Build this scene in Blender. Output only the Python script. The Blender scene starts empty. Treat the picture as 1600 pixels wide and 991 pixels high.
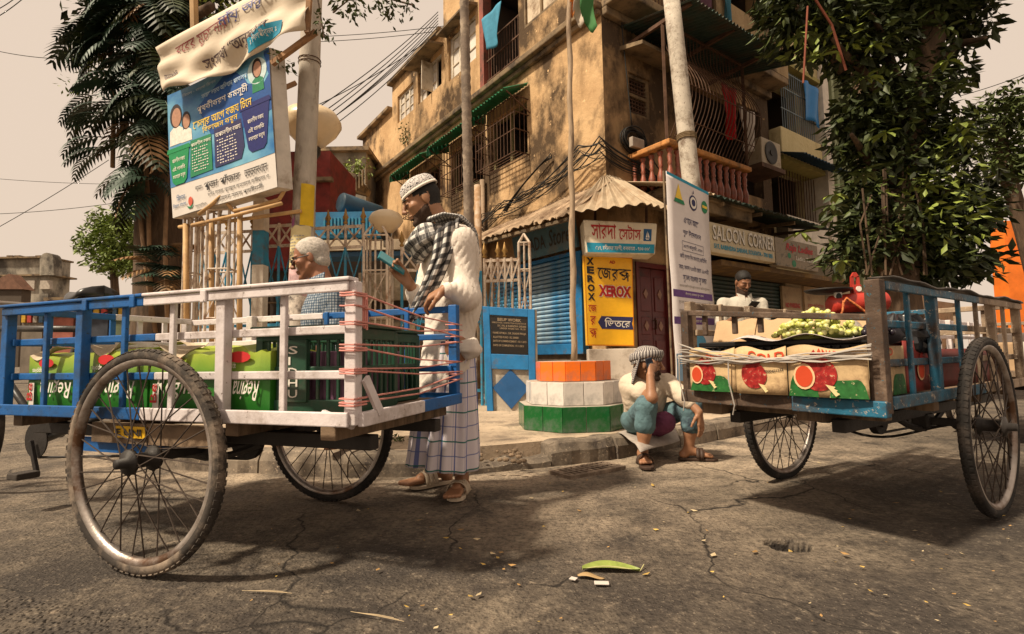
import bpy, math, random
import numpy as np
from mathutils import Vector, Matrix
PI = math.pi; rad = math.radians
random.seed(7)
scene = bpy.context.scene
COL = scene.collection
# ---------------------------------------------------------------- camera
F, CX, CY, H = 820.0, 800.0, 495.5, 0.72
PITCH, ROLL = math.atan(61.5 / F), rad(-1.0)
RC = Matrix.Rotation(PI / 2 + PITCH, 3, 'X') @ Matrix.Rotation(ROLL, 3, 'Z')
cd = bpy.data.cameras.new('camera'); cam = bpy.data.objects.new('camera', cd); COL.objects.link(cam)
cd.sensor_width = 36; cd.lens = F / 1600 * 36; cd.clip_start = 0.05; cd.clip_end = 3000
cam.matrix_world = Matrix.Translation((0, 0, H)) @ RC.to_4x4()
scene.camera = cam
# ---------------------------------------------------------------- sky, sun, exposure
SUN_EL, SUN_DIR = rad(52), Vector((-0.86, -0.51, 0)).normalized()
w = bpy.data.worlds.new('World'); scene.world = w; w.use_nodes = True
nt = w.node_tree; nt.nodes.clear()
sk = nt.nodes.new('ShaderNodeTexSky'); sk.sky_type = 'NISHITA'; sk.sun_disc = False
sk.sun_elevation = SUN_EL; sk.sun_rotation = math.atan2(SUN_DIR.x, SUN_DIR.y)
sk.dust_density = 8; sk.air_density = 1.2; sk.ozone_density = 0.6
mx = nt.nodes.new('ShaderNodeMix'); mx.data_type = 'RGBA'; mx.inputs[0].default_value = 0.93
mx.inputs[7].default_value = (10.4, 8.3, 6.5, 1)          # pale warm haze that fills the whole sky
bg = nt.nodes.new('ShaderNodeBackground'); bg.inputs[1].default_value = 0.066
wo = nt.nodes.new('ShaderNodeOutputWorld')
nt.links.new(sk.outputs[0], mx.inputs[6]); nt.links.new(mx.outputs[2], bg.inputs[0]); nt.links.new(bg.outputs[0], wo.inputs[0])
sd = bpy.data.lights.new('sun', 'SUN'); sd.energy = 5.0; sd.angle = rad(4); sd.color = (1, 0.86, 0.66)
sun = bpy.data.objects.new('sun', sd); COL.objects.link(sun)
toward = Vector((SUN_DIR.x * math.cos(SUN_EL), SUN_DIR.y * math.cos(SUN_EL), math.sin(SUN_EL)))
sun.rotation_euler = toward.to_track_quat('Z', 'Y').to_euler()
scene.view_settings.view_transform = 'Standard'; scene.view_settings.look = 'None'
scene.view_settings.exposure = 0.32; scene.view_settings.gamma = 1.0
# ---------------------------------------------------------------- where a point of the photograph lies in the place
def ray(x, y): return RC @ Vector(((x - CX) / F, -(y - CY) / F, -1))
CAM = Vector((0, 0, H))
def G(x, y, z=0.0): d = ray(x, y); return CAM + d * ((z - H) / d.z)
def D(x, y, Y): d = ray(x, y); return CAM + d * (Y / d.y)
def onp(x, y, P0, n): d = ray(x, y); return CAM + d * (n.dot(P0 - CAM) / n.dot(d))
V = Vector
Z = V((0, 0, 1))
# ---------------------------------------------------------------- materials
MATS = {}
def mat(name, col, rough=0.75, var=0.2, scale=6, bump=0.15, bscale=45, metal=0.0, dirt=None, dirt_amt=0.0, dscale=3.0, spec=0.3, stretch=None, rnd=0.12, chips=None, chip_amt=0.0, trans=0.0):
    """painted / natural surface: base tone varied by noise, blotches of dirt, chips of another colour, fine relief"""
    if name in MATS: return MATS[name]
    m = bpy.data.materials.new(name); m.use_nodes = True; MATS[name] = m
    t = m.node_tree; N = t.nodes; L = t.links; b = N['Principled BSDF']
    tc = N.new('ShaderNodeTexCoord'); co = tc.outputs['Object']
    if stretch:
        mp = N.new('ShaderNodeMapping'); mp.inputs['Scale'].default_value = stretch; L.new(co, mp.inputs[0]); co = mp.outputs[0]
    def noise(s, d=5, r=0.6):
        n = N.new('ShaderNodeTexNoise'); n.inputs['Scale'].default_value = s; n.inputs['Detail'].default_value = d; n.inputs['Roughness'].default_value = r; L.new(co, n.inputs[0]); return n.outputs[0]
    def ramp(fac, a, bb):
        r = N.new('ShaderNodeMapRange'); r.inputs[1].default_value = a; r.inputs[2].default_value = bb; L.new(fac, r.inputs[0]); return r.outputs[0]
    def mixc(fac, A, B):
        x = N.new('ShaderNodeMix'); x.data_type = 'RGBA'
        if isinstance(fac, float): x.inputs[0].default_value = fac
        else: L.new(fac, x.inputs[0])
        for i, c in ((6, A), (7, B)):
            if isinstance(c, tuple): x.inputs[i].default_value = c + (1,) if len(c) == 3 else c
            else: L.new(c, x.inputs[i])
        return x.outputs[2]
    lo = tuple(c * (1 - var) for c in col); hi = tuple(min(1, c * (1 + var)) for c in col)
    c = mixc(ramp(noise(scale), 0.3, 0.7), lo, hi)
    if dirt: c = mixc(ramp(noise(dscale, 8, 0.7), 0.62 - dirt_amt * 0.3, 0.75 - dirt_amt * 0.2), c, dirt)
    if chips: c = mixc(ramp(noise(dscale * 7, 6, 0.75), 0.66 - chip_amt * 0.3, 0.68 - chip_amt * 0.3), c, chips)
    if rnd:
        oi = N.new('ShaderNodeObjectInfo'); h = N.new('ShaderNodeHueSaturation')
        L.new(ramp(oi.outputs['Random'], -0.0, 1.0), h.inputs['Value'])
        h.inputs['Value'].default_value = 1
        mr = N.new('ShaderNodeMapRange'); mr.inputs[3].default_value = 1 - rnd; mr.inputs[4].default_value = 1 + rnd
        L.new(oi.outputs['Random'], mr.inputs[0]); L.new(mr.outputs[0], h.inputs['Value']); L.new(c, h.inputs['Color']); c = h.outputs[0]
    L.new(c, b.inputs['Base Color'])
    b.inputs['Roughness'].default_value = rough; b.inputs['Metallic'].default_value = metal; b.inputs['Specular IOR Level'].default_value = spec
    if trans: b.inputs['Transmission Weight'].default_value = trans
    if bump:
        bp = N.new('ShaderNodeBump'); bp.inputs['Strength'].default_value = bump; bp.inputs['Distance'].default_value = 0.01
        L.new(noise(bscale, 6, 0.65), bp.inputs['Height']); L.new(bp.outputs[0], b.inputs['Normal'])
    return m
def flat(name, col, rough=0.6, **k): return mat(name, col, rough, var=k.pop('var', 0.08), bump=k.pop('bump', 0.0), rnd=k.pop('rnd', 0.0), **k)
# ---------------------------------------------------------------- objects
INV = {}
def tag(o, label=None, cat=None, group=None, kind=None):
    for k, x in (('label', label), ('category', cat), ('group', group), ('kind', kind)):
        if x: o[k] = x
    return o
def thing(name, label, cat, loc=(0, 0, 0), rz=0.0, group=None):
    o = bpy.data.objects.new(name, None); COL.objects.link(o); o.empty_display_size = 0.1
    o.location = loc; o.rotation_euler = (0, 0, rz)
    INV[o] = (Matrix.Translation(loc) @ Matrix.Rotation(rz, 4, 'Z')).inverted()
    return tag(o, label, cat, group)
def copy_tree(o, parent=None):
    c = o.copy(); COL.objects.link(c); c.parent = parent
    for ch in list(o.children): copy_tree(ch, c)
    return c
class MB:
    def __init__(s): s.v = []; s.f = []; s.m = []; s.uv = {}; s.cm = 0
    def add(s, vs, fs, uvs=None):
        b = len(s.v); s.v += [tuple(x) for x in vs]
        for i, f in enumerate(fs):
            if uvs: s.uv[len(s.f)] = uvs[i]
            s.f.append(tuple(b + k for k in f)); s.m.append(s.cm)
        return s
    def box(s, c, d, rz=0.0, ax=None):
        c = V(c); x, y, z = ax if ax else (V((math.cos(rz), math.sin(rz), 0)), V((-math.sin(rz), math.cos(rz), 0)), Z)
        x, y, z = x * d[0] / 2, y * d[1] / 2, z * d[2] / 2
        return s.add([c - x - y - z, c + x - y - z, c + x + y - z, c - x + y - z, c - x - y + z, c + x - y + z, c + x + y + z, c - x + y + z],
                     [(3, 2, 1, 0), (4, 5, 6, 7), (0, 1, 5, 4), (1, 2, 6, 5), (2, 3, 7, 6), (3, 0, 4, 7)])
    def beam(s, p, q, w, h=None, up=None):
        p, q = V(p), V(q); h = h or w; d = (q - p); l = d.length; d.normalize(); up = V(up) if up else (Z if abs(d.z) < 0.95 else V((0, 1, 0)))
        y = up.cross(d).normalized(); z = d.cross(y)
        return s.box((p + q) / 2, (l, w, h), ax=(d, y, z))
    def tube(s, pts, r, n=8, cap=True, closed=False):
        pts = [V(p) for p in pts]; k = len(pts); rs = r if isinstance(r, (list, tuple)) else [r] * k
        prev = None; vs = []; fs = []
        for i, p in enumerate(pts):
            if closed: d = pts[(i + 1) % k] - pts[i - 1]
            else: d = pts[min(i + 1, k - 1)] - pts[max(i - 1, 0)]
            if d.length < 1e-9: d = V((0, 0, 1))
            d.normalize()
            if prev is None: a = (Z if abs(d.z) < 0.9 else V((1, 0, 0))).cross(d).normalized()
            else: a = (prev - d * prev.dot(d)).normalized()
            prev = a; b = d.cross(a)
            for j in range(n):
                t = 2 * PI * j / n; vs.append(p + (a * math.cos(t) + b * math.sin(t)) * rs[i])
        for i in range(k if closed else k - 1):
            for j in range(n):
                i2 = (i + 1) % k; fs.append((i * n + j, i * n + (j + 1) % n, i2 * n + (j + 1) % n, i2 * n + j))
        if cap and not closed: fs += [tuple(reversed(range(n))), tuple(range((k - 1) * n, k * n))]
        return s.add(vs, fs)
    def cyl(s, p, q, r, n=14, r2=None): return s.tube([p, q], [r, r if r2 is None else r2], n)
    def lathe(s, prof, c=(0, 0, 0), n=20, ax=None, arc=2 * PI, cap=True):
        c = V(c); x, y, z = ax if ax else (V((1, 0, 0)), V((0, 1, 0)), Z); vs = []; fs = []; k = len(prof); full = arc > 6.28; m = n if full else n + 1
        for r, h in prof:
            for j in range(m):
                t = arc * j / n; vs.append(c + x * (r * math.cos(t)) + y * (r * math.sin(t)) + z * h)
        for i in range(k - 1):
            for j in range(n): fs.append((i * m + j, i * m + (j + 1) % m, (i + 1) * m + (j + 1) % m, (i + 1) * m + j))
        if cap and full and prof[0][0] > 1e-5: fs.append(tuple(reversed(range(n))))
        if cap and full and prof[-1][0] > 1e-5: fs.append(tuple(range((k - 1) * n, k * n)))
        return s.add(vs, fs)
    def quad(s, a, b, c, d): return s.add([a, b, c, d], [(0, 1, 2, 3)])
    def grid(s, fn, nu, nv, closed=False, thick=None):
        P = [[V(fn(i / nu, j / nv)) for j in range(nv + 1)] for i in range(nu + 1)]
        vs = [p for row in P for p in row]; fs = []; uv = []
        for i in range(nu):
            for j in range(nv):
                fs.append((i * (nv + 1) + j, (i + 1) * (nv + 1) + j, (i + 1) * (nv + 1) + j + 1, i * (nv + 1) + j + 1))
                uv.append([(i / nu, j / nv), ((i + 1) / nu, j / nv), ((i + 1) / nu, (j + 1) / nv), (i / nu, (j + 1) / nv)])
        return s.add(vs, fs, uv)
    def prism(s, poly, e):
        """poly: 3-D loop, e: extrusion vector"""
        n = len(poly); e = V(e); vs = [V(p) for p in poly] + [V(p) + e for p in poly]
        return s.add(vs, [tuple(reversed(range(n))), tuple(range(n, 2 * n))] + [(i, (i + 1) % n, n + (i + 1) % n, n + i) for i in range(n)])
    def ell(s, c, r, n=12, m=8, rot=None):
        c = V(c); vs = []; fs = []
        for i in range(m + 1):
            a = PI * i / m
            for j in range(n):
                t = 2 * PI * j / n; q = V((r[0] * math.sin(a) * math.cos(t), r[1] * math.sin(a) * math.sin(t), r[2] * math.cos(a)))
                vs.append(c + (rot @ q if rot else q))
        for i in range(m):
            for j in range(n): fs.append((i * n + j, (i + 1) * n + j, (i + 1) * n + (j + 1) % n, i * n + (j + 1) % n))
        return s.add(vs, fs)
    def mesh(s, name, mats, smooth=False, inv=None):
        me = bpy.data.meshes.new(name); vs = s.v
        if inv is not None:
            a = np.array(vs, dtype=float).reshape(-1, 3); Mx = np.array(inv); vs = a @ Mx[:3, :3].T + Mx[:3, 3]
            vs = [tuple(x) for x in vs]
        me.from_pydata(vs, [], s.f); 
        for x in (mats if isinstance(mats, (list, tuple)) else [mats]): me.materials.append(x)
        if any(s.m): me.polygons.foreach_set('material_index', s.m)
        if s.uv:
            ul = me.uv_layers.new(name='uv')
            for fi, us in s.uv.items():
                p = me.polygons[fi]
                for k, li in enumerate(p.loop_indices): ul.data[li].uv = us[k]
        if smooth: me.polygons.foreach_set('use_smooth', [True] * len(me.polygons))
        me.update(); return me
    def build(s, name, mats, parent=None, smooth=False, world=True, bev=0.0, kind=None, auto=None, thick=0.0):
        """one mesh object; world=True: the vertices are given in the place's own coordinates"""
        me = s.mesh(name, mats, smooth, INV.get(parent) if (parent and world) else None)
        return link(name, me, parent, bev, kind, thick)
def link(name, me, parent=None, bev=0.0, kind=None, thick=0.0):
    o = bpy.data.objects.new(name, me); COL.objects.link(o)
    if parent: o.parent = parent; INV[o] = INV.get(parent, Matrix())
    else: INV[o] = Matrix()
    if thick: md = o.modifiers.new('thickness', 'SOLIDIFY'); md.thickness = thick; md.offset = 0
    if bev: md = o.modifiers.new('edge', 'BEVEL'); md.width = bev; md.segments = 2; md.limit_method = 'ANGLE'
    if kind: o['kind'] = kind
    return o
def one(mb, name, label, cat, mats, group=None, base=None, **k):
    """a thing that is a single mesh, its origin at its base"""
    a = np.array(mb.v); b = V(base) if base else V((a[:, 0].mean(), a[:, 1].mean(), a[:, 2].min()))
    mb.v = [(p[0] - b.x, p[1] - b.y, p[2] - b.z) for p in mb.v]
    o = mb.build(name, mats, **k); o.location = b; INV[o] = Matrix.Translation(b).inverted(); return tag(o, label, cat, group)
# ---------------------------------------------------------------- lettering
PRE = 'িেৈ'
def bn(s):
    """Bengali letters put in the order they are drawn"""
    out = []; i = 0
    while i < len(s):
        c = s[i]
        if '\u0995' <= c <= '\u09b9' or c in 'ড়ঢ়য়':
            j = i + 1; cl = c
            while j + 1 < len(s) and s[j] == '\u09cd': cl += s[j:j + 2]; j += 2
            if cl.startswith('র\u09cd') and len(cl) > 2: cl = cl[2:]
            cl = cl.replace('\u09cd', '')
            if j < len(s) and s[j] in 'িেৈ': out.append(s[j] + cl); j += 1
            elif j < len(s) and s[j] == 'ো': out.append('ে' + cl + 'া'); j += 1
            elif j < len(s) and s[j] == 'ৌ': out.append('ে' + cl + 'ৗ'); j += 1
            else: out.append(cl)
            i = j
        else: out.append(c); i += 1
    return ''.join(out)
TXT = {}
def text_data(s, bold=0.0):
    k = (s, bold)
    if k not in TXT:
        cu = bpy.data.curves.new('txt', 'FONT'); cu.body = s; cu.size = 1; cu.offset = bold; cu.resolution_u = 2
        ob = bpy.data.objects.new('txt', cu); me = ob.to_mesh()
        vs = np.array([v.co[:] for v in me.vertices]).reshape(-1, 3); fs = [tuple(p.vertices) for p in me.polygons]
        ob.to_mesh_clear(); bpy.data.objects.remove(ob); bpy.data.curves.remove(cu); TXT[k] = (vs, fs)
    return TXT[k]
def put_text(mb, s, o, u, v, w, h, bold=0.01, slant=0.0, align='c'):
    """letters s fitted into the box (origin o lower left, unit directions u right, v up, width w, height h)"""
    vs, fs = text_data(s, bold)
    if len(vs) == 0: return
    a, b = vs.min(0), vs.max(0); sz = np.maximum(b - a, 1e-6)
    for_ = [(V(o) + V(u) * ((p[0] - a[0]) / sz[0] * w + slant * (p[1] - a[1]) / sz[1] * h) + V(v) * ((p[1] - a[1]) / sz[1] * h)) for p in vs]
    mb.add(for_, fs)
# ---------------------------------------------------------------- soft shapes from distance fields (bodies, heads, hands, cloth)
def surf(d, lo, res):
    """closed surface where the sampled field d crosses zero (surface nets)"""
    n = np.array(d.shape); s = d < 0
    acc = np.zeros(tuple(n - 1) + (3,), np.float32); cnt = np.zeros(tuple(n - 1), np.float32)
    def sl(o): return tuple(slice(o[i], n[i] - 1 + o[i]) for i in range(3))
    for axis in range(3):
        oth = [i for i in range(3) if i != axis]
        for u in (0, 1):
            for v_ in (0, 1):
                o0 = [0, 0, 0]; o0[oth[0]] = u; o0[oth[1]] = v_; o1 = list(o0); o1[axis] = 1
                a, b = d[sl(o0)], d[sl(o1)]; cr = (a < 0) != (b < 0); I = np.nonzero(cr); A, B = a[I], b[I]
                q = np.zeros((len(A), 3), np.float32); q[:, oth[0]] = u; q[:, oth[1]] = v_; q[:, axis] = A / (A - B)
                acc[I] += q; cnt[I] += 1
    act = cnt > 0; idx = -np.ones(act.shape, int); idx[act] = np.arange(act.sum())
    vs = lo + (np.argwhere(act) + acc[act] / cnt[act][:, None]) * res; fs = []
    for axis in range(3):
        b1, b2 = (axis + 1) % 3, (axis + 2) % 3
        o1 = [slice(None)] * 3; o1[axis] = slice(0, n[axis] - 1); o2 = list(o1); o2[axis] = slice(1, n[axis])
        a, b = s[tuple(o1)], s[tuple(o2)]; E = np.argwhere(a != b); E = E[(E[:, b1] > 0) & (E[:, b2] > 0) & (E[:, b1] < n[b1] - 1) & (E[:, b2] < n[b2] - 1)]
        if not len(E): continue
        fl = a[tuple(E.T)]
        def cid(d1, d2): q = E.copy(); q[:, b1] += d1; q[:, b2] += d2; return idx[tuple(q.T)]
        Q = np.stack([cid(-1, -1), cid(0, -1), cid(0, 0), cid(-1, 0)], 1); Q[~fl] = Q[~fl][:, ::-1]; fs.append(Q)
    return vs, np.concatenate(fs)
class Field:
    """a distance field on a grid; soft unions of tapered limbs and ellipsoids, given in the place's coordinates"""
    def __init__(s, lo, hi, res):
        s.lo = np.array(lo, float); s.res = res; s.n = np.ceil((np.array(hi, float) - s.lo) / res).astype(int) + 1; s.d = np.full(tuple(s.n), 0.2, np.float32)
    def win(s, lo, hi):
        a = np.clip(np.floor((np.array(lo) - s.lo) / s.res).astype(int), 0, s.n - 1); b = np.clip(np.ceil((np.array(hi) - s.lo) / s.res).astype(int) + 1, 1, s.n)
        if (b <= a).any(): return None, None
        P = np.stack(np.meshgrid(*[s.lo[i] + np.arange(a[i], b[i]) * s.res for i in range(3)], indexing='ij'), -1)
        return tuple(slice(a[i], b[i]) for i in range(3)), P
    def put(s, sl, q, k, cut):
        o = s.d[sl]
        if cut: q = -q; h = np.clip(0.5 - 0.5 * (q - o) / k, 0, 1); s.d[sl] = q + (o - q) * h + k * h * (1 - h)
        else: h = np.clip(0.5 + 0.5 * (q - o) / k, 0, 1); s.d[sl] = q + (o - q) * h - k * h * (1 - h)
    def cone(s, a, b, ra, rb, k=0.02, cut=False):
        a, b = np.array(a, float), np.array(b, float); m = max(ra, rb) + 2 * k + 2 * s.res
        sl, P = s.win(np.minimum(a, b) - m, np.maximum(a, b) + m)
        if sl is None: return
        d = b - a; t = np.clip(((P - a) @ d) / max(d @ d, 1e-9), 0, 1); s.put(sl, np.linalg.norm(P - a - t[..., None] * d, axis=-1) - (ra + (rb - ra) * t), k, cut)
    def ell(s, c, r, R=None, k=0.02, cut=False):
        c = np.array(c, float); r = np.array(r, float); m = r.max() + 2 * k + 2 * s.res; sl, P = s.win(c - m, c + m)
        if sl is None: return
        q = P - c
        if R is not None: q = q @ np.array(R)
        k0 = np.linalg.norm(q / r, axis=-1); k1 = np.linalg.norm(q / (r * r), axis=-1); s.put(sl, k0 * (k0 - 1) / np.maximum(k1, 1e-6), k, cut)
    def plane(s, p, n, k=0.004):
        """keep only the side the normal points away from"""
        P = np.stack(np.meshgrid(*[s.lo[i] + np.arange(s.n[i]) * s.res for i in range(3)], indexing='ij'), -1); n = np.array(n, float); n /= np.linalg.norm(n); s.d = np.maximum(s.d, ((P - np.array(p)) @ n).astype(np.float32))
    def ripple(s, fn):
        P = np.stack(np.meshgrid(*[s.lo[i] + np.arange(s.n[i]) * s.res for i in range(3)], indexing='ij'), -1); s.d = s.d + fn(P).astype(np.float32)
    def build(s, name, mats, parent, pick=None):
        vs, fs = surf(s.d, s.lo, s.res); w = vs
        if parent in INV: A = np.array(INV[parent]); w = vs @ A[:3, :3].T + A[:3, 3]
        me = bpy.data.meshes.new(name); me.from_pydata(w.tolist(), [], fs.tolist())
        for x in (mats if isinstance(mats, (list, tuple)) else [mats]): me.materials.append(x)
        if pick is not None: me.polygons.foreach_set('material_index', pick(vs[fs].mean(1)).astype(int).tolist())
        me.polygons.foreach_set('use_smooth', [True] * len(me.polygons)); me.update(); return link(name, me, parent)
# ================================================================ road and pavement
from mathutils import noise as mnoise
KERB = [(-16, 24), (-9.0, 12.5), (-3.4, 4.6), (-2.85, 3.85), (-2.4, 3.6), (-1.85, 3.48), (-1.3, 3.33), (-0.83, 3.24), (-0.41, 3.26), (-0.06, 3.375), (0.35, 3.55), (0.83, 3.81), (1.22, 4.08), (1.61, 4.38), (2.4, 4.95), (3.27, 5.58), (6.0, 7.5), (9.9, 10.3), (30, 24.7)]
KA = np.array(KERB)
def kerb_dist(x, y):
    """distance to the kerb line, negative on the pavement side"""
    p = np.array([x, y]); a, b = KA[:-1], KA[1:]; d = b - a; t = np.clip(((p - a) * d).sum(1) / (d * d).sum(1), 0, 1)
    q = a + d * t[:, None] - p; k = np.argmin((q * q).sum(1)); s = d[k][0] * (p - a[k])[1] - d[k][1] * (p - a[k])[0]
    return math.sqrt((q[k] ** 2).sum()) * (-1 if s > 0 else 1)
HOLE = G(1232, 849)
def asphalt():
    m = bpy.data.materials.new('worn dusty asphalt'); m.use_nodes = True; t = m.node_tree; N = t.nodes; L = t.links; b = N['Principled BSDF']
    tc = N.new('ShaderNodeTexCoord'); co = tc.outputs['Object']
    def tex(kind, s, **k):
        n = N.new(kind); n.inputs['Scale'].default_value = s; L.new(co, n.inputs[0])
        for a, x in k.items(): n.inputs[a].default_value = x
        return n.outputs[0]
    def mr(f, a, b_, c=0, d=1):
        r = N.new('ShaderNodeMapRange'); L.new(f, r.inputs[0])
        for i, x in enumerate((a, b_, c, d)): r.inputs[i + 1].default_value = x
        return r.outputs[0]
    def mix(f, A, B):
        x = N.new('ShaderNodeMix'); x.data_type = 'RGBA'
        L.new(f, x.inputs[0]) if not isinstance(f, float) else setattr(x.inputs[0], 'default_value', f)
        for i, c in ((6, A), (7, B)):
            if isinstance(c, tuple): x.inputs[i].default_value = c + (1,)
            else: L.new(c, x.inputs[i])
        return x.outputs[2]
    def math_(op, a, b_):
        x = N.new('ShaderNodeMath'); x.operation = op
        for i, c in enumerate((a, b_)):
            if isinstance(c, (int, float)): x.inputs[i].default_value = c
            else: L.new(c, x.inputs[i])
        return x.outputs[0]
    at = N.new('ShaderNodeAttribute'); at.attribute_name = 'ground'; sp = N.new('ShaderNodeSeparateColor'); L.new(at.outputs[0], sp.inputs[0])
    dust, old, hole_tone = sp.outputs[0], sp.outputs[1], sp.outputs[2]
    base = mix(mr(tex('ShaderNodeTexNoise', 1.15, Detail=9, Roughness=0.66), 0.43, 0.57), (0.058, 0.048, 0.040), (0.19, 0.152, 0.112))
    base = mix(mr(tex('ShaderNodeTexNoise', 5.5, Detail=9, Roughness=0.72), 0.38, 0.66), base, (0.052, 0.042, 0.035))
    stone = tex('ShaderNodeTexVoronoi', 85)
    st2 = tex('ShaderNodeTexVoronoi', 55)
    base = mix(math_('MULTIPLY', mr(stone, 0.16, 0.08), mr(tex('ShaderNodeTexNoise', 14, Detail=4), 0.42, 0.6)), base, (0.36, 0.29, 0.215))
    base = mix(math_('MULTIPLY', mr(st2, 0.3, 0.12), math_('MULTIPLY', old, 0.3)), base, (0.20, 0.16, 0.12))
    base = mix(math_('MULTIPLY', mr(tex('ShaderNodeTexNoise', 3.1, Detail=8, Roughness=0.7), 0.35, 0.62), dust), base, (0.46, 0.36, 0.26))
    base = mix(math_('MULTIPLY', mr(tex('ShaderNodeTexNoise', 9, Detail=7, Roughness=0.7), 0.60, 0.72), 0.55), base, (0.40, 0.31, 0.225))
    base = mix(math_('MULTIPLY', mr(tex('ShaderNodeTexNoise', 2.3, Detail=7), 0.60, 0.70), 0.7), base, (0.030, 0.025, 0.022))
    g = tex('ShaderNodeTexNoise', 45, Detail=5, Roughness=0.75); base = mix(mr(g, 0.36, 0.52), mix(0.65, base, (0.018, 0.015, 0.013)), base); base = mix(math_('MULTIPLY', mr(g, 0.58, 0.70), 0.6), base, (0.33, 0.27, 0.20))
    wn = N.new('ShaderNodeTexNoise'); wn.inputs['Scale'].default_value = 3; wn.inputs['Detail'].default_value = 5; L.new(co, wn.inputs[0]); wv = N.new('ShaderNodeVectorMath'); wv.operation = 'MULTIPLY_ADD'; wv.inputs[1].default_value = (0.35, 0.35, 0); L.new(wn.outputs[1], wv.inputs[0]); L.new(co, wv.inputs[2])
    ck = N.new('ShaderNodeTexVoronoi'); ck.feature = 'DISTANCE_TO_EDGE'; ck.inputs['Scale'].default_value = 0.9; L.new(wv.outputs[0], ck.inputs[0]); base = mix(math_('MULTIPLY', mr(ck.outputs[0], 0.0065, 0.001), mr(tex('ShaderNodeTexNoise', 1.7), 0.42, 0.55)), base, (0.022, 0.018, 0.015))
    base = mix(hole_tone, base, (0.018, 0.014, 0.011))  # the pothole is coloured near black
    L.new(base, b.inputs['Base Color']); L.new(mr(tex('ShaderNodeTexNoise', 4), 0.3, 0.7, 0.72, 0.95), b.inputs['Roughness']); b.inputs['Specular IOR Level'].default_value = 0.25
    h = math_('ADD', math_('MULTIPLY', mr(st2, 0.0, 0.5, 1, 0), math_('ADD', math_('MULTIPLY', old, 0.8), 0.25)), math_('MULTIPLY', tex('ShaderNodeTexNoise', 60, Detail=6, Roughness=0.7), 0.6))
    h = math_('ADD', h, math_('MULTIPLY', mr(stone, 0.0, 0.5, 1, 0), 0.3))
    bp = N.new('ShaderNodeBump'); bp.inputs['Strength'].default_value = 1.0; bp.inputs['Distance'].default_value = 0.012; L.new(h, bp.inputs['Height']); L.new(bp.outputs[0], b.inputs['Normal'])
    return m
def axis_pts(a, b, step, far, k=14):
    xs = list(np.arange(a, b, step)); g = [0.15 * (1.9 ** i) for i in range(k)]
    lo = [a - x for x in g if x < far]; hi = [xs[-1] + x for x in g if x < far]
    return sorted(lo) + xs + sorted(hi)
def build_road():
    xs = sorted(axis_pts(-3.4, 4.2, 0.042, 1500) + [HOLE.x + 0.0083 * i for i in range(-14, 15)]); ys = sorted(axis_pts(0.5, 5.2, 0.042, 1500) + [HOLE.y + 0.0083 * i for i in range(-11, 12)]); nx, ny = len(xs), len(ys)
    vs = []; colr = []
    OLD = [(-3.2, 2.2), (-1.6, 1.72), (-1.02, 1.55), (-0.86, 1.3), (-0.83, 0.6)]
    for y in ys:
        for x in xs:
            z = 0.0; near = -4 < x < 5 and 0 < y < 6
            dk = kerb_dist(x, y) if near else 3
            if near:
                z = 0.012 * mnoise.noise((x * 0.9, y * 0.9, 3)) + 0.005 * mnoise.noise((x * 5, y * 5, 1)) - 0.004
                hx, hy = (x - HOLE.x) / 0.082, (y - HOLE.y) / 0.058; r = math.hypot(hx, hy) + 0.25 * mnoise.noise((x * 22, y * 22, 9))
                if r < 1.15: z -= 0.06 * min(1, max(0, (1.15 - r) / 0.22))
            vs.append((x, y, z))
            # dust lies along the kerb and in a broad band in front of it, coarse old asphalt on the left
            du = max(0, 1 - abs(dk - 0.1) / (0.42 + 0.25 * mnoise.noise((x * 1.7, y * 1.7, 5)))) * 0.95 + max(0, 1 - abs(dk - 0.75) / 0.8) * 0.34 + (0.25 if not near else 0)
            du += 0.85 * math.exp(-(((x - 0.40) / 0.32) ** 2 + ((y - 1.05) / 0.035) ** 2)) + 0.75 * math.exp(-(((x - 1.6) / 1.0) ** 2 + ((y - 3.5) / 0.5) ** 2)) + 0.35 * math.exp(-(((x - 0.5) / 0.9) ** 2 + ((y - 2.3) / 0.45) ** 2)) - 0.3 * math.exp(-(((x + 0.7) / 0.6) ** 2 + ((y - 2.0) / 0.45) ** 2))
            lim = np.interp(y, [p[1] for p in OLD[::-1]], [p[0] for p in OLD[::-1]]) + 0.06 * mnoise.noise((x * 6, y * 6, 2)) if y < 2.2 else -3.3 + (y - 2.2) * -1
            ol = min(1, max(0, (lim - x) / 0.06 + 0.5)) if near else 0.3
            hx, hy = (x - HOLE.x) / 0.082, (y - HOLE.y) / 0.058; oi = 0.97 if math.hypot(hx, hy) + 0.25 * mnoise.noise((x * 22, y * 22, 9)) < 1.08 else 0  # marks the pothole outline for its near-black tone
            colr.append((max(0, min(1, du)), ol, oi, 1))
    fs = [(j * nx + i, j * nx + i + 1, (j + 1) * nx + i + 1, (j + 1) * nx + i) for j in range(ny - 1) for i in range(nx - 1)]
    me = bpy.data.meshes.new('road'); me.from_pydata(vs, [], fs); ca = me.color_attributes.new('ground', 'FLOAT_COLOR', 'POINT')
    ca.data.foreach_set('color', np.array(colr, dtype=np.float32).ravel()); me.materials.append(asphalt())
    me.polygons.foreach_set('use_smooth', [True] * len(me.polygons))
    o = link('road', me, kind='structure'); return o
build_road()
M_PAVE = mat('dusty trodden concrete', (0.40, 0.31, 0.22), 0.9, var=0.28, scale=2.2, bump=0.5, bscale=30, dirt=(0.13, 0.10, 0.075), dirt_amt=0.35, dscale=2.6, rnd=0, chips=(0.22, 0.175, 0.13), chip_amt=0.25)
M_KERB = mat('grimy kerb concrete', (0.20, 0.16, 0.12), 0.9, var=0.3, scale=7, bump=0.6, bscale=28, dirt=(0.07, 0.055, 0.045), dirt_amt=0.55, dscale=6, chips=(0.36, 0.28, 0.2), chip_amt=0.2, rnd=0.2)
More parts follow.
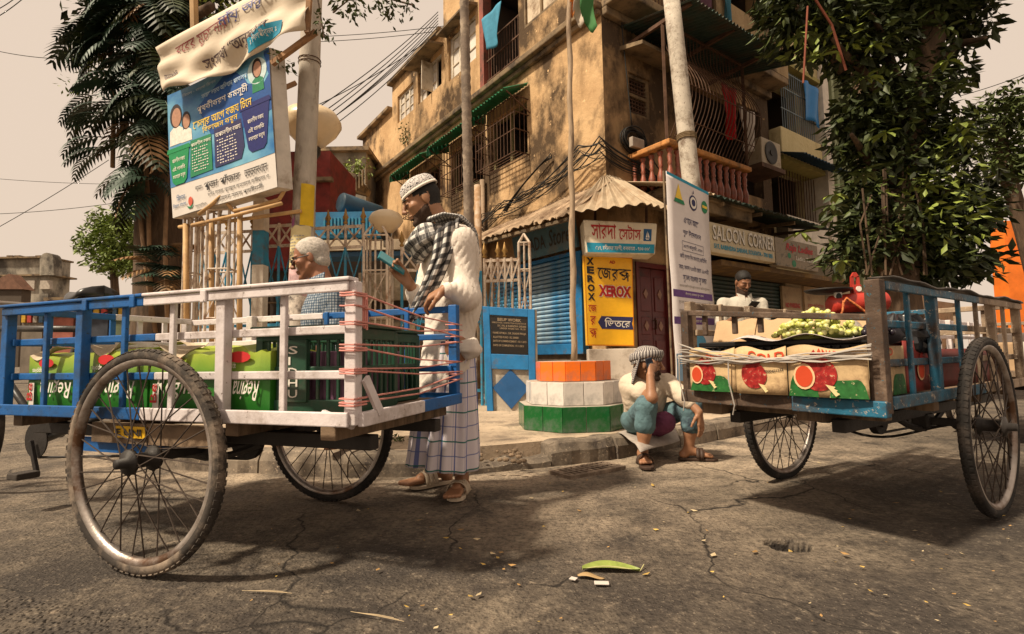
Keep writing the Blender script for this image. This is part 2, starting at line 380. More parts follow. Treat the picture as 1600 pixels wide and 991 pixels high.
def build_pavement():
    mb = MB(); k = [V((x, y, 0.0)) for x, y in KERB]
    inner = []
    for i, p in enumerate(k):
        d = (k[min(i + 1, len(k) - 1)] - k[max(i - 1, 0)]).normalized(); inner.append(p + V((-d.y, d.x, 0)) * 0.15)
    top = [p + Z * 0.139 for p in inner] + [V((40, 60, 0.139)), V((-10, 60, 0.139))]
    n = len(top); mb.add(top + [p - Z * 0.2 for p in top], [tuple(range(n))] + [(i, n + i, n + (i + 1) % n, (i + 1) % n) for i in range(n)])
    pv = mb.build('pavement', M_PAVE, kind='structure')
    # kerb stones, one by one, chipped and uneven
    rng = random.Random(3)
    pts = [V((x, y, 0)) for x, y in KERB[2:-1]]
    seg = []; L = 0
    for a, b in zip(pts, pts[1:]): seg.append((L, a, b)); L += (b - a).length
    def at(s):
        for l0, a, b in reversed(seg):
            if s >= l0: return a + (b - a).normalized() * (s - l0), (b - a).normalized()
        return pts[0], (pts[1] - pts[0]).normalized()
    s = 0.0
    while s < L - 0.6:
        ln = rng.uniform(0.5, 0.72) if s < 6.5 else 0.95; 
        p, d = at(s + 0.006); q, _ = at(s + ln - 0.006); m = (p + q) / 2
        gap = -0.15 < m.x < 0.02 and m.y < 3.6           # the broken stretch of kerb
        b2 = MB(); dd = (q - p).normalized(); nn = V((-dd.y, dd.x, 0)); nseg = 7; ring = []
        for i in range(nseg + 1):
            c = p + (q - p) * (i / nseg); h = 0.142 + rng.uniform(-0.010, 0.006) - (0.07 + 0.03 * rng.random() if gap else 0); o_ = rng.uniform(-0.010, 0.010)
            ring.append([c + nn * (0.0 + o_) - Z * 0.05, c + nn * (0.004 + o_) + Z * (h * 0.55), c + nn * (0.022 + o_ + rng.uniform(0, 0.014)) + Z * (h - 0.012), c + nn * 0.05 + Z * h, c + nn * 0.165 + Z * (h + 0.001), c + nn * 0.165 - Z * 0.05])
        vs = [x for r in ring for x in r]; fs = []
        for i in range(nseg):
            for j in range(6): fs.append((i * 6 + j, i * 6 + (j + 1) % 6, (i + 1) * 6 + (j + 1) % 6, (i + 1) * 6 + j))
        fs += [tuple(reversed(range(6))), tuple(range(nseg * 6, nseg * 6 + 6))]
        b2.add(vs, fs); b2.build('kerb_stone', M_KERB, pv)
        s += ln
    return pv
PAVE = build_pavement()
PZ = 0.139
# iron drain grating in the gutter below the kerb
def drain():
    c = G(918, 735) - Z * 0.009; u = (G(960, 727) - G(880, 742)).normalized(); u.z = 0; u.normalize(); n = V((-u.y, u.x, 0))
    t = thing('drain_grating', 'dusty iron drain grating set in the gutter below the kerb', 'drain', (c.x, c.y, 0))
    m = mat('rusty drain iron', (0.15, 0.11, 0.08), 0.85, bump=0.4, dirt=(0.34, 0.26, 0.19), dirt_amt=0.5, dscale=12)
    mb = MB(); 
    for s in (-1, 1):
        mb.box(c + n * 0.095 * s + Z * 0.012, (0.46, 0.022, 0.022), ax=(u, n, Z)); mb.box(c + u * 0.222 * s + Z * 0.012, (0.022, 0.17, 0.022), ax=(u, n, Z))
    mb.box(c + Z * 0.012, (0.42, 0.018, 0.02), ax=(u, n, Z))
    mb.build('frame', m, t)
    for i in range(9): b = MB(); b.box(c + u * (-0.18 + 0.045 * i) + Z * 0.0115, (0.018, 0.17, 0.016), ax=(u, n, Z)); b.build('bar', m, t)
    b = MB(); b.box(c + Z * 0.004, (0.43, 0.18, 0.004), ax=(u, n, Z)); b.build('shaft', flat('near black drain plate', (0.02, 0.017, 0.015)), t)  # the shaft is only a thin near-black plate under the bars
drain()
# ================================================================ the old plastered corner building
C0 = D(948, 300, 8.4); C0.z = 0
DL = V((-0.584, 0.812, 0)).normalized(); DR = V((0.812, 0.584, 0)).normalized(); NL = V((-DL.y, DL.x, 0)); NR = V((DR.y, -DR.x, 0))
if NL.y > 0: NL = -NL
def LP(t, z, o=0.0): return C0 + DL * t + NL * o + Z * z
def RP(t, z, o=0.0): return C0 + DR * t + NR * o + Z * z
def lq(x, y, o=0.0): p = onp(x, y, C0 + NL * o, NL); return (p - C0).dot(DL), p.z
def rq(x, y, o=0.0): p = onp(x, y, C0 + NR * o, NR); return (p - C0).dot(DR), p.z
def facade(mb, fp, t0, t1, z0, z1, holes, dep=0.22):
    ts = sorted({t0, t1, *[x for h in holes for x in h[:2]]}); zs = sorted({z0, z1, *[x for h in holes for x in h[2:4]]})
    ts = [x for x in ts if t0 <= x <= t1]; zs = [x for x in zs if z0 <= x <= z1]
    for a, b in zip(ts, ts[1:]):
        for c, d in zip(zs, zs[1:]):
            m, n = (a + b) / 2, (c + d) / 2
            if any(h[0] < m < h[1] and h[2] < n < h[3] for h in holes): continue
            mb.quad(fp(a, c), fp(b, c), fp(b, d), fp(a, d))
    for h in holes:
        a, b, c, d = h[:4]
        for p, q in (((a, c), (b, c)), ((b, c), (b, d)), ((b, d), (a, d)), ((a, d), (a, c))): mb.quad(fp(*p), fp(*q), fp(*q, -dep), fp(*p, -dep))
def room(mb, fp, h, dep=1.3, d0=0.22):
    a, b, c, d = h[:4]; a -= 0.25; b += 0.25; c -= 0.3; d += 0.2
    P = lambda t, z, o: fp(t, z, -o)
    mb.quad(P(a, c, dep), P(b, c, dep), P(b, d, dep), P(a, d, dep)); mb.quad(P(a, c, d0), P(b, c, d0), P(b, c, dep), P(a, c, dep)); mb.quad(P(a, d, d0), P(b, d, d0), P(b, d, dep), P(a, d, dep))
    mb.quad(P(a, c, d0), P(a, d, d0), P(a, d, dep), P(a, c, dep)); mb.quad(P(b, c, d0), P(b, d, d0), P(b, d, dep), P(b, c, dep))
def corr(mb, a, b, c, d, n, amp, sub=6, rag=0.0, rng=random):
    """corrugated sheet a-b along the waves' run, d-c the other edge; the waves are counted along a-b"""
    a, b, c, d = map(V, (a, b, c, d)); nn = (b - a).cross(d - a).normalized(); N = n * sub
    vs = []; fs = []
    for j in range(3):
        for i in range(N + 1):
            u = i / N; e = j / 2; p = (a + (b - a) * u) * (1 - e) + (d + (c - d) * u) * e; r = (rag * mnoise.noise((u * n * 0.7, 0, 4.2)) if j == 2 else 0)
            vs.append(p + nn * amp * math.sin(2 * PI * n * u) + (p - (a + (b - a) * u)).normalized() * r if j else p + nn * amp * math.sin(2 * PI * n * u))
    for j in range(2):
        for i in range(N): fs.append((j * (N + 1) + i, j * (N + 1) + i + 1, (j + 1) * (N + 1) + i + 1, (j + 1) * (N + 1) + i))
    mb.add(vs, fs)
def plaster(name, base_col, stain, mid, amt=0.5, sc=0.55):
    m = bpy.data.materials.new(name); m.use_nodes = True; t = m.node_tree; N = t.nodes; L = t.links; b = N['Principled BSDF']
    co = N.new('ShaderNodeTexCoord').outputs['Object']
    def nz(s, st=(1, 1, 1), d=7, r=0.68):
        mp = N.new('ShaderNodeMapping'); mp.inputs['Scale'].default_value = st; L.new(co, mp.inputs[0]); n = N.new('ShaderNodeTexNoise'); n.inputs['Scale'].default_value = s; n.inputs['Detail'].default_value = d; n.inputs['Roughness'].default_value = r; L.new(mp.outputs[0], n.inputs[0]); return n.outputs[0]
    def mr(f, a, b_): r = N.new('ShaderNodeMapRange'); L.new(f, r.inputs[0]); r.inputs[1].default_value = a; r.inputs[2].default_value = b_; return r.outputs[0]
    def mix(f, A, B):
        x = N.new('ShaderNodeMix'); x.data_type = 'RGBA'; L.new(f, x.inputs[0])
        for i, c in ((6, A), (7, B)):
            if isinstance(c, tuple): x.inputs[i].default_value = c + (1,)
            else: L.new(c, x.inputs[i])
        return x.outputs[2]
    c = mix(mr(nz(1.1), 0.35, 0.65), base_col, mid)  # the plaster's own two tones, mixed at random
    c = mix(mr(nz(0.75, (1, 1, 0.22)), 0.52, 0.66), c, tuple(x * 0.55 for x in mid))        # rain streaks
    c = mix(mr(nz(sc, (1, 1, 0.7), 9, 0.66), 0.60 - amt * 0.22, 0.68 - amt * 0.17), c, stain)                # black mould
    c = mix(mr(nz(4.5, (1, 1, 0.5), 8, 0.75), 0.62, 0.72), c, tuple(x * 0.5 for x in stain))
    c = mix(mr(nz(7, d=6), 0.64, 0.69), c, tuple(min(1, x * 1.25) for x in base_col))
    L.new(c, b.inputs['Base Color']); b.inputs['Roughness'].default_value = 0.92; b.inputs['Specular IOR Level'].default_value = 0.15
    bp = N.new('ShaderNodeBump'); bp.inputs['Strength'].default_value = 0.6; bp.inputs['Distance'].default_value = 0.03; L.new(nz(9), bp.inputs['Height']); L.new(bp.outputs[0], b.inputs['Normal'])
    return m
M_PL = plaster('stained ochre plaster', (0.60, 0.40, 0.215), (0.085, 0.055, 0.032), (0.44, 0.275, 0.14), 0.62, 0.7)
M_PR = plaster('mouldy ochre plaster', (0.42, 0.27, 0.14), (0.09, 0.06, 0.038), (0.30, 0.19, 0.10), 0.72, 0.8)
M_TRIM = mat('weathered cement', (0.30, 0.21, 0.12), 0.9, var=0.35, bump=0.5, bscale=20, dirt=(0.07, 0.05, 0.035), dirt_amt=0.7, dscale=3)
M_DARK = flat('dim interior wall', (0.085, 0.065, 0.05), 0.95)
M_IRON = mat('rusty iron bars', (0.11, 0.060, 0.038), 0.8, metal=0.3, var=0.4, bump=0.2)
M_WOODW = mat('flaking white window paint', (0.62, 0.54, 0.43), 0.7, var=0.2, dirt=(0.25, 0.18, 0.11), dirt_amt=0.5, bump=0.2)
M_GLASS = mat('dusty window glass', (0.55, 0.50, 0.44), 0.25, var=0.25, scale=2, bump=0.05, spec=0.6, rnd=0.2)
M_GRN = mat('green painted tin', (0.012, 0.16, 0.07), 0.5, var=0.4, bump=0.1, dirt=(0.09, 0.055, 0.03), dirt_amt=0.35, dscale=5, spec=0.5)
M_TIN = mat('rusted corrugated tin', (0.40, 0.29, 0.19), 0.75, var=0.35, scale=3, bump=0.25, metal=0.15, dirt=(0.13, 0.075, 0.045), dirt_amt=0.6, dscale=2.2, rnd=0.15)
M_TINW = mat('pale corrugated tin', (0.40, 0.31, 0.21), 0.7, var=0.2, scale=4, bump=0.2, metal=0.1, dirt=(0.30, 0.2, 0.12), dirt_amt=0.4, dscale=3)
M_TIND = mat('dark green tin', (0.035, 0.06, 0.048), 0.7, var=0.3, bump=0.2, dirt=(0.06, 0.045, 0.03), dirt_amt=0.5)
TL = 11.36
HL = [(7.3, 8.4, 7.72, 8.55), (5.62, 6.98, 7.72, 8.62), (3.95, 5.25, 7.6, 8.72), (2.3, 3.62, 6.78, 8.9), (0.55, 2.12, 7.3, 9.3), (2.08, 3.42, 4.72, 5.84), (3.72, 5.12, 4.66, 5.76), (5.72, 7.4, 4.62, 5.76)]
BL = thing('corner_building', 'old three storey corner building with stained ochre plaster and barred windows', 'building', C0)
def build_left():
    mb = MB()
    facade(mb, LP, 0, 5.5, PZ - 0.1, 11.2, [h for h in HL if h[1] < 5.5]); facade(mb, LP, 5.5, 8.8, PZ - 0.1, 9.05, [h for h in HL if 5.5 < h[0]]); facade(mb, LP, 8.8, TL, PZ - 0.1, 8.3, [])
    for t, z0, z1 in ((5.5, 9.05, 11.2), (8.8, 8.3, 9.05), (TL, 0, 8.3)): mb.quad(LP(t, z0), LP(t, z0, -5), LP(t, z1, -5), LP(t, z1))
    mb.build('wall', M_PL, BL)
    rm = MB()
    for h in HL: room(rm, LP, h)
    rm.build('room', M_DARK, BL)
    for t0, t1, z in ((5.5, 8.86, 9.05), (8.8, TL + 0.15, 8.3)):
        mb = MB(); mb.box((LP(t0, z + 0.05, 0.16) + LP(t1, z + 0.05, -4)) / 2, (t1 - t0, 4.16, 0.11), ax=(DL, NL, Z)); mb.build('roof_slab', M_TRIM, BL, bev=0.015)
    mb = MB(); mb.box((LP(-0.02, 6.5, 0.0) + LP(TL, 6.62, 0.19)) / 2, (TL + 0.02, 0.19, 0.12), ax=(DL, NL, Z)); mb.box((LP(0, 6.40, 0.0) + LP(TL, 6.5, 0.09)) / 2, (TL, 0.09, 0.1), ax=(DL, NL, Z)); mb.build('ledge', M_TRIM, BL, bev=0.02)
    mb = MB()
    for i in range(9): mb.box(LP(TL - 0.3 * i - 0.2, 8.62, 0.02), (0.02, 0.02, 0.42), ax=(DL, NL, Z))
    def window(h, nb, kind):
        a, b, c, d = h; w_ = MB(); o = -0.1
        for t in (a + 0.035, b - 0.035): w_.box((LP(t, c, o) + LP(t, d, o)) / 2, (0.07, 0.07, d - c), ax=(DL, NL, Z))
        for z in (c + 0.035, d - 0.035): w_.box((LP(a + 0.07, z, o) + LP(b - 0.07, z, o)) / 2, (b - a - 0.14, 0.065, 0.07), ax=(DL, NL, Z))
        f = w_.build('window_frame', M_WOODW, BL, bev=0.006)
        for i in range(nb):
            t0 = a + 0.07 + (b - a - 0.14) * i / nb; t1 = a + 0.07 + (b - a - 0.14) * (i + 1) / nb
            if kind == 'open' and i in (0, nb - 2):
                continue
            p = MB(); p.box((LP(t0 + 0.04, c + 0.09, o) + LP(t1 - 0.04, d - 0.09, o)) / 2, (t1 - t0 - 0.08, 0.012, d - c - 0.18), ax=(DL, NL, Z)); p.build('pane', M_GLASS, f)
            p = MB()
            for t in (t0 + 0.02, t1 - 0.02): p.box((LP(t, c + 0.07, o + 0.01) + LP(t, d - 0.07, o + 0.01)) / 2, (0.036, 0.045, d - c - 0.14), ax=(DL, NL, Z))
            for z in (c + (d - c) / 3, c + (d - c) * 2 / 3): p.box((LP(t0 + 0.04, z, o + 0.01) + LP(t1 - 0.04, z, o + 0.01)) / 2, (t1 - t0 - 0.08, 0.04, 0.03), ax=(DL, NL, Z))
            p.build('sash', M_WOODW, f)
        return f
    window(HL[0], 3, 'glass'); f = window(HL[1], 4, 'open'); window(HL[2], 3, 'glass')
    # a shutter leaf that stands open in the dark window, and its little slab hood
    p = MB(); p.box(LP(6.2, 8.15, 0.12), (0.03, 0.32, 0.78), ax=(DL, NL, Z)); p.build('shutter_leaf', M_WOODW, f)
    p = MB(); p.prism([LP(5.5, 8.70, 0), LP(5.5, 8.62, 0.45), LP(5.5, 8.67, 0.45), LP(5.5, 8.76, 0)], DL * 1.55); p.build('hood', M_TRIM, BL)
    p = MB(); p.prism([LP(3.85, 8.80, 0), LP(3.85, 8.74, 0.3), LP(3.85, 8.79, 0.3), LP(3.85, 8.88, 0)], DL * 1.5); p.build('hood', M_TRIM, BL)
    # big upper opening: red brown jamb, balcony bars below
    p = MB(); p.box((LP(3.62, 6.7, -0.05) + LP(3.62, 8.9, -0.05)) / 2, (0.16, 0.22, 2.2), ax=(DL, NL, Z)); p.build('jamb', mat('red brown jamb paint', (0.30, 0.09, 0.065), 0.7, var=0.3, dirt=(0.1, 0.05, 0.035), dirt_amt=0.5), BL)
    for i in range(13):
        p = MB(); t = 2.36 + i * 0.1; p.cyl(LP(t, 6.78, -0.03), LP(t, 7.72, -0.03), 0.010, 6); p.build('balcony_bar', M_IRON, BL)
    p = MB()
    for z in (6.84, 7.3, 7.72): p.beam(LP(2.3, z, -0.03), LP(3.55, z, -0.03), 0.03, 0.03)
    p.build('balcony_rail', M_IRON, BL)
    # boarded opening next to it: pale panels in a dark frame
    for i in range(3):
        t = 0.6 + i * 0.5; p = MB(); p.box((LP(t, 7.34, -0.06) + LP(t + 0.46, 8.9, -0.06)) / 2, (0.45, 0.03, 1.56), ax=(DL, NL, Z)); p.build('board', mat('bleached boarding', (0.60, 0.49, 0.36), 0.85, var=0.2, dirt=(0.2, 0.13, 0.08), dirt_amt=0.5), BL)
    p = MB()
    for t in (0.57, 1.08, 1.58, 2.09): p.box((LP(t, 7.3, -0.03) + LP(t, 9.2, -0.03)) / 2, (0.05, 0.06, 1.9), ax=(DL, NL, Z))
    p.box((LP(0.6, 7.325, -0.03) + LP(2.07, 7.325, -0.03)) / 2, (1.47, 0.055, 0.05), ax=(DL, NL, Z)); p.build('window_frame', M_TRIM, BL)
    # first floor: iron cages under green tin hoods
    for k, h in enumerate(HL[5:]):
        a, b, c, d = h; pr = (0.34, 0.30, 0.28)[k]; cage = MB()
        for z in (c - 0.05, c + 0.4, (c + d) / 2 + 0.18, d - 0.05):
            for q in ((LP(a - 0.05, z, pr), LP(b + 0.05, z, pr)), (LP(a - 0.05, z, 0), LP(a - 0.05, z, pr)), (LP(b + 0.05, z, 0), LP(b + 0.05, z, pr))): cage.beam(*q, 0.022, 0.014)
        for i in range(5): cage.beam(LP(a - 0.05, c - 0.05, pr * i / 4), LP(b + 0.05, c - 0.05, pr * i / 4), 0.014, 0.01)
        cg = cage.build('window_cage', M_IRON, BL)
        n = int((b - a) / 0.105)
        for i in range(n + 1):
            t = a - 0.04 + (b - a + 0.08) * i / n; p = MB(); p.cyl(LP(t, c - 0.05, pr + 0.008), LP(t, d - 0.02, pr + 0.008), 0.0075, 5); p.build('bar', M_IRON, cg)
        for t in (a - 0.05, b + 0.05):
            for i in range(2): p = MB(); p.cyl(LP(t, c - 0.05, pr * (i + 1) / 3), LP(t, d - 0.02, pr * (i + 1) / 3), 0.0075, 5); p.build('bar', M_IRON, cg)
        p = MB()
        for t in (a + 0.04, (a + b) / 2, b - 0.04): p.box((LP(t, c, -0.12) + LP(t, d, -0.12)) / 2, (0.08, 0.06, d - c), ax=(DL, NL, Z))
        for z in (c + 0.04, d - 0.04): p.box((LP(a, z, -0.125) + LP(b, z, -0.125)) / 2, (b - a, 0.05, 0.08), ax=(DL, NL, Z))
        p.build('window_frame', mat('green brown window paint', (0.14, 0.12, 0.05), 0.7, var=0.3, dirt=(0.08, 0.05, 0.03), dirt_amt=0.4), BL)
        p = MB(); o = 0.62
        corr(p, LP(a - 0.10, d + 0.26, 0.02), LP(b + 0.12, d + 0.26, 0.02), LP(b + 0.12, d - 0.02, o), LP(a - 0.10, d - 0.02, o), 15, 0.02)
        p.build('tin_hood', M_GRN, BL, thick=0.005)
        p = MB(); corr(p, LP(b + 0.12, d + 0.24, 0.02), LP(b + 0.12, d - 0.03, o), LP(b + 0.12, d - 0.20, o), LP(b + 0.12, d + 0.02, 0.02), 5, 0.012); p.build('hood_valance', M_GRN, BL, thick=0.005)
        for t in (a - 0.1, b + 0.08): p = MB(); p.beam(LP(t, d - 0.35, 0.0), LP(t, d - 0.05, o - 0.05), 0.02, 0.02); p.build('hood_bracket', M_IRON, BL)
    # rain pipe with cable clips, ledge weeds
    p = MB(); a = lq(752, 290); p.tube([LP(3.62, z, 0.09) for z in (0.2, 1.5, 3.0, 4.6)], 0.055, 10); p.build('rain_pipe', mat('stained clay pipe', (0.38, 0.27, 0.18), 0.8, var=0.3, dirt=(0.12, 0.08, 0.05), dirt_amt=0.5), BL, smooth=True)
build_left()
def build_right():
    TR = 5.25; HR = [(0.62, 1.2, 4.88, 5.62), (2.05, 4.9, 4.05, 6.0), (1.0, 4.95, 7.35, 9.2), (0.62, 1.52, PZ, 2.28), (2.7, 5.0, PZ, 2.66)]
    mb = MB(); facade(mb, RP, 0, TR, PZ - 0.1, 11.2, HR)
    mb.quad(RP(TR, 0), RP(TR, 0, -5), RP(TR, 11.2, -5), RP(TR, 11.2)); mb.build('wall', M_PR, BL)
    rm = MB()
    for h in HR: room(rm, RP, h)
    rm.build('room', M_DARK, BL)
    mb = MB(); mb.box((RP(0.0, 6.52, 0.0) + RP(TR, 6.66, 0.5)) / 2, (TR, 0.5, 0.14), ax=(DR, NR, Z)); mb.box((RP(0, 6.38, 0) + RP(TR, 6.52, 0.12)) / 2, (TR, 0.12, 0.14), ax=(DR, NR, Z)); mb.build('floor_slab', M_TRIM, BL, bev=0.02)
    # upper balcony: solid plaster panels and bars
    mb = MB(); mb.box((RP(2.6, 6.66, 0.44) + RP(TR, 7.55, 0.5)) / 2, (TR - 2.6, 0.06, 0.89), ax=(DR, NR, Z)); mb.box((RP(TR - 0.06, 6.66, 0) + RP(TR, 9.4, 0.44)) / 2, (0.06, 0.44, 2.74), ax=(DR, NR, Z)); mb.build('balcony_parapet', plaster('balcony plaster', (0.42, 0.30, 0.17), (0.10, 0.07, 0.045), (0.32, 0.22, 0.12), 0.5), BL)
    for i in range(26):
        p = MB(); t = 0.35 + i * 0.09; p.cyl(RP(t, 6.66, 0.42), RP(t, 7.6, 0.42), 0.011, 5); p.build('balcony_bar', M_IRON, BL)
    p = MB(); p.beam(RP(0.3, 7.61, 0.42), RP(2.6, 7.61, 0.42), 0.05, 0.04); p.beam(RP(0.3, 6.66, 0.42), RP(0.3, 9.2, 0.42), 0.05, 0.05); p.beam(RP(2.6, 7.56, 0.46), RP(2.6, 9.2, 0.46), 0.06, 0.06); p.build('balcony_rail', M_IRON, BL)
    mb = MB(); corr(mb, RP(0.2, 9.3, 0), RP(TR + 0.2, 9.3, 0), RP(TR + 0.2, 9.0, 1.1), RP(0.2, 9.0, 1.1), 40, 0.02); mb.build('balcony_roof', M_TIND, BL, thick=0.006)
    # pierced window with its slab hood
    a, b, c, d = HR[0]; p = MB()
    for t in (a + 0.03, b - 0.03): p.box((RP(t, c, -0.08) + RP(t, d, -0.08)) / 2, (0.06, 0.08, d - c), ax=(DR, NR, Z))
    for z in (c + 0.03, (c + d) / 2, d - 0.03): p.box((RP(a + 0.06, z, -0.08) + RP(b - 0.06, z, -0.08)) / 2, (b - a - 0.12, 0.07, 0.055), ax=(DR, NR, Z))
    jf = p.build('window_frame', M_TRIM, BL)
    for i in range(6):
        p = MB(); t = a + 0.10 + i * 0.076; p.box((RP(t, c + 0.06, -0.09) + RP(t, d - 0.06, -0.09)) / 2, (0.022, 0.03, d - c - 0.12), ax=(DR, NR, Z)); p.build('lattice_bar', M_IRON, jf)
    for i in range(9):
        p = MB(); z = c + 0.09 + i * 0.07; p.box((RP(a + 0.06, z, -0.075) + RP(b - 0.06, z, -0.075)) / 2, (b - a - 0.12, 0.02, 0.018), ax=(DR, NR, Z)); p.build('lattice_bar', M_IRON, jf)
    p = MB(); p.prism([RP(0.42, 5.92, 0), RP(0.42, 5.80, 0.5), RP(0.42, 5.86, 0.5), RP(0.42, 6.0, 0)], DR * 1.45); p.build('hood', M_TRIM, BL)
    # first floor balcony, 0.85 m deep, turned balusters, bellied iron cage, tin hood
    OB = 0.85; t0 = rq(1047, 240, OB)[0]; t1 = rq(1172, 265, OB)[0]; zr = rq(1100, 236, OB)[1]; zf = zr - 0.74
    p = MB(); p.box((RP(t0, zf - 0.1, 0) + RP(t1, zf, OB + 0.05)) / 2, (t1 - t0, OB + 0.05, 0.13), ax=(DR, NR, Z)); p.box((RP(t0, zf - 0.30, OB - 0.14) + RP(t1, zf - 0.06, OB)) / 2, (t1 - t0, 0.14, 0.24), ax=(DR, NR, Z)); p.build('balcony_floor', M_TRIM, BL, bev=0.02)
    M_BAL = mat('red brown glazed balusters', (0.28, 0.075, 0.04), 0.45, var=0.35, dirt=(0.09, 0.05, 0.03), dirt_amt=0.4, dscale=9, spec=0.5)
    prof = [(0.05, 0), (0.05, 0.05), (0.03, 0.07), (0.045, 0.10), (0.062, 0.19), (0.058, 0.26), (0.032, 0.36), (0.028, 0.40), (0.042, 0.43), (0.03, 0.46), (0.042, 0.54), (0.026, 0.59), (0.05, 0.63), (0.05, 0.66)]
    bm = MB().lathe(prof, n=12).mesh('baluster', M_BAL, True); nb = 12
    for i in range(nb):
        o = link('baluster', bm, BL); q = RP(t0 + 0.08 + (t1 - t0 - 0.16) * i / (nb - 1), zf - 0.035, OB - 0.07); o.location = q - C0
    for i in range(4):
        o = link('baluster', bm, BL); o.location = RP(t0 + 0.08, zf - 0.035, OB - 0.25 - i * 0.18) - C0
    p = MB(); p.box((RP(t0 - 0.04, zr - 0.08, OB - 0.14) + RP(t1 + 0.04, zr, OB + 0.02)) / 2, (t1 - t0 + 0.08, 0.16, 0.09), ax=(DR, NR, Z)); p.box((RP(t0 - 0.04, zr - 0.08, 0) + RP(t0 + 0.12, zr, OB - 0.14)) / 2, (0.16, OB - 0.14, 0.09), ax=(DR, NR, Z)); p.build('balcony_handrail', mat('orange painted cement', (0.47, 0.205, 0.06), 0.75, var=0.25, dirt=(0.16, 0.09, 0.04), dirt_amt=0.45, dscale=5), BL, bev=0.02)
    zt = 6.05; cage = MB()
    def belly(t, n=12):
        return [RP(t, zr + (zt - zr) * i / n, OB - 0.05 + 0.34 * math.sin(PI * min(1, (i / n) * 1.25)) ** 1.2 if i / n < 0.8 else OB - 0.05) for i in range(n + 1)]
    for k in (2, 5, 8): cage.tube([belly(t0 + 0.05 + (t1 - t0 - 0.1) * i / 20)[k] for i in range(21)], 0.009, 5)
    cage.beam(RP(t0, zt, OB - 0.05), RP(t1, zt, OB - 0.05), 0.04, 0.03); cage.beam(RP(t1, zr, OB - 0.05), RP(t1, zt, OB - 0.05), 0.04, 0.04); cage.beam(RP(t0, zr, OB - 0.05), RP(t0, zt, OB - 0.05), 0.04, 0.04)
    cg = cage.build('balcony_cage', M_IRON, BL)
    for i in range(24): p = MB(); p.tube(belly(t0 + 0.05 + (t1 - t0 - 0.1) * i / 23), 0.0075, 5); p.build('cage_bar', M_IRON, cg)
    p = MB(); corr(p, RP(t0 - 0.1, zt + 0.32, 0), RP(t1 + 0.75, zt + 0.32, 0), RP(t1 + 0.75, zt - 0.02, 1.45), RP(t0 - 0.1, zt - 0.02, 1.45), 34, 0.022); p.build('tin_hood', M_TIND, BL, thick=0.006)
    for t in (t0, (t0 + t1) / 2, t1): p = MB(); p.beam(RP(t, zt - 0.03, 0.1), RP(t, zt + 0.0, 1.35), 0.05, 0.06); p.build('hood_bracket', M_IRON, BL)
    return t0, t1, zf, zr
BT0, BT1, BZF, BZR = build_right()
# ================================================================ tin lean-to roofs over the shops
def lean_to():
    t = thing('shop_tin_roof', 'rusted corrugated tin roof wrapping the corner above the shops', 'roof', C0)
    W0, EL = 3.55, 0.95
    mb = MB(); n = 11
    ex = lq(752, 368, EL); ey = lq(985, 301, EL)
    zl = ex[1]; A = 4.1
    sheets = 5
    for i in range(sheets):
        a0 = A - (A + 0.1) * i / sheets; a1 = A - (A + 0.1) * (i + 1) / sheets; mb = MB(); dz = 0.02 * (i % 2)
        za = zl + (ey[1] - zl) * i / sheets; zb = zl + (ey[1] - zl) * (i + 1) / sheets
        corr(mb, LP(a0, W0 - 0.12 * (1 - i / sheets) + dz, 0.0), LP(a1 - 0.06, W0 - 0.12 * (1 - (i + 1) / sheets) + dz, 0.0), LP(a1 - 0.06, zb + dz, EL), LP(a0, za + dz, EL), 9, 0.018, rag=0.12)
        mb.build('tin_sheet', M_TIN, t, thick=0.005)
    # hip at the corner: a pale sheet turned to the street
    P0 = LP(0.0, W0 + 0.1, 0.0)
    a = LP(-0.05, ey[1] + 0.03, EL); b = V((C0.x + 0.35, C0.y - 1.05, ey[1] + 0.02)); c = RP(0.3, ey[1] + 0.02, EL + 0.1)
    mb = MB(); corr(mb, P0 + DL * 0.1, P0 + DR * 0.02, b, a, 6, 0.022); mb.build('tin_sheet', M_TINW, t, thick=0.005)
    mb = MB(); corr(mb, P0 + DR * 0.02, P0 + DR * 0.3, c, b, 4, 0.022); mb.build('tin_sheet', M_TINW, t, thick=0.005)
    for i in range(5):
        a0 = 0.3 + i * 1.05; mb = MB(); corr(mb, RP(a0, W0 + 0.05 - 0.02 * i, 0.0), RP(a0 + 1.1, W0 + 0.03 - 0.02 * i, 0.0), RP(a0 + 1.1, 3.28 - 0.01 * i, EL + 0.1), RP(a0, 3.29 - 0.01 * i, EL + 0.1), 10, 0.02, rag=0.06); mb.build('tin_sheet', M_TIND if i else M_TINW, t, thick=0.005)
    for k in (0.0, 1.2, 2.4, 3.6): mb = MB(); mb.beam(LP(k, W0 - 0.25, 0), LP(k, zl - 0.05, EL - 0.1), 0.05, 0.06); mb.build('rafter', M_TRIM, t)
    for k in (0.6, 1.8, 3.0, 4.2, 5.2): mb = MB(); mb.beam(RP(k, W0 - 0.25, 0), RP(k, 3.22, EL), 0.05, 0.06); mb.build('rafter', M_TRIM, t)
    mb = MB(); mb.beam(LP(4.0, zl - 0.06, EL - 0.06), LP(-0.05, ey[1] - 0.06, EL - 0.06), 0.06, 0.05); mb.build('rafter', M_TRIM, t)
lean_to()
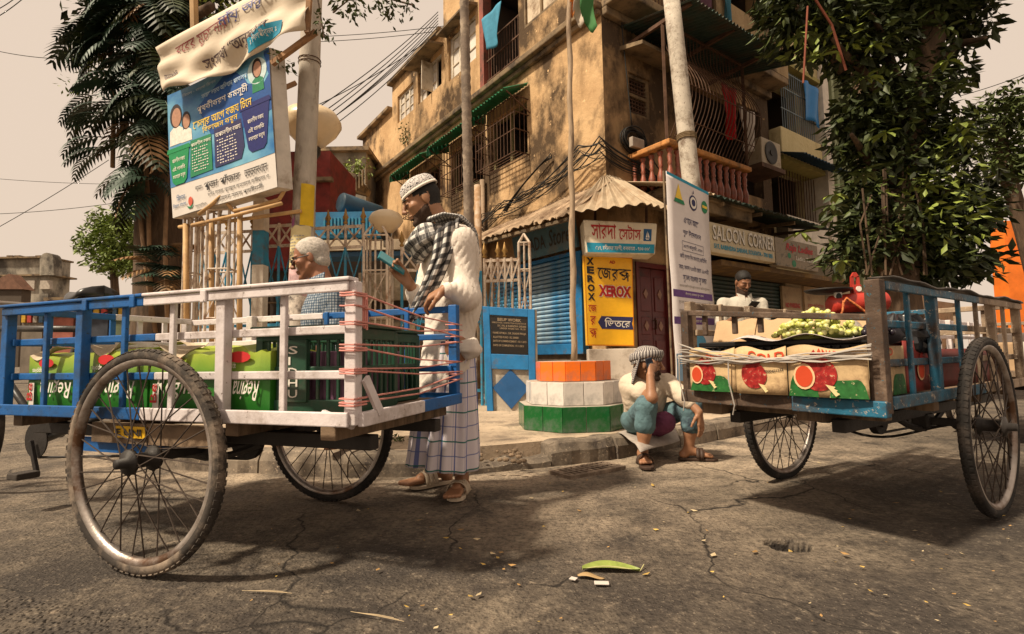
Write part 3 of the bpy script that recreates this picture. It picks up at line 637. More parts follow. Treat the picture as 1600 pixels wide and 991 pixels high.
# ================================================================ signs: helpers
class Sheet:
    """a flat or slightly twisted sign face given by its four corners; (u, v) run 0..1 right and up"""
    def __init__(s, bl, br, tr, tl, lift=0.004):
        s.c = [V(bl), V(br), V(tr), V(tl)]; s.n = (s.c[1] - s.c[0]).cross(s.c[3] - s.c[0]).normalized(); s.lift = lift
        if s.n.dot(CAM - s.c[0]) < 0: s.n = -s.n
        s.w = (s.c[1] - s.c[0]).length; s.h = (s.c[3] - s.c[0]).length; s.k = 0.0; s.fn = None
    def p(s, u, v, o=0.0):
        a, b, c, d = s.c; q = (a * (1 - u) + b * u) * (1 - v) + (d * (1 - u) + c * u) * v
        return q + s.n * (o + (s.fn(u, v) if s.fn else 0))
    def slab(s, mb, th): 
        f = [s.p(0, 0), s.p(1, 0), s.p(1, 1), s.p(0, 1)]; mb.prism(f, -s.n * th)
    def rect(s, mb, u0, v0, u1, v1, o=0.004, n=1, m=1):
        if n == 1 and m == 1: mb.quad(s.p(u0, v0, o), s.p(u1, v0, o), s.p(u1, v1, o), s.p(u0, v1, o))
        else: mb.grid(lambda a, b: s.p(u0 + (u1 - u0) * a, v0 + (v1 - v0) * b, o), n, m)
    def poly(s, mb, pts, o=0.004): mb.add([s.p(u, v, o) for u, v in pts], [tuple(range(len(pts)))])
    def disc(s, mb, u, v, ru, rv, o=0.004, n=20): s.poly(mb, [(u + ru * math.cos(2 * PI * i / n), v + rv * math.sin(2 * PI * i / n)) for i in range(n)], o)
    def text(s, mb, t, u0, v0, u1, v1, o=0.008, bold=0.012, rise=0.0, slant=0.0):
        if any('\u0980' <= ch <= '\u09ff' for ch in t): bold = min(bold, 0.008)
        vs, fs = text_data(t, bold)
        if not len(vs): return
        a, b = vs.min(0), vs.max(0); z = np.maximum(b - a, 1e-6)
        P = []
        for q in vs:
            x, y = (q[0] - a[0]) / z[0], (q[1] - a[1]) / z[1]; P.append(s.p(u0 + (u1 - u0) * x + slant * y, v0 + (v1 - v0) * y + rise * x, o))
        mb.add(P, fs)
def ink(name, col): return flat(name, col, 0.55, var=0.15, scale=30)
K_BLACK = ink('black lettering', (0.02, 0.018, 0.018)); K_RED = ink('red lettering', (0.42, 0.02, 0.02)); K_WHITE = ink('white lettering', (0.75, 0.70, 0.62)); K_BLUE = ink('blue lettering', (0.02, 0.09, 0.22))
K_NAVY = ink('navy lettering', (0.03, 0.03, 0.10)); K_CYAN = ink('cyan print', (0.02, 0.27, 0.42)); K_YEL = ink('yellow lettering', (0.80, 0.55, 0.06)); K_GREEN = ink('green print', (0.02, 0.20, 0.09)); K_PURP = ink('purple print', (0.13, 0.06, 0.22)); K_SKIN = ink('printed skin tone', (0.42, 0.22, 0.14)); K_GREY = ink('grey lettering', (0.33, 0.30, 0.27))
def lettering(parent, m, items, sheet):
    for it in items: mb = MB(); sheet.text(mb, *it[0:5], **(it[5] if len(it) > 5 else {})); o = mb.build('lettering', m, parent)
    return o
M_BLUEP = mat('chalky blue paint', (0.012, 0.15, 0.36), 0.6, var=0.25, bump=0.15, dirt=(0.10, 0.09, 0.08), dirt_amt=0.25, dscale=4, spec=0.4)
# ================================================================ shop on the left facade: blue roller shutter
def blue_shop():
    t = thing('roller_shutter', 'blue steel roller shutter with frame on the corner shop', 'shutter', LP(1.8, PZ, 0.12))
    a0, a1 = 0.62, 3.1; z0, z1 = 0.92, lq(905, 398, 0.12)[1]
    m_s = mat('sun bleached blue slats', (0.035, 0.21, 0.42), 0.45, var=0.3, scale=2.5, bump=0.08, dirt=(0.34, 0.42, 0.46), dirt_amt=0.5, dscale=1.4, spec=0.5)
    n = 19; h = (z1 - z0) / n
    sl = MB(); prof = [(-0.5, 0.0), (-0.35, 0.028), (0.0, 0.040), (0.35, 0.028), (0.5, 0.0)]
    pts = [DL * 0 + NL * y + Z * (x * (h - 0.006)) for x, y in prof]
    vs = [p - DL * ((a1 - a0) / 2) for p in pts] + [p + DL * ((a1 - a0) / 2) for p in pts]; sl.add(vs, [(i, i + 1, 6 + i, 5 + i) for i in range(4)] + [(0, 5, 9, 4)])
    me = sl.mesh('slat', m_s)
    for i in range(n): o = link('slat', me, t); o.location = LP((a0 + a1) / 2, z0 + h * (i + 0.5), 0.12) - t.location
    mb = MB(); mb.box((LP(0.45, PZ + 0.6, 0.06) + LP(0.62, z1 + 0.05, 0.2)) / 2, (0.17, 0.14, z1 + 0.05 - PZ - 0.6), ax=(DL, NL, Z)); mb.build('side_post', M_BLUEP, t, bev=0.008)
    mb = MB(); mb.box((LP(0.62, 0.74, 0.07) + LP(a1, z0, 0.17)) / 2, (a1 - 0.62, 0.1, z0 - 0.74), ax=(DL, NL, Z)); mb.build('bottom_rail', M_BLUEP, t, bev=0.008)
    mb = MB(); mb.box((LP(0.62, z1, 0.06) + LP(a1, z1 + 0.06, 0.2)) / 2, (a1 - 0.62, 0.14, 0.06), ax=(DL, NL, Z)); mb.build('header', M_BLUEP, t)
    mb = MB(); mb.box((LP(0.0, PZ, 0.0) + LP(a1, 0.74, 0.1)) / 2, (a1, 0.1, 0.6), ax=(DL, NL, Z)); mb.build('plinth', mat('black stained plinth', (0.10, 0.075, 0.055), 0.9, bump=0.4, var=0.4), t)
    # name board above the shutter
    s = Sheet(LP(2.2, z1 + 0.10, 0.26), LP(0.45, z1 + 0.10, 0.26), LP(0.45, z1 + 0.58, 0.34), LP(2.2, z1 + 0.58, 0.34))
    b = thing('shop_name_board', 'faded blue grey name board reading Sarada Stores above the blue shutter', 'sign', LP(1.3, z1 + 0.1, 0.3)); mb = MB(); s.slab(mb, 0.05); mb.build('panel', mat('faded blue grey board', (0.10, 0.20, 0.25), 0.7, var=0.25, dirt=(0.2, 0.17, 0.13), dirt_amt=0.4), b)
    lettering(b, ink('dark board lettering', (0.05, 0.045, 0.04)), [('SARADA', 0.08, 0.25, 0.55, 0.75), ('Stores', 0.60, 0.25, 0.97, 0.85, dict(slant=0.03))], s)
blue_shop()
def store_sign():
    s = Sheet(D(916, 396, 7.9), D(1024, 398, 7.9), D(1027, 349, 7.9), D(911, 343, 7.9))
    t = thing('store_sign', 'white box sign with red Bengali letters and blue address band over the door', 'sign', D(970, 400, 8.0))
    W = mat('yellowed white acrylic', (0.70, 0.62, 0.47), 0.45, var=0.1, dirt=(0.36, 0.28, 0.18), dirt_amt=0.3)
    mb = MB(); s.slab(mb, 0.42); mb.build('box', W, t, bev=0.02)
    mb = MB(); s.rect(mb, 0.02, 0.04, 0.98, 0.32); mb.build('address_band', K_CYAN, t)
    lettering(t, K_RED, [(bn('সারদা'), 0.10, 0.44, 0.44, 0.90, dict(bold=0.03)), (bn('স্টোর্স'), 0.48, 0.44, 0.78, 0.90, dict(bold=0.03))], s)
    lettering(t, K_WHITE, [(bn('৫১৭, রবীন্দ্র সরণী, কলকাতা - ৭০০ ০০৫'), 0.14, 0.09, 0.92, 0.27, dict(bold=0.02))], s)
    mb = MB(); s.rect(mb, 0.82, 0.42, 0.93, 0.80); l = mb.build('emblem', K_BLUE, t)
    mb = MB(); s.poly(mb, [(0.845, 0.50), (0.905, 0.50), (0.89, 0.46), (0.86, 0.46)], 0.008); s.poly(mb, [(0.85, 0.53), (0.872, 0.53), (0.872, 0.74)], 0.008); s.poly(mb, [(0.878, 0.53), (0.905, 0.53), (0.88, 0.70)], 0.008); mb.build('sail', K_WHITE, l)
    # brackets under the tin roof
    mb = MB(); mb.beam(D(930, 345, 8.1), D(930, 318, 8.3), 0.04); mb.build('bracket', M_IRON, t); mb = MB(); mb.beam(D(1010, 350, 8.1), D(1010, 322, 8.3), 0.04); mb.build('bracket', M_IRON, t)
store_sign()
def xerox_sign():
    s = Sheet(D(918, 540, 8.15), D(991, 541, 8.2), D(988, 403, 8.2), D(912, 397, 8.15))
    t = thing('copy_shop_sign', 'yellow XEROX sign with red and black lettering at the shop corner', 'sign', D(952, 541, 8.25))
    mb = MB(); s.slab(mb, 0.14); mb.build('box', mat('bright yellow sign enamel', (0.83, 0.44, 0.012), 0.42, var=0.1, spec=0.5, dirt=(0.55, 0.27, 0.02), dirt_amt=0.2), t, bev=0.008)
    mb = MB()
    for r in ((0.0, 0, 0.015, 1), (0.985, 0, 1, 1), (0.015, 0, 0.985, 0.012), (0.015, 0.988, 0.985, 1)): s.rect(mb, *r, 0.003)
    mb.build('border', flat('orange border', (0.62, 0.20, 0.01)), t)
    items = [(c, 0.05, 0.885 - i * 0.098, 0.20, 0.965 - i * 0.098, dict(bold=0.05)) for i, c in enumerate('XEROX')]
    lettering(t, K_BLACK, items, s)
    # big word: white outline below, colour above
    big = [(bn('জে'), 0.27, 0.735, 0.55, 0.875), (bn('র'), 0.56, 0.72, 0.70, 0.855), (bn('ক'), 0.70, 0.765, 0.96, 0.86), (bn('স'), 0.76, 0.725, 0.93, 0.795)]
    lettering(t, K_WHITE, [b + (dict(bold=0.085, o=0.005),) for b in big] + [('XEROX', 0.275, 0.535, 0.965, 0.675, dict(bold=0.10, o=0.005))], s)
    lettering(t, K_BLACK, [b + (dict(bold=0.035, o=0.009),) for b in big], s)
    lettering(t, K_RED, [('XEROX', 0.28, 0.54, 0.96, 0.67, dict(bold=0.05, o=0.009)), ('AD', 0.52, 0.915, 0.64, 0.95, dict(bold=0.04)), (bn('জে'), 0.05, 0.37, 0.22, 0.45, dict(bold=0.05)), (bn('র'), 0.08, 0.225, 0.20, 0.32, dict(bold=0.05)), (bn('ক'), 0.05, 0.12, 0.22, 0.185, dict(bold=0.04)), (bn('স'), 0.08, 0.085, 0.20, 0.14, dict(bold=0.04))], s)
    mb = MB(); s.poly(mb, [(0.24, 0.255), (0.33, 0.335), (0.33, 0.325), (0.99, 0.325), (0.96, 0.255), (0.99, 0.185), (0.33, 0.185), (0.33, 0.175)]); ar = mb.build('arrow', K_NAVY, t)
    lettering(ar, K_WHITE, [(bn('ভিতরে'), 0.38, 0.205, 0.93, 0.31, dict(bold=0.02))], s)
    # white cement base the sign stands on
    b = thing('sign_plinth', 'whitewashed cement block below the yellow sign', 'plinth', D(960, 590, 8.15)); p0 = D(962, 545, 8.2); mb = MB(); mb.box((p0.x - 0.06, 8.25, (p0.z + PZ) / 2), (0.74, 0.3, p0.z - PZ - 0.002)); mb.build('block', mat('whitewash', (0.60, 0.53, 0.45), 0.9, var=0.15, dirt=(0.25, 0.2, 0.15), dirt_amt=0.4), b, bev=0.01)
xerox_sign()
def red_door():
    t = thing('panelled_door', 'dark red wooden door with carved panels beside the yellow sign', 'door', RP(1.05, PZ, 0))
    m = mat('dark red door varnish', (0.105, 0.014, 0.014), 0.4, var=0.3, bump=0.1, spec=0.5, dirt=(0.04, 0.015, 0.012), dirt_amt=0.4)
    a, b, z1 = 0.62, 1.52, 2.28; mb = MB()
    for u0, u1 in ((a, a + 0.08), (b - 0.08, b)): mb.box((RP(u0, PZ, -0.06) + RP(u1, z1, 0.03)) / 2, (0.08, 0.09, z1 - PZ), ax=(DR, NR, Z))
    mb.box((RP(a + 0.08, z1 - 0.08, -0.06) + RP(b - 0.08, z1, 0.03)) / 2, (b - a - 0.16, 0.088, 0.08), ax=(DR, NR, Z)); mb.build('door_frame', m, t, bev=0.006)
    for k in range(2):
        u0 = a + 0.085 + k * 0.37; u1 = u0 + 0.36; mb = MB(); mb.box((RP(u0, PZ + 0.02, -0.08) + RP(u1, z1 - 0.085, -0.04)) / 2, (0.358, 0.04, z1 - PZ - 0.11), ax=(DR, NR, Z)); lf = mb.build('door_leaf', m, t, bev=0.004)
        for j, (c, d) in enumerate(((0.35, 0.95), (1.05, 1.35), (1.45, 2.05))):
            mb = MB(); mb.box((RP(u0 + 0.06, c, -0.04) + RP(u1 - 0.06, d, -0.022)) / 2, (0.24, 0.018, d - c), ax=(DR, NR, Z)); mb.build('panel', m, lf, bev=0.008)
        mb = MB(); um = (u0 + u1) / 2
        for zc in (1.2, 1.75): mb.prism([RP(um - 0.06, zc, -0.02), RP(um, zc - 0.09, -0.02), RP(um + 0.06, zc, -0.02), RP(um, zc + 0.09, -0.02)], NR * 0.012)
        mb.build('carving', mat('worn carving', (0.28, 0.16, 0.12), 0.5), lf)
    mb = MB(); mb.tube([RP(1.10, 1.15, -0.04), RP(1.10, 1.15, 0.02), RP(1.10, 1.3, 0.02), RP(1.10, 1.3, -0.04)], 0.012, 8); mb.build('handle', M_IRON, t)
    mb = MB(); mb.box((RP(1.56, PZ, 0.0) + RP(1.86, 3.0, 0.12)) / 2, (0.3, 0.12, 3.0 - PZ), ax=(DR, NR, Z)); one(mb, 'wall_pier', 'cream plastered pier between the red door and the printed banner', 'pier', mat('cream plaster pier', (0.50, 0.36, 0.20), 0.9, var=0.2, dirt=(0.2, 0.13, 0.08), dirt_amt=0.4), bev=0.01)
red_door()
def saloon():
    o = 0.95; a = rq(1108, 345, o); b = rq(1210, 372, o); c = rq(1277, 388, o); za, zb = rq(1160, 358, o)[1], rq(1160, 402, o)[1]
    s = Sheet(RP(a[0], zb, o), RP(b[0] - 0.015, zb, o), RP(b[0] - 0.015, za, o), RP(a[0], za, o))
    t = thing('saloon_sign', 'long cream SALOON CORNER sign with blue address line', 'sign', RP((a[0] + b[0]) / 2, zb, o)); mb = MB(); s.slab(mb, 0.16); mb.build('box', mat('cream sign sheet', (0.66, 0.56, 0.38), 0.6, var=0.12, dirt=(0.4, 0.3, 0.18), dirt_amt=0.4), t, bev=0.01)
    lettering(t, ink('raised grey letters', (0.20, 0.17, 0.12)), [('SALOON', 0.035, 0.40, 0.50, 0.90, dict(bold=0.03, o=0.004)), ('CORNER', 0.555, 0.40, 0.985, 0.90, dict(bold=0.03, o=0.004))], s)
    lettering(t, K_WHITE, [('SALOON', 0.03, 0.42, 0.49, 0.92, dict(bold=0.015, o=0.02)), ('CORNER', 0.55, 0.42, 0.98, 0.92, dict(bold=0.015, o=0.02))], s)
    lettering(t, K_CYAN, [('517, RABINDRA SARANI, KOLKATA - 700 003', 0.05, 0.11, 0.95, 0.30, dict(bold=0.035))], s)
    s = Sheet(RP(b[0] + 0.015, zb - 0.04, o), RP(c[0], zb - 0.04, o), RP(c[0], za, o), RP(b[0] + 0.015, za, o))
    t = thing('tailor_sign', 'worn shop sign with red Raja Ladies lettering over green smears', 'sign', RP((c[0] + b[0]) / 2, zb, o)); mb = MB(); s.slab(mb, 0.14); mb.build('box', mat('worn sign print', (0.30, 0.24, 0.17), 0.6, var=0.3, scale=9, dirt=(0.07, 0.06, 0.045), dirt_amt=0.5, dscale=9), t, bev=0.01)
    lettering(t, K_RED, [('Raja Ladies', 0.22, 0.52, 0.85, 0.86, dict(bold=0.03, slant=0.03))], s)
    mb = MB(); s.disc(mb, 0.40, 0.16, 0.05, 0.13, n=9); s.disc(mb, 0.30, 0.42, 0.04, 0.10, n=9); mb.build('print_patch', K_GREEN, t, kind='stuff')
    lettering(t, K_WHITE, [('Ladies Tailor', 0.45, 0.30, 0.9, 0.45)], s)
    # canopy soffit under the signs and the two dark green shutters behind
    mb = MB(); mb.box((RP(1.9, zb - 0.14, 0.0) + RP(7.4, zb - 0.05, o - 0.16)) / 2, (5.5, o - 0.16, 0.09), ax=(DR, NR, Z)); one(mb, 'sign_canopy', 'brown boarded canopy under the saloon and tailor signs', 'canopy', mat('brown boarding', (0.16, 0.10, 0.05), 0.8, var=0.3, dirt=(0.28, 0.17, 0.05), dirt_amt=0.4))
    ms = mat('dark green shutter paint', (0.022, 0.042, 0.035), 0.55, var=0.3, bump=0.1, spec=0.4, dirt=(0.05, 0.045, 0.035), dirt_amt=0.4)
    for k, (u0, u1, wd) in enumerate(((2.05, 3.55, 'left'), (3.62, 5.2, 'right'))):
        t = thing('closed_shutter', 'dark green roller shutter directly behind the man in the pale shirt' if k == 0 else 'dark green roller shutter below the tailor sign', 'shutter', RP((u0 + u1) / 2, PZ, 0.06), group='dark green shop shutters')
        nsl = 26; zt = zb - 0.15; h = (zt - PZ) / nsl; w_ = u1 - u0
        pts = [NR * y + Z * (x * (h - 0.004)) for x, y in ((-0.5, 0), (-0.2, 0.022), (0.2, 0.022), (0.5, 0))]; sl = MB(); sl.add([p - DR * w_ / 2 for p in pts] + [p + DR * w_ / 2 for p in pts], [(0, 1, 5, 4), (1, 2, 6, 5), (2, 3, 7, 6), (0, 4, 7, 3)]); me = sl.mesh('slat', ms)
        for i in range(nsl): q = link('slat', me, t); q.location = RP((u0 + u1) / 2, PZ + h * (i + 0.5), 0.06) - t.location
    # notice boards further along the pavement wall
    for k, (x0, x1, txt, lab) in enumerate(((1222, 1251, ['NO PARKING', 'IN FRONT OF THE GATE'], 'beige board painted NO PARKING in red on the pavement wall'), (1256, 1288, [bn('এখানে গাড়ি রাখিবেন'), bn('না আদেশ')], 'beige board with red Bengali notice right of the NO PARKING board'))):
        oo = 0.15; q0 = rq(x0, 447, oo); q1 = rq(x1, 455, oo); s = Sheet(RP(q0[0], 1.3, oo), RP(q1[0], 1.3, oo), RP(q1[0], q0[1], oo), RP(q0[0], q0[1], oo))
        t = thing('notice_board', lab, 'notice', RP((q0[0] + q1[0]) / 2, 1.3, oo)); mb = MB(); s.slab(mb, 0.05); mb.build('panel', mat('beige wall paint', (0.42, 0.30, 0.18), 0.85, var=0.2, dirt=(0.2, 0.13, 0.08), dirt_amt=0.4), t)
        lettering(t, K_RED, [(txt[0], 0.12, 0.45, 0.9, 0.58, dict(bold=0.03)), (txt[1], 0.12, 0.28, 0.9, 0.38, dict(bold=0.02))], s)
saloon()
# ================================================================ printed banner and leaning pole on the right pavement
def banner():
    b0 = V((D(1040, 262, 5.6).x, 5.6, 0)); w_ = 0.765
    def P(t, z): return b0 + DR * t + Z * z
    s = Sheet(P(0.03, 0.42), P(w_, 0.46), P(w_, 2.60), P(0.0, 2.71)); s.fn = lambda u, v: 0.008 * math.sin(v * 17 + u * 3) * (1 - v) + 0.006 * math.sin(v * 7)
    t = thing('printed_banner', 'tall white printed banner with emblems and purple bands tied to the pole', 'banner', P(0.35, PZ))
    fab = flat('white vinyl banner', (0.68, 0.62, 0.60), 0.5, var=0.1, scale=3, bump=0.1)
    mb = MB(); s.rect(mb, 0, 0, 1, 1, 0, 6, 40); mb.build('sheet', fab, t, thick=0.006, smooth=True)
    mb = MB(); s.rect(mb, 0.02, 0.27, 0.98, 0.305, 0.006, 6, 2); s.rect(mb, 0.02, 0.40, 0.98, 0.435, 0.006, 6, 2); mb.build('print_band', K_PURP, t, kind='stuff')
    mb = MB(); s.rect(mb, 0.0, 0.985, 1, 1.0, 0.006, 6, 1); mb.build('top_band', K_CYAN, t)
    mb = MB(); s.rect(mb, 0.01, 0.0, 0.99, 0.13, 0.006, 6, 4); mb.build('bottom_band', ink('pale blue print', (0.22, 0.38, 0.55)), t)
    mb = MB(); s.disc(mb, 0.5, 0.17, 0.26, 0.06, 0.010, 24); mb.build('oval_emblem', ink('blue oval print', (0.10, 0.33, 0.52)), t)
    lines = [(bn('এখানে আছে'), 0.36, 0.775, 0.72, 0.81), (bn('শুভ উদ্বোধন'), 0.33, 0.705, 0.76, 0.75, dict(bold=0.03)), (bn('২৩ শে জানুয়ারি, ২০২০'), 0.33, 0.645, 0.78, 0.675), (bn('প্রতি বুধবার দিন সন্ধ্যায় প্রতিদিন'), 0.24, 0.59, 0.88, 0.625), (bn('সময়: সকাল ৭:০০টা থেকে ১১:০০টা'), 0.20, 0.535, 0.92, 0.57), (bn('সুফল বাংলার সুফলর'), 0.28, 0.475, 0.86, 0.515, dict(bold=0.03))]
    lettering(t, K_NAVY, lines, s)
    lettering(t, K_GREY, [(bn('জনতার প্রতিশ্রুতি পূরণে সরকার প্রতিশ্রুতিবদ্ধ'), 0.18, 0.448, 0.92, 0.467), (bn('সুফল বাংলার স্টলে ন্যায্য মূল্যে সবজি'), 0.14, 0.365, 0.94, 0.388), (bn('তাজা সবজি ফল সরাসরি ও নির্ভরযোগ্য'), 0.14, 0.325, 0.94, 0.348)], s)
    lettering(t, K_WHITE, [(bn('বিক্রয় কেন্দ্র শুভ হোক'), 0.3, 0.41, 0.75, 0.427), (bn('আপনার পরিবারে স্বাগতম'), 0.3, 0.28, 0.75, 0.297)], s)
    mb = MB()
    for r in ((0.30, 0.636, 0.81, 0.638), (0.30, 0.683, 0.81, 0.685), (0.30, 0.638, 0.305, 0.683), (0.805, 0.638, 0.81, 0.683)): s.rect(mb, *r, 0.008)
    mb.build('date_frame', K_NAVY, t)
    mb = MB(); s.poly(mb, [(0.16, 0.875), (0.36, 0.875), (0.26, 0.965)], 0.008); e = mb.build('triangle_emblem', K_YEL, t); mb = MB(); s.poly(mb, [(0.14, 0.868), (0.39, 0.868), (0.36, 0.888), (0.17, 0.888)], 0.012); mb.build('emblem_base', K_GREEN, e)
    mb = MB(); s.disc(mb, 0.60, 0.90, 0.095, 0.04, 0.008); e = mb.build('round_emblem', K_NAVY, t); mb = MB(); s.disc(mb, 0.60, 0.90, 0.075, 0.031, 0.011); mb.build('ring', K_WHITE, e); mb = MB(); s.disc(mb, 0.60, 0.90, 0.045, 0.018, 0.014); s.poly(mb, [(0.585, 0.947), (0.615, 0.947), (0.6, 0.968)], 0.014); mb.build('core', K_NAVY, e)
    mb = MB(); s.disc(mb, 0.88, 0.905, 0.075, 0.034, 0.008); e = mb.build('green_emblem', K_GREEN, t); mb = MB(); s.rect(mb, 0.82, 0.898, 0.94, 0.912, 0.011); mb.build('emblem_band', K_YEL, e)
    mb = MB(); mb.tube([P(0.01, 0.2) + NR * -0.03, P(0.0, 2.72) + NR * -0.03], 0.012, 6); mb.build('batten', M_TRIM, t); mb = MB(); mb.tube([P(w_, PZ) + NR * -0.03, P(w_, 2.61) + NR * -0.03], 0.012, 6); mb.build('batten', M_TRIM, t)
    # leaning lamp pole behind it
    Y = 6.35; p0 = D(1118, 640, Y); p0.z = PZ - 0.02; p1 = D(1045, -40, Y)
    t = thing('leaning_pole', 'whitewashed steel pole leaning left behind the printed banner', 'pole', p0)
    mp = mat('flaked white pole paint', (0.50, 0.44, 0.36), 0.7, var=0.15, scale=10, bump=0.2, dirt=(0.17, 0.12, 0.085), dirt_amt=0.45, dscale=6, chips=(0.12, 0.08, 0.06), chip_amt=0.2)
    mb = MB(); mb.tube([p0 + (p1 - p0) * (i / 6) for i in range(7)], [0.115, 0.113, 0.112, 0.108, 0.105, 0.102, 0.1], 18); mb.build('shaft', mp, t, smooth=True)
    mb = MB(); q = p0 + (p1 - p0) * 0.60; d = (p1 - p0).normalized(); a = d.cross(V((0, 1, 0))).normalized(); bb = d.cross(a)
    for k in range(4): mb.tube([q + d * (k * 0.018 + 0.006 * math.sin(i)) + (a * math.cos(i / 12 * 2 * PI) + bb * math.sin(i / 12 * 2 * PI)) * 0.116 for i in range(12)], 0.009, 5, closed=True)
    mb.build('rope_binding', mat('old rope', (0.16, 0.11, 0.06), 0.9), t)
    mb = MB(); mb.quad(q + a * 0.06 - bb * 0.118 + d * 0.1, q + a * -0.0 - bb * 0.12 + d * 0.1, q - a * 0.02 - bb * 0.125 - d * 0.28, q + a * 0.0 - bb * 0.125 - d * 0.28); mb.build('torn_sticker', flat('torn white sticker', (0.6, 0.56, 0.5)), t, thick=0.003)
banner()
# ================================================================ tricolour flag plinth and pole
def flag():
    c = G(900, 655, PZ); c = V((0.50, 4.42, PZ)); t = thing('flag_plinth', 'stepped octagonal flag plinth tiled orange, white and green', 'plinth', c)
    tiers = [(0.475, 0.0, 0.195, 'glossy green tiles', (0.008, 0.10, 0.022)), (0.405, 0.195, 0.375, 'glossy white tiles', (0.72, 0.66, 0.60)), (0.315, 0.375, 0.535, 'glossy orange tiles', (0.85, 0.17, 0.015))]
    ph = rad(-90 + 22.5 + 6)
    grout = mat('grey grout', (0.40, 0.35, 0.29), 0.9, bump=0.2)
    core = MB()
    for R_, z0, z1, nm, col in tiers:
        core.prism([c + V((math.cos(ph + PI / 4 * k) * (R_ - 0.008), math.sin(ph + PI / 4 * k) * (R_ - 0.008), z0 + 0.0005)) for k in range(8)], Z * (z1 - z0 - 0.001))
    cr = core.build('core', grout, t)
    for R_, z0, z1, nm, col in tiers:
        m = mat(nm, col, 0.22, var=0.06, bump=0.03, bscale=8, spec=0.5, dirt=tuple(x * 0.5 + 0.07 for x in col), dirt_amt=0.5, dscale=5, rnd=0.14); w_ = 2 * R_ * math.sin(PI / 8); n = 2
        tw = w_ / n - 0.005; tm = MB(); tm.box((0, 0, 0), (tw, 0.012, z1 - z0 - 0.006)); me = tm.mesh('tile', m)
        for k in range(8):
            a, b = [V((math.cos(ph + PI / 4 * j) * R_, math.sin(ph + PI / 4 * j) * R_, 0)) for j in (k, k + 1)]; u = (b - a).normalized(); nn = V((u.y, -u.x, 0))
            if nn.y > 0.5: continue
            for i in range(n):
                o = link('tile', me, t, bev=0.0025); o.location = a + u * (w_ * (i + 0.5) / n) + Z * ((z0 + z1) / 2) - nn * 0.004; o.rotation_euler = (0, 0, math.atan2(u.y, u.x))
    b0 = c + Z * 0.53; b0.x = D(897, 570, c.y).x
    top = D(888, -60, c.y)
    p = thing('flag_pole', 'thin weathered bamboo flag pole rising from the tiled plinth', 'pole', b0); mb = MB(); N = 28
    mb.tube([b0 + (top - b0) * (i / N) + V((0.006 * math.sin(i * 1.3), 0, 0)) for i in range(N + 1)], [0.026 - 0.006 * i / N + (0.003 if i % 3 == 0 else 0) for i in range(N + 1)], 10); mb.build('shaft', mat('weathered bamboo', (0.36, 0.26, 0.17), 0.75, var=0.35, scale=5, stretch=(6, 6, 1), dirt=(0.14, 0.09, 0.06), dirt_amt=0.4), p, smooth=True)
    f = thing('tricolour_flag', 'limp orange, white and green flag hanging at the top of the bamboo pole', 'flag', D(905, 60, c.y))
    for k, (nm, col, x0, x1, y0, y1) in enumerate((('saffron_band', (0.62, 0.20, 0.03), 893, 902, -40, 30), ('white_band', (0.5, 0.42, 0.33), 899, 914, -40, 46), ('green_band', (0.05, 0.17, 0.05), 909, 930, -40, 54))):
        def fn(u, v, x0=x0, x1=x1, y0=y0, y1=y1): 
            return D(x0 + (x1 - x0) * u + 5 * math.sin(v * 5 + k) * v, y0 + (y1 - y0) * v * (1 - 0.35 * abs(u - 0.6)), c.y - 0.02 - 0.03 * k - 0.05 * math.sin(u * 3 + v * 4) * v)
        mb = MB(); mb.grid(fn, 6, 10); mb.build(nm, flat(nm.replace('_', ' '), col, 0.8, bump=0.1), f, smooth=True, thick=0.003)
flag()
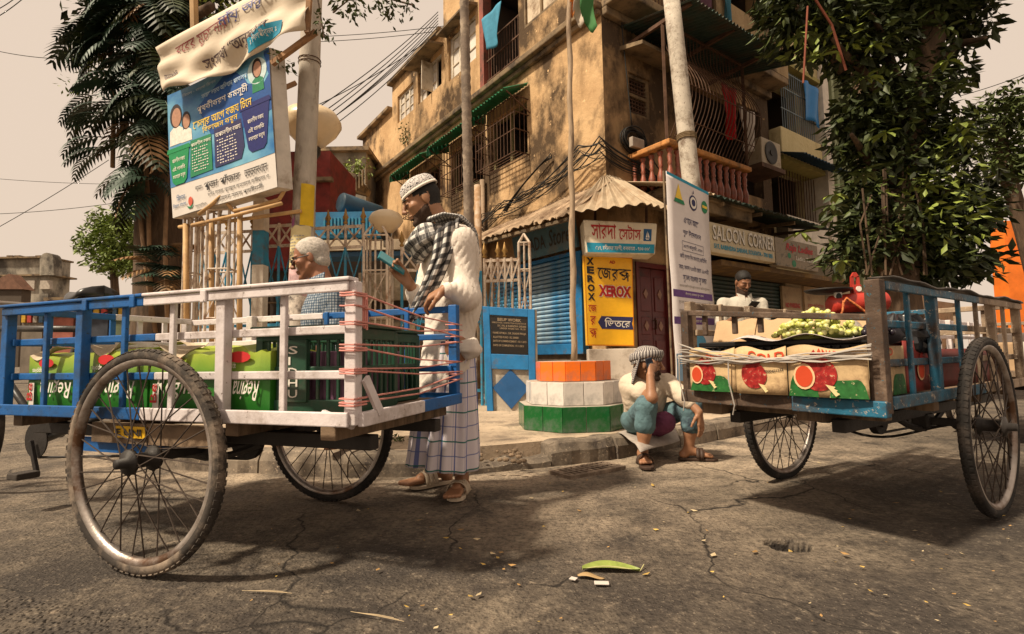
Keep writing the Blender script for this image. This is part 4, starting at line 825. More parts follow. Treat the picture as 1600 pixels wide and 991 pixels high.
def plaque():
    Y = 5.62; s = Sheet(D(762, 640, 5.72), D(838, 640, Y), D(836, 484, Y), D(755, 479, 5.72)); c = s.p(0.5, 0); c.z = PZ
    for q in s.c[:2]: q.z = PZ
    t = thing('memorial_slab', 'blue painted masonry slab with black inscribed plaque and blue diamond', 'memorial', c); mb = MB(); s.slab(mb, 0.14)
    mb.build('wall', mat('grey cement render', (0.47, 0.41, 0.33), 0.9, var=0.25, scale=4, bump=0.35, dirt=(0.2, 0.16, 0.12), dirt_amt=0.5), t)
    mb = MB(); P = s.p
    def blk(u0, v0, u1, v1, d): mb.prism([P(u0, v0, 0.001), P(u1, v0, 0.001), P(u1, v1, 0.001), P(u0, v1, 0.001)], s.n * d)
    blk(0, 0, 0.13, 1, 0.035); blk(0.87, 0, 1, 1, 0.035); blk(0.13, 0.92, 0.87, 1, 0.034); blk(0.13, 0.40, 0.87, 0.545, 0.034); mb.build('border', M_BLUEP, t, bev=0.005)
    mb = MB(); mb.prism([P(0.13, 0.22, 0.002), P(0.5, 0.02, 0.002), P(0.87, 0.22, 0.002), P(0.5, 0.40, 0.002)], s.n * 0.02); mb.build('diamond', mat('deep blue diamond paint', (0.015, 0.075, 0.20), 0.6, var=0.2, dirt=(0.06, 0.07, 0.1), dirt_amt=0.3), t)
    mb = MB(); mb.prism([P(0.15, 0.55, 0.002), P(0.855, 0.55, 0.002), P(0.855, 0.91, 0.002), P(0.15, 0.91, 0.002)], s.n * 0.018); pl = mb.build('plaque', flat('black granite', (0.018, 0.015, 0.013), 0.3, spec=0.5), t)
    L = ['NAME OF WORK : CONSTRUCTION OF JUNCTION OF', 'B.K. PAL & RABINDRA SARANI', 'UNDER WARD NO. 18, 20', 'NAME OF MLA : DR. SHASHI PANJA', 'ALLOTTED FUND : RS. 200000', 'DATE OF COMMENCEMENT : 10.11.2015', 'DATE OF COMPLETION : 17.11.2015']
    X = [(0.17, 0.83), (0.28, 0.83), (0.32, 0.82), (0.18, 0.83), (0.18, 0.68), (0.18, 0.83), (0.18, 0.78)]; Y_ = [0.838, 0.812, 0.785, 0.735, 0.70, 0.662, 0.62]
    lettering(pl, ink('dull bronze letters', (0.26, 0.19, 0.12)), [('BEUP WORK', 0.28, 0.866, 0.74, 0.897, dict(bold=0.03, o=0.024))] + [(a, b[0], y, b[1], y + (0.02 if i != 3 else 0.026), dict(bold=0.02, o=0.024)) for i, (a, b, y) in enumerate(zip(L, X, Y_))], s)
plaque()
# ================================================================ park fence and gate pillars behind the carts
FY = 6.2
M_CRM = mat('cream painted iron', (0.56, 0.46, 0.36), 0.6, var=0.2, bump=0.1, dirt=(0.24, 0.13, 0.07), dirt_amt=0.45, dscale=9, spec=0.4)
M_BLI = mat('blue painted iron', (0.03, 0.22, 0.36), 0.55, var=0.25, bump=0.1, dirt=(0.12, 0.09, 0.07), dirt_amt=0.35, dscale=9, spec=0.4)
M_GOLD = mat('tarnished gold finial', (0.30, 0.17, 0.05), 0.5, metal=0.4, var=0.3)
def zat(py, px=600, Y=FY): return D(px, py, Y).z
FIN = MB().lathe([(0.012, 0), (0.03, 0.02), (0.012, 0.045), (0.038, 0.085), (0.022, 0.12), (0.006, 0.19), (0.0, 0.2)], n=8).mesh('finial', M_GOLD, True)
def fence_panel(label, x0, x1, n, ztop, Y0=FY, Y1=FY, blue_below=None, finials=(), step=2):
    X0, X1 = D(x0, 500, Y0), D(x1, 500, Y1); X0.z = X1.z = 0; u = (X1 - X0); L = u.length; u.normalize(); zb = PZ
    t = thing('fence_panel', label, 'fence', (X0 + X1) / 2 + Z * zb, group='park fence panels')
    zm = ztop - 0.28; bb = zm if blue_below is None else blue_below
    def P(s, z): return X0 + u * s + Z * z
    for z, m in ((ztop - 0.03, M_CRM), (zm, M_CRM), (1.15, M_BLI), (zb + 0.18, M_BLI)): mb = MB(); mb.beam(P(0, z), P(L, z), 0.02, 0.035); mb.build('rail', m, t)
    sp = L / n
    for i in range(n + 1):
        s = sp * i; mb = MB(); mb.cyl(P(s, bb), P(s, ztop), 0.017, 8); mb.build('bar', M_CRM, t); mb = MB(); mb.cyl(P(s, zb), P(s, bb), 0.0175, 8); mb.build('bar', M_BLI, t)
        if i in finials or (not finials and i % step == 0): o = link('finial', FIN, t); o.location = P(s, ztop) - t.location
    for i in range(n):
        a, b = sp * i, sp * (i + 1)
        for z0, z1, m in ((zm, ztop - 0.03, M_CRM), (zm - 0.75, zm - 0.02, M_BLI)):
            mb = MB(); mb.beam(P(a, z0) + u.cross(Z) * 0.012, P(b, z1) + u.cross(Z) * 0.012, 0.012, 0.02); mb.build('brace', m, t)
            mb = MB(); mb.beam(P(b, z0) - u.cross(Z) * 0.012, P(a, z1) - u.cross(Z) * 0.012, 0.012, 0.02); mb.build('brace', m, t)
    return t
def gate_pillar(label, px, wpx, ytop, Y, m=M_CRM, blue=None):
    c = D(px, 500, Y); c.z = PZ; w_ = wpx / 820 * Y; zt = D(px, ytop, Y).z; ze = zt - w_ * 0.9
    t = thing('gate_pillar', label, 'gate pillar', c, group='open iron gate pillars')
    K = [(-1, -1), (1, -1), (1, 1), (-1, 1)]; r = 0.016
    for sx, sy in K:
        p = c + V((sx * w_ / 2, sy * w_ / 2, 0)); mb = MB(); mb.tube([p, V((p.x, p.y, ze)), V((c.x, c.y, zt))], r, 7); mb.build('upright', m, t)
    for i, (sx, sy) in enumerate(K):
        q = K[(i + 1) % 4]; zs = [0.5, 1.2, 1.75, ze]
        for z in zs:
            if z <= ze: mb = MB(); mb.cyl(V((c.x + sx * w_ / 2, c.y + sy * w_ / 2, z)), V((c.x + q[0] * w_ / 2, c.y + q[1] * w_ / 2, z)), 0.011, 6); mb.build('tie', m, t)
        mb = MB(); mb.beam(V((c.x + sx * w_ / 2, c.y + sy * w_ / 2, 1.2)), V((c.x + q[0] * w_ / 2, c.y + q[1] * w_ / 2, 1.75)), 0.012, 0.012); mb.build('brace', m, t)
        mb = MB(); k = V((c.x + (sx + q[0]) * w_ / 4, c.y + (sy + q[1]) * w_ / 4, PZ)); mb.cyl(k, V((k.x, k.y, ze)), 0.012, 6); mb.build('upright', m, t)
    return t
ZT = zat(350, 530)
fence_panel('iron fence panel left of the blue and white post, under the billboard', 312, 392, 4, zat(352, 340), 6.5, 6.4)
fence_panel('iron fence panel between the blue and white post and concrete pole', 412, 456, 2, zat(345, 430), 6.35, 6.3)
fence_panel('iron fence panel with gold finials behind the elderly man', 484, 567, 3, ZT, 6.3, FY, finials=(0, 1, 2, 3))
fence_panel('iron fence panel behind the standing man', 628, 752, 5, zat(385, 700), FY, 6.35)
fence_panel('cream iron gate leaf beside the blue memorial slab', 758, 812, 5, zat(400, 780), 6.35, 6.3, blue_below=1.1, finials=(0, 2, 3))
gate_pillar('cream iron gate pillar at the left end below the billboard corner', 299, 18, 326, 6.1)
gate_pillar('widest cream iron gate pillar under the middle of the billboard', 347, 34, 303, 5.9)
gate_pillar('cream iron gate pillar carrying the round cream globe lamp', 591, 36, 340, FY)
gate_pillar('cream iron gate pillar right beside the blue roller shutter', 821, 17, 366, 6.25)
def blue_post():
    Y = 6.1; c = D(404, 560, Y); c.z = PZ; t = thing('banded_post', 'square post painted cream, blue and white in front of the fence', 'post', c); w_ = 0.135
    zs = [PZ, zat(415, 404, Y), zat(362, 404, Y), zat(312, 404, Y)]
    for (a, b), m, nm in zip(zip(zs, zs[1:]), (mat('post white paint', (0.6, 0.53, 0.44), 0.7, var=0.2, dirt=(0.2, 0.15, 0.1), dirt_amt=0.3), M_BLI, mat('post cream paint', (0.58, 0.47, 0.36), 0.7, var=0.2, dirt=(0.35, 0.22, 0.13), dirt_amt=0.4)), ('lower_band', 'blue_band', 'upper_band')):
        mb = MB(); mb.box((c.x, Y, (a + b) / 2), (w_, w_, b - a - 0.001)); mb.build(nm, m, t, bev=0.006)
blue_post()
# ================================================================ concrete pole, billboard and lamps
def concrete_pole():
    Y = 5.75; b = D(462, 620, Y); b.z = PZ - 0.02; top = D(491, -80, Y)
    t = thing('concrete_pole', 'thick grey concrete pole with yellow patch and pasted bills', 'pole', b)
    m = mat('chalky concrete pole', (0.45, 0.40, 0.34), 0.85, var=0.2, scale=5, bump=0.35, bscale=35, dirt=(0.16, 0.125, 0.095), dirt_amt=0.42, dscale=4, stretch=(1.4, 1.4, 0.6))
    N = 16; r = lambda s: 0.128 - 0.022 * s
    mb = MB(); mb.tube([b + (top - b) * (i / N) for i in range(N + 1)], [r(i / N) + (0.003 if i % 4 == 0 else 0) for i in range(N + 1)], 24); mb.build('shaft', m, t, smooth=True)
    def wrap(name, mm, y0, y1, a0, a1, off=0.004, rag=0.0):
        z0, z1 = D(470, y0, Y).z, D(470, y1, Y).z
        def fn(u, v):
            z = z0 + (z1 - z0) * v + rag * mnoise.noise((u * 3, v * 2, y0)); s = (z - b.z) / (top.z - b.z); c = b + (top - b) * s; a = rad(a0 + (a1 - a0) * u); return c + V((math.cos(a), math.sin(a), 0)) * (r(s) + off)
        q = MB(); q.grid(fn, 10, 8); return q.build(name, mm, t, smooth=True)
    wrap('yellow_patch', mat('yellow paint patch', (0.60, 0.40, 0.02), 0.7, var=0.15, dirt=(0.4, 0.3, 0.15), dirt_amt=0.2), 356, 292, 275, 352)
    bill = wrap('pasted_bill', flat('yellowed paper bill', (0.62, 0.52, 0.28), 0.9, var=0.15), 420, 358, 190, 335, 0.004, 0.05)
    wrap('pasted_bill', flat('pink paper bill', (0.52, 0.34, 0.34), 0.9, var=0.4, scale=14), 462, 422, 185, 345, 0.005, 0.06)
    wrap('pasted_bill', mat('torn printed bill', (0.50, 0.44, 0.38), 0.9, var=0.4, scale=16, bump=0, dirt=(0.05, 0.04, 0.04), dirt_amt=0.6, dscale=14), 500, 464, 185, 345, 0.006, 0.05)
    wrap('pasted_bill', flat('magenta scrap', (0.32, 0.10, 0.22), 0.9, var=0.4), 356, 344, 222, 246, 0.004, 0.08)
    z0 = D(470, 412, Y).z; q = MB()
    for i in range(9):
        z = z0 + 0.035 * i; s = (z - b.z) / (top.z - b.z); c = b + (top - b) * s
        for a in range(205, 312, 14): 
            if (a * 7 + i * 3) % 5: a0, a1 = rad(a), rad(a + 10); q.quad(*[c + V((math.cos(x), math.sin(x), 0)) * (r(s) + 0.007) + Z * zz for x, zz in ((a0, 0), (a1, 0), (a1, 0.012), (a0, 0.012))])
    q.build('bill_print', K_GREY, bill, kind='stuff')
    mb = MB(); s = 0.62; c = b + (top - b) * 0.80
    for k in range(2): mb.tube([b + (top - b) * (0.74 + 0.008 * k) + V((math.cos(i / 14 * 2 * PI), math.sin(i / 14 * 2 * PI), 0.02 * math.sin(i))) * 0.122 for i in range(14)], 0.005, 5, closed=True)
    mb.build('wire_binding', M_IRON, t)
concrete_pole()
M_WD = mat('splintered timber', (0.36, 0.20, 0.10), 0.85, var=0.35, scale=4, bump=0.3, stretch=(1, 1, 1), dirt=(0.14, 0.08, 0.05), dirt_amt=0.4)
M_BMB = mat('yellow bamboo', (0.50, 0.31, 0.14), 0.7, var=0.3, bump=0.15, dirt=(0.22, 0.13, 0.07), dirt_amt=0.35)
def billboard():
    bl, br, tr, tl = D(270, 341, 6.0), D(433, 292, 5.35), D(421, 74, 5.35), D(262, 150, 6.0)
    s = Sheet(bl, br, tr, tl); s.fn = lambda u, v: 0.01 * math.sin(u * 6 + v * 3)
    t = thing('billboard', 'blue printed Bengali billboard about waste sorting on a timber frame', 'billboard', V((s.p(0.5, 0).x, s.p(0.5, 0).y, s.p(0.5, 0).z)))
    mb = MB(); s.rect(mb, 0, 0, 1, 1, 0, 10, 10); mb.build('sheet', flat('white flex sheet', (0.64, 0.59, 0.54), 0.4, var=0.06, spec=0.4), t, smooth=True)
    mb = MB(); f = [s.p(0, 0, -0.012), s.p(1.0, 0, -0.012), s.p(1.0, 1, -0.012), s.p(0, 1, -0.012)]; mb.prism(f, -s.n * 0.10 + V((0.075, 0.0, 0.0))); mb.build('box_frame', mat('dirty white box side', (0.58, 0.52, 0.45), 0.6, var=0.15, dirt=(0.3, 0.24, 0.18), dirt_amt=0.3), t)
    sky_m = bpy.data.materials.new('blue cloudy print'); sky_m.use_nodes = True; N = sky_m.node_tree.nodes; L = sky_m.node_tree.links
    uv = N.new('ShaderNodeTexCoord'); nz = N.new('ShaderNodeTexNoise'); nz.inputs['Scale'].default_value = 2.2; nz.inputs['Detail'].default_value = 5; L.new(uv.outputs['UV'], nz.inputs[0]); cr = N.new('ShaderNodeValToRGB'); L.new(nz.outputs[0], cr.inputs[0])
    cr.color_ramp.elements[0].position = 0.40; cr.color_ramp.elements[0].color = (0.008, 0.13, 0.36, 1); cr.color_ramp.elements[1].position = 0.72; cr.color_ramp.elements[1].color = (0.24, 0.56, 0.66, 1); L.new(cr.outputs[0], N['Principled BSDF'].inputs['Base Color']); N['Principled BSDF'].inputs['Roughness'].default_value = 0.4
    mb = MB(); s.rect(mb, 0, 0.24, 1, 1, 0.003, 10, 8); mb.build('blue_print', sky_m, t, smooth=True)
    mb = MB(); mb.add([s.p(u, v, 0.005) for u, v in ((0.30, 0.80), (0.62, 0.97), (1.0, 0.985), (1.0, 0.55), (0.72, 0.50), (0.42, 0.55))], [tuple(range(6))]); mb.build('dark_blue_print', ink('deep blue print', (0.012, 0.075, 0.27)), t)
    def T(m, *it): return lettering(t, m, [i if len(i) > 5 else i + (dict(o=0.012),) for i in it], s)
    T(ink('pale blue lettering', (0.45, 0.58, 0.68)), (bn('নির্মল - বাংলা মিশন'), 0.16, 0.925, 0.50, 0.955), (bn('স্বচ্ছ ভারত অভিযান প্রকল্প'), 0.35, 0.845, 0.80, 0.895))
    T(K_WHITE, (bn('পৃথকীকরণ কর্মসূচী'), 0.30, 0.735, 0.80, 0.815, dict(o=0.012, bold=0.008)), (bn('পচনশীল বর্জ্য'), 0.235, 0.50, 0.425, 0.535, dict(o=0.016)), (bn('অপচনশীল বর্জ্য'), 0.47, 0.505, 0.715, 0.55, dict(o=0.016)))
    T(K_YEL, (bn('ফেলার আগে বর্জ্য চিনে'), 0.255, 0.635, 0.83, 0.715), (bn('বিভাজন করুন'), 0.345, 0.565, 0.69, 0.635))
    T(K_BLACK, (bn('প্রচারে-'), 0.26, 0.155, 0.33, 0.185), (bn('পূজা পাঁজার'), 0.345, 0.125, 0.68, 0.205), (bn('তত্ত্বাবধানে'), 0.72, 0.135, 0.93, 0.195), (bn('৮নং ব্লক তৃণমূল কংগ্রেস কর্মীবৃন্দ ও'), 0.38, 0.075, 0.94, 0.115), (bn('ওয়ার্ডের সকল পল্লীবাসী'), 0.45, 0.018, 0.88, 0.06), (bn('সহযোগিতা-'), 0.255, 0.02, 0.37, 0.045))
    T(K_BLUE, (bn('মিশন'), 0.065, 0.115, 0.155, 0.165), (bn('নির্মল বাংলা'), 0.02, 0.065, 0.165, 0.10))
    for m, q, nm in ((K_GREEN, [(0.215, 0.265), (0.43, 0.275), (0.425, 0.555), (0.225, 0.555)], 'green_panel'), (K_NAVY, [(0.455, 0.28), (0.70, 0.285), (0.735, 0.37), (0.72, 0.575), (0.455, 0.575)], 'navy_panel')):
        mb = MB(); s.poly(mb, q, 0.009); pn = mb.build(nm, m, t); mb = MB(); u0, u1 = q[0][0] + 0.025, q[1][0] - 0.03
        for i in range(9): 
            for k in range(8): 
                if (i * 5 + k * 3) % 7: s.rect(mb, u0 + (u1 - u0) * k / 8, 0.30 + i * 0.022, u0 + (u1 - u0) * (k + 0.55 + 0.3 * ((i * k) % 2)) / 8, 0.307 + i * 0.022, 0.013)
        mb.build('small_print', K_WHITE, pn, kind='stuff')
    for nm, m, cu, w0, w1, v0, v1, bits in (('green_bin_print', ink('bin green', (0.01, 0.24, 0.08)), 0.105, 0.075, 0.105, 0.245, 0.515, 3), ('navy_bin_print', ink('bin navy', (0.015, 0.02, 0.13)), 0.855, 0.085, 0.13, 0.30, 0.625, 3)):
        mb = MB(); s.poly(mb, [(cu - w0, v0 + 0.03), (cu - w0 + 0.03, v0), (cu + w0 - 0.03, v0), (cu + w0, v0 + 0.03), (cu + w1, v1), (cu - w1, v1)], 0.009); bnm = mb.build(nm, m, t)
        mb = MB(); s.poly(mb, [(cu - w1 - 0.015, v1 - 0.005), (cu + w1 + 0.015, v1 - 0.005), (cu + w1 + 0.005, v1 + 0.03), (cu - w1 - 0.005, v1 + 0.03)], 0.012); mb.build('lid_print', m, bnm)
        for i, x in enumerate(('পচনশীল বর্জ্য', 'এই বালতি', 'ব্যবহার করুন')): lettering(bnm, K_WHITE, [(bn(x), cu - w0 + 0.01, v0 + 0.18 - i * 0.07 + (0.03 if cu > 0.5 else 0), cu + w0 - 0.01, v0 + 0.22 - i * 0.07 + (0.03 if cu > 0.5 else 0), dict(o=0.013))], s)
    # printed portraits: plain head and shoulders shapes
    def portrait(u, v, k, robe):
        mb = MB(); s.disc(mb, u, v, 0.052 * k, 0.085 * k, 0.007, 16); h = mb.build('portrait_hair', ink('printed hair', (0.03, 0.02, 0.02)), t); mb = MB(); s.disc(mb, u + 0.006 * k, v - 0.012 * k, 0.040 * k, 0.068 * k, 0.009, 16); mb.build('face_print', K_SKIN, h)
        mb = MB(); s.poly(mb, [(u - 0.06 * k, v - 0.20 * k), (u + 0.065 * k, v - 0.20 * k), (u + 0.06 * k, v - 0.10 * k), (u, v - 0.06 * k), (u - 0.055 * k, v - 0.10 * k)], 0.006); mb.build('robe_print', robe, h)
    portrait(0.085, 0.80, 1.15, K_WHITE); portrait(0.185, 0.735, 0.85, K_WHITE)
    mb = MB(); s.disc(mb, 0.89, 0.865, 0.085, 0.095, 0.006, 24); mb.build('portrait_disc', ink('printed pale disc', (0.50, 0.62, 0.62)), t); portrait(0.89, 0.885, 0.85, K_GREEN)
    mb = MB(); s.poly(mb, [(0.165, 0.055), (0.185, 0.03), (0.215, 0.03), (0.235, 0.06), (0.20, 0.042)], 0.008); mb.build('logo_swoosh', K_GREEN, t); mb = MB(); s.disc(mb, 0.205, 0.085, 0.022, 0.035, 0.008); mb.build('logo_drop', ink('logo red', (0.55, 0.10, 0.06)), t)
    # old cloth banner hanging over it
    B0, B1, B2, B3 = D(252, 80, 5.85), D(488, -28, 5.15), D(481, 52, 5.15), D(262, 148, 5.85)
    q = thing('cloth_banner', 'creased cream cloth banner with smudged red and blue Bengali lettering', 'banner', (B3 + B2) / 2); c = Sheet(B3, B2, B1, B0)
    c.c[3] = D(252, 79, 5.85); c.c[2] = D(492, -60, 5.15)
    sag = lambda u, v: (0.05 * math.sin(9 * u + 5 * v) + 0.03 * math.sin(23 * u - 11 * v)) * (1 - v) ** 1.3 + 0.02 * math.sin(5 * u + 14 * v)
    c.fn = lambda u, v: 0.05 + sag(u, v)
    old = c.p
    def pp(u, v, o=0.0): r_ = old(u, v, o); r_.z -= (0.17 * math.sin(PI * min(1, u / 0.75)) * (0.5 if u > 0.75 else 1) - 0.03) * (1 - v) * 0.55; return r_
    c.p = pp
    mb = MB(); c.rect(mb, 0, 0, 1, 1, 0, 40, 14); mb.build('cloth', mat('cream banner cloth', (0.56, 0.47, 0.36), 0.75, var=0.12, scale=3, bump=0.15, bscale=12), q, smooth=True, thick=0.004)
    lettering(q, ink('smudged red letters', (0.30, 0.07, 0.07)), [(bn('বরের মুচছনাঁর'), 0.12, 0.62, 0.50, 0.86, dict(o=0.012, bold=0.008))], c)
    lettering(q, ink('smudged blue letters', (0.06, 0.07, 0.22)), [(bn('নাঁয় অনুজা'), 0.44, 0.66, 0.82, 0.90, dict(o=0.014, bold=0.008))], c)
    lettering(q, ink('smudged dark letters', (0.08, 0.05, 0.06)), [(bn('সংস্থা “অনুষ্ঠান'), 0.30, 0.18, 0.78, 0.42, dict(o=0.012)), (bn('জন্মাষ্টমী'), 0.03, 0.22, 0.12, 0.38, dict(o=0.012)), (bn('বিশ্ব'), 0.86, 0.74, 0.94, 0.86, dict(o=0.012))], c)
    mb = MB(); c.rect(mb, 0.63, 0.06, 0.86, 0.27, 0.010, 6, 3); lb = mb.build('blue_label', K_CYAN, q, smooth=True); lettering(lb, K_WHITE, [(bn('ঃ শিল্পীবৃন্দ ঃ'), 0.66, 0.11, 0.83, 0.22, dict(o=0.016))], c)
    # timber frame and bamboo
    for i, (a, b, m, r_) in enumerate(((D(487, -60, 5.15), D(480, 52, 5.15), M_WD, 0.03), (D(425, 100, 5.3), D(494, 50, 5.2), M_WD, 0.03), (D(425, 146, 5.45), D(462, 130, 5.6), M_WD, 0.028), (D(300, -60, 5.95), D(304, 50, 5.95), M_BMB, 0.045))):
        mb = MB(); mb.tube([a, (a + b) / 2 + V((0.004, 0, 0.004)), b], r_, 7) if m is M_BMB else mb.beam(a, b, r_ * 1.6, r_ * 1.6); mb.build('frame_pole', m, t)
    for i, (x0, y0, x1, y1, Y0, Y1, r_) in enumerate(((300, 352, 440, 318, 5.8, 5.35, 0.02), (310, 335, 346, 306, 5.7, 5.7, 0.02), (346, 306, 366, 330, 5.7, 5.7, 0.02), (366, 330, 436, 312, 5.65, 5.5, 0.02), (436, 312, 447, 292, 5.5, 5.5, 0.02), (280, 355, 470, 330, 6.1, 5.6, 0.022), (290, 350, 292, 560, 6.0, 6.0, 0.03), (330, 345, 331, 560, 5.85, 5.85, 0.028), (375, 335, 374, 560, 5.75, 5.75, 0.03))):
        mb = MB(); mb.tube([D(x0, y0, Y0), D((x0 + x1) / 2, (y0 + y1) / 2 + 1, (Y0 + Y1) / 2), D(x1, y1, Y1)], r_, 7); mb.build('bamboo_strut', M_BMB, t, smooth=True)
billboard()
def lamp(label, px, y0, y1, wpx, Y, ground, grp='globe lamps'):
    top, bot = D(px, y0, Y), D(px, y1, Y); h = top.z - bot.z; R_ = wpx / 820 * Y / 2; base = V((bot.x, Y, ground))
    t = thing('street_lamp', label, 'street lamp', base)
    glass = mat('aged cream lamp acrylic', (0.72, 0.56, 0.36), 0.35, var=0.15, scale=2, bump=0, dirt=(0.45, 0.31, 0.17), dirt_amt=0.35, spec=0.5)
    mb = MB(); mb.lathe([(0.22 * R_, 0), (0.45 * R_, 0.10 * h), (0.85 * R_, 0.38 * h), (1.0 * R_, 0.56 * h), (0.98 * R_, 0.66 * h), (0.82 * R_, 0.84 * h), (0.5 * R_, 0.96 * h), (0, h)], bot, 28); mb.build('globe', glass, t, smooth=True)
    mb = MB(); mb.lathe([(0.10 * R_, -0.32 * h), (0.18 * R_, -0.25 * h), (0.30 * R_, -0.12 * h), (0.30 * R_, 0.01 * h), (0.22 * R_, 0.03 * h)], bot, 18); mb.build('collar', flat('black lamp collar', (0.02, 0.018, 0.016), 0.5), t, smooth=True)
    mb = MB(); mb.cyl(base, bot - Z * 0.28 * h, 0.055 if ground < 1 else 0.03, 14); mb.build('post', mat('grey lamp post', (0.33, 0.29, 0.24), 0.7, var=0.25, dirt=(0.15, 0.11, 0.08), dirt_amt=0.4), t, smooth=True)
    return t
lamp('large cream mushroom shaped street lamp behind the concrete pole', 487, 168, 232, 92, 6.5, PZ)
l2 = lamp('smaller cream globe lamp on the gate pillar left of the standing man', 603, 329, 366, 54, FY + 0.05, zat(385, 600))
# ================================================================ yard behind the fence: kiosk, red wall, tank, houses
def yard():
    t = thing('blue_kiosk', 'blue ribbed kiosk with dark open counter behind the iron fence', 'kiosk', (D(520, 500, 8).x, 8.2, PZ))
    def R4(x0, x1, y0, y1, Y, dep, mm, nm, p=None, **k):
        a, b = D(x0, y1, Y), D(x1, y0, Y); mb = MB(); mb.box(((a.x + b.x) / 2, Y + dep / 2, (a.z + b.z) / 2), (abs(b.x - a.x), dep, abs(b.z - a.z))); return mb.build(nm, mm, p or t, **k)
    R4(488, 600, 330, 372, 7.6, 0.5, mat('blue kiosk fascia', (0.02, 0.15, 0.30), 0.5, var=0.25, spec=0.5), 'fascia')
    for i in range(16): R4(505 + i * 5.5, 508 + i * 5.5, 340, 366, 7.57, 0.03, M_BLI, 'rib')
    R4(480, 650, 373, 392, 7.4, 0.6, mat('cream kiosk board', (0.52, 0.42, 0.30), 0.8, var=0.2, dirt=(0.2, 0.13, 0.08), dirt_amt=0.3), 'awning_board'); R4(480, 650, 392, 402, 7.45, 0.4, flat('kiosk blue edge', (0.05, 0.12, 0.22)), 'awning_edge')
    R4(470, 720, 402, 620, 9.0, 0.2, M_DARK, 'back_wall'); R4(640, 648, 400, 620, 7.6, 1.3, M_TRIM, 'side_post')
    R4(500, 640, 500, 512, 7.8, 0.5, M_TRIM, 'counter'); R4(560, 640, 425, 470, 8.7, 0.1, mat('pale crates inside', (0.45, 0.36, 0.25), 0.8, var=0.4, scale=12), 'stock'); R4(500, 556, 440, 498, 8.7, 0.1, mat('dull blue cartons', (0.05, 0.14, 0.2), 0.7, var=0.4, scale=12), 'stock')
    t2 = thing('red_shed', 'dull red painted shed behind the concrete pole', 'shed', (D(450, 500, 9).x, 9.0, PZ)); mr = mat('dull red shed paint', (0.20, 0.028, 0.022), 0.75, var=0.3, bump=0.2, dirt=(0.07, 0.02, 0.018), dirt_amt=0.5, dscale=2)
    R4(395, 516, 236, 420, 9.0, 1.5, mr, 'wall', t2); R4(390, 518, 276, 284, 8.9, 0.12, M_TRIM, 'beam', t2); R4(395, 480, 420, 640, 9.3, 1.2, M_DARK, 'lower_wall', t2)
    for i in range(6): R4(404 + i * 13, 407 + i * 13, 440, 600, 9.22, 0.05, M_IRON, 'shelf_post', t2)
    for i in range(5): R4(398, 478, 445 + i * 26, 448 + i * 26, 9.1, 0.1, M_TRIM, 'shelf', t2)
    # horizontal tank on a stand
    Y = 7.9; a, b = D(532, 316, Y), D(580, 323, Y); a.y = Y; b.y = Y + 0.5; r_ = 0.155
    t3 = thing('drum_tank', 'dark blue drum lying on a stand above the kiosk', 'tank', (a + b) / 2 - Z * 0.5); mb = MB(); d = (b - a).normalized(); mb.tube([a, a + d * 0.02, a + (b - a) * 0.5, b - d * 0.02, b], [r_ * 0.9, r_, r_, r_, r_ * 0.9], 20); mb.build('drum', mat('dark blue drum', (0.025, 0.075, 0.12), 0.45, var=0.25, spec=0.5), t3, smooth=True)
    for q in (a + d * 0.1, b - d * 0.1): mb = MB(); mb.tube([q + V((0.11, 0, -0.5)), q + V((0, 0, -0.12)), q + V((-0.11, 0, -0.5))], 0.022, 6); mb.build('stand', M_BLI, t3)
    # grey house far behind with slanting shed roof and an air conditioner
    t4 = thing('grey_house', 'weathered grey concrete house behind the kiosk', 'building', (D(530, 500, 15).x, 15.5, PZ)); mg = mat('weathered grey concrete', (0.30, 0.26, 0.21), 0.9, var=0.25, scale=1.2, bump=0.3, dirt=(0.12, 0.1, 0.08), dirt_amt=0.5, dscale=1.5)
    R4(470, 572, 234, 620, 15.5, 4, mg, 'wall', t4); R4(466, 576, 228, 236, 15.3, 4.4, M_TRIM, 'roof_slab', t4)
    mb = MB(); Y = 13.5; mb.prism([D(512, 296, Y), D(527, 262, Y), D(556, 272, Y), D(552, 282, Y), D(530, 276, Y), D(519, 300, Y)], V((0, 1.5, 0))); mb.build('shed_roof', M_TRIM, t4)
    for i in range(7): R4(540 + i * 5, 542 + i * 5, 285 - i * 4, 310 - i * 4, 13.2, 0.1, M_TRIM, 'rail_post', t4)
    t5 = thing('air_conditioner', 'dirty white air conditioner unit on the grey house', 'air conditioner', D(531, 306, 13.3)); R4(520, 541, 276, 305, 13.0, 0.4, mat('dirty white casing', (0.55, 0.48, 0.38), 0.6, var=0.15, dirt=(0.3, 0.23, 0.15), dirt_amt=0.3), 'casing', t5, bev=0.02)
    q = D(530, 290, 12.97); mb = MB(); mb.lathe([(0.16, 0), (0.14, 0.02), (0.05, 0.02), (0, 0.03)], q, 16, ax=(V((1, 0, 0)), Z, V((0, -1, 0)))); mb.build('fan_grille', flat('dark fan grille', (0.06, 0.05, 0.045)), t5)
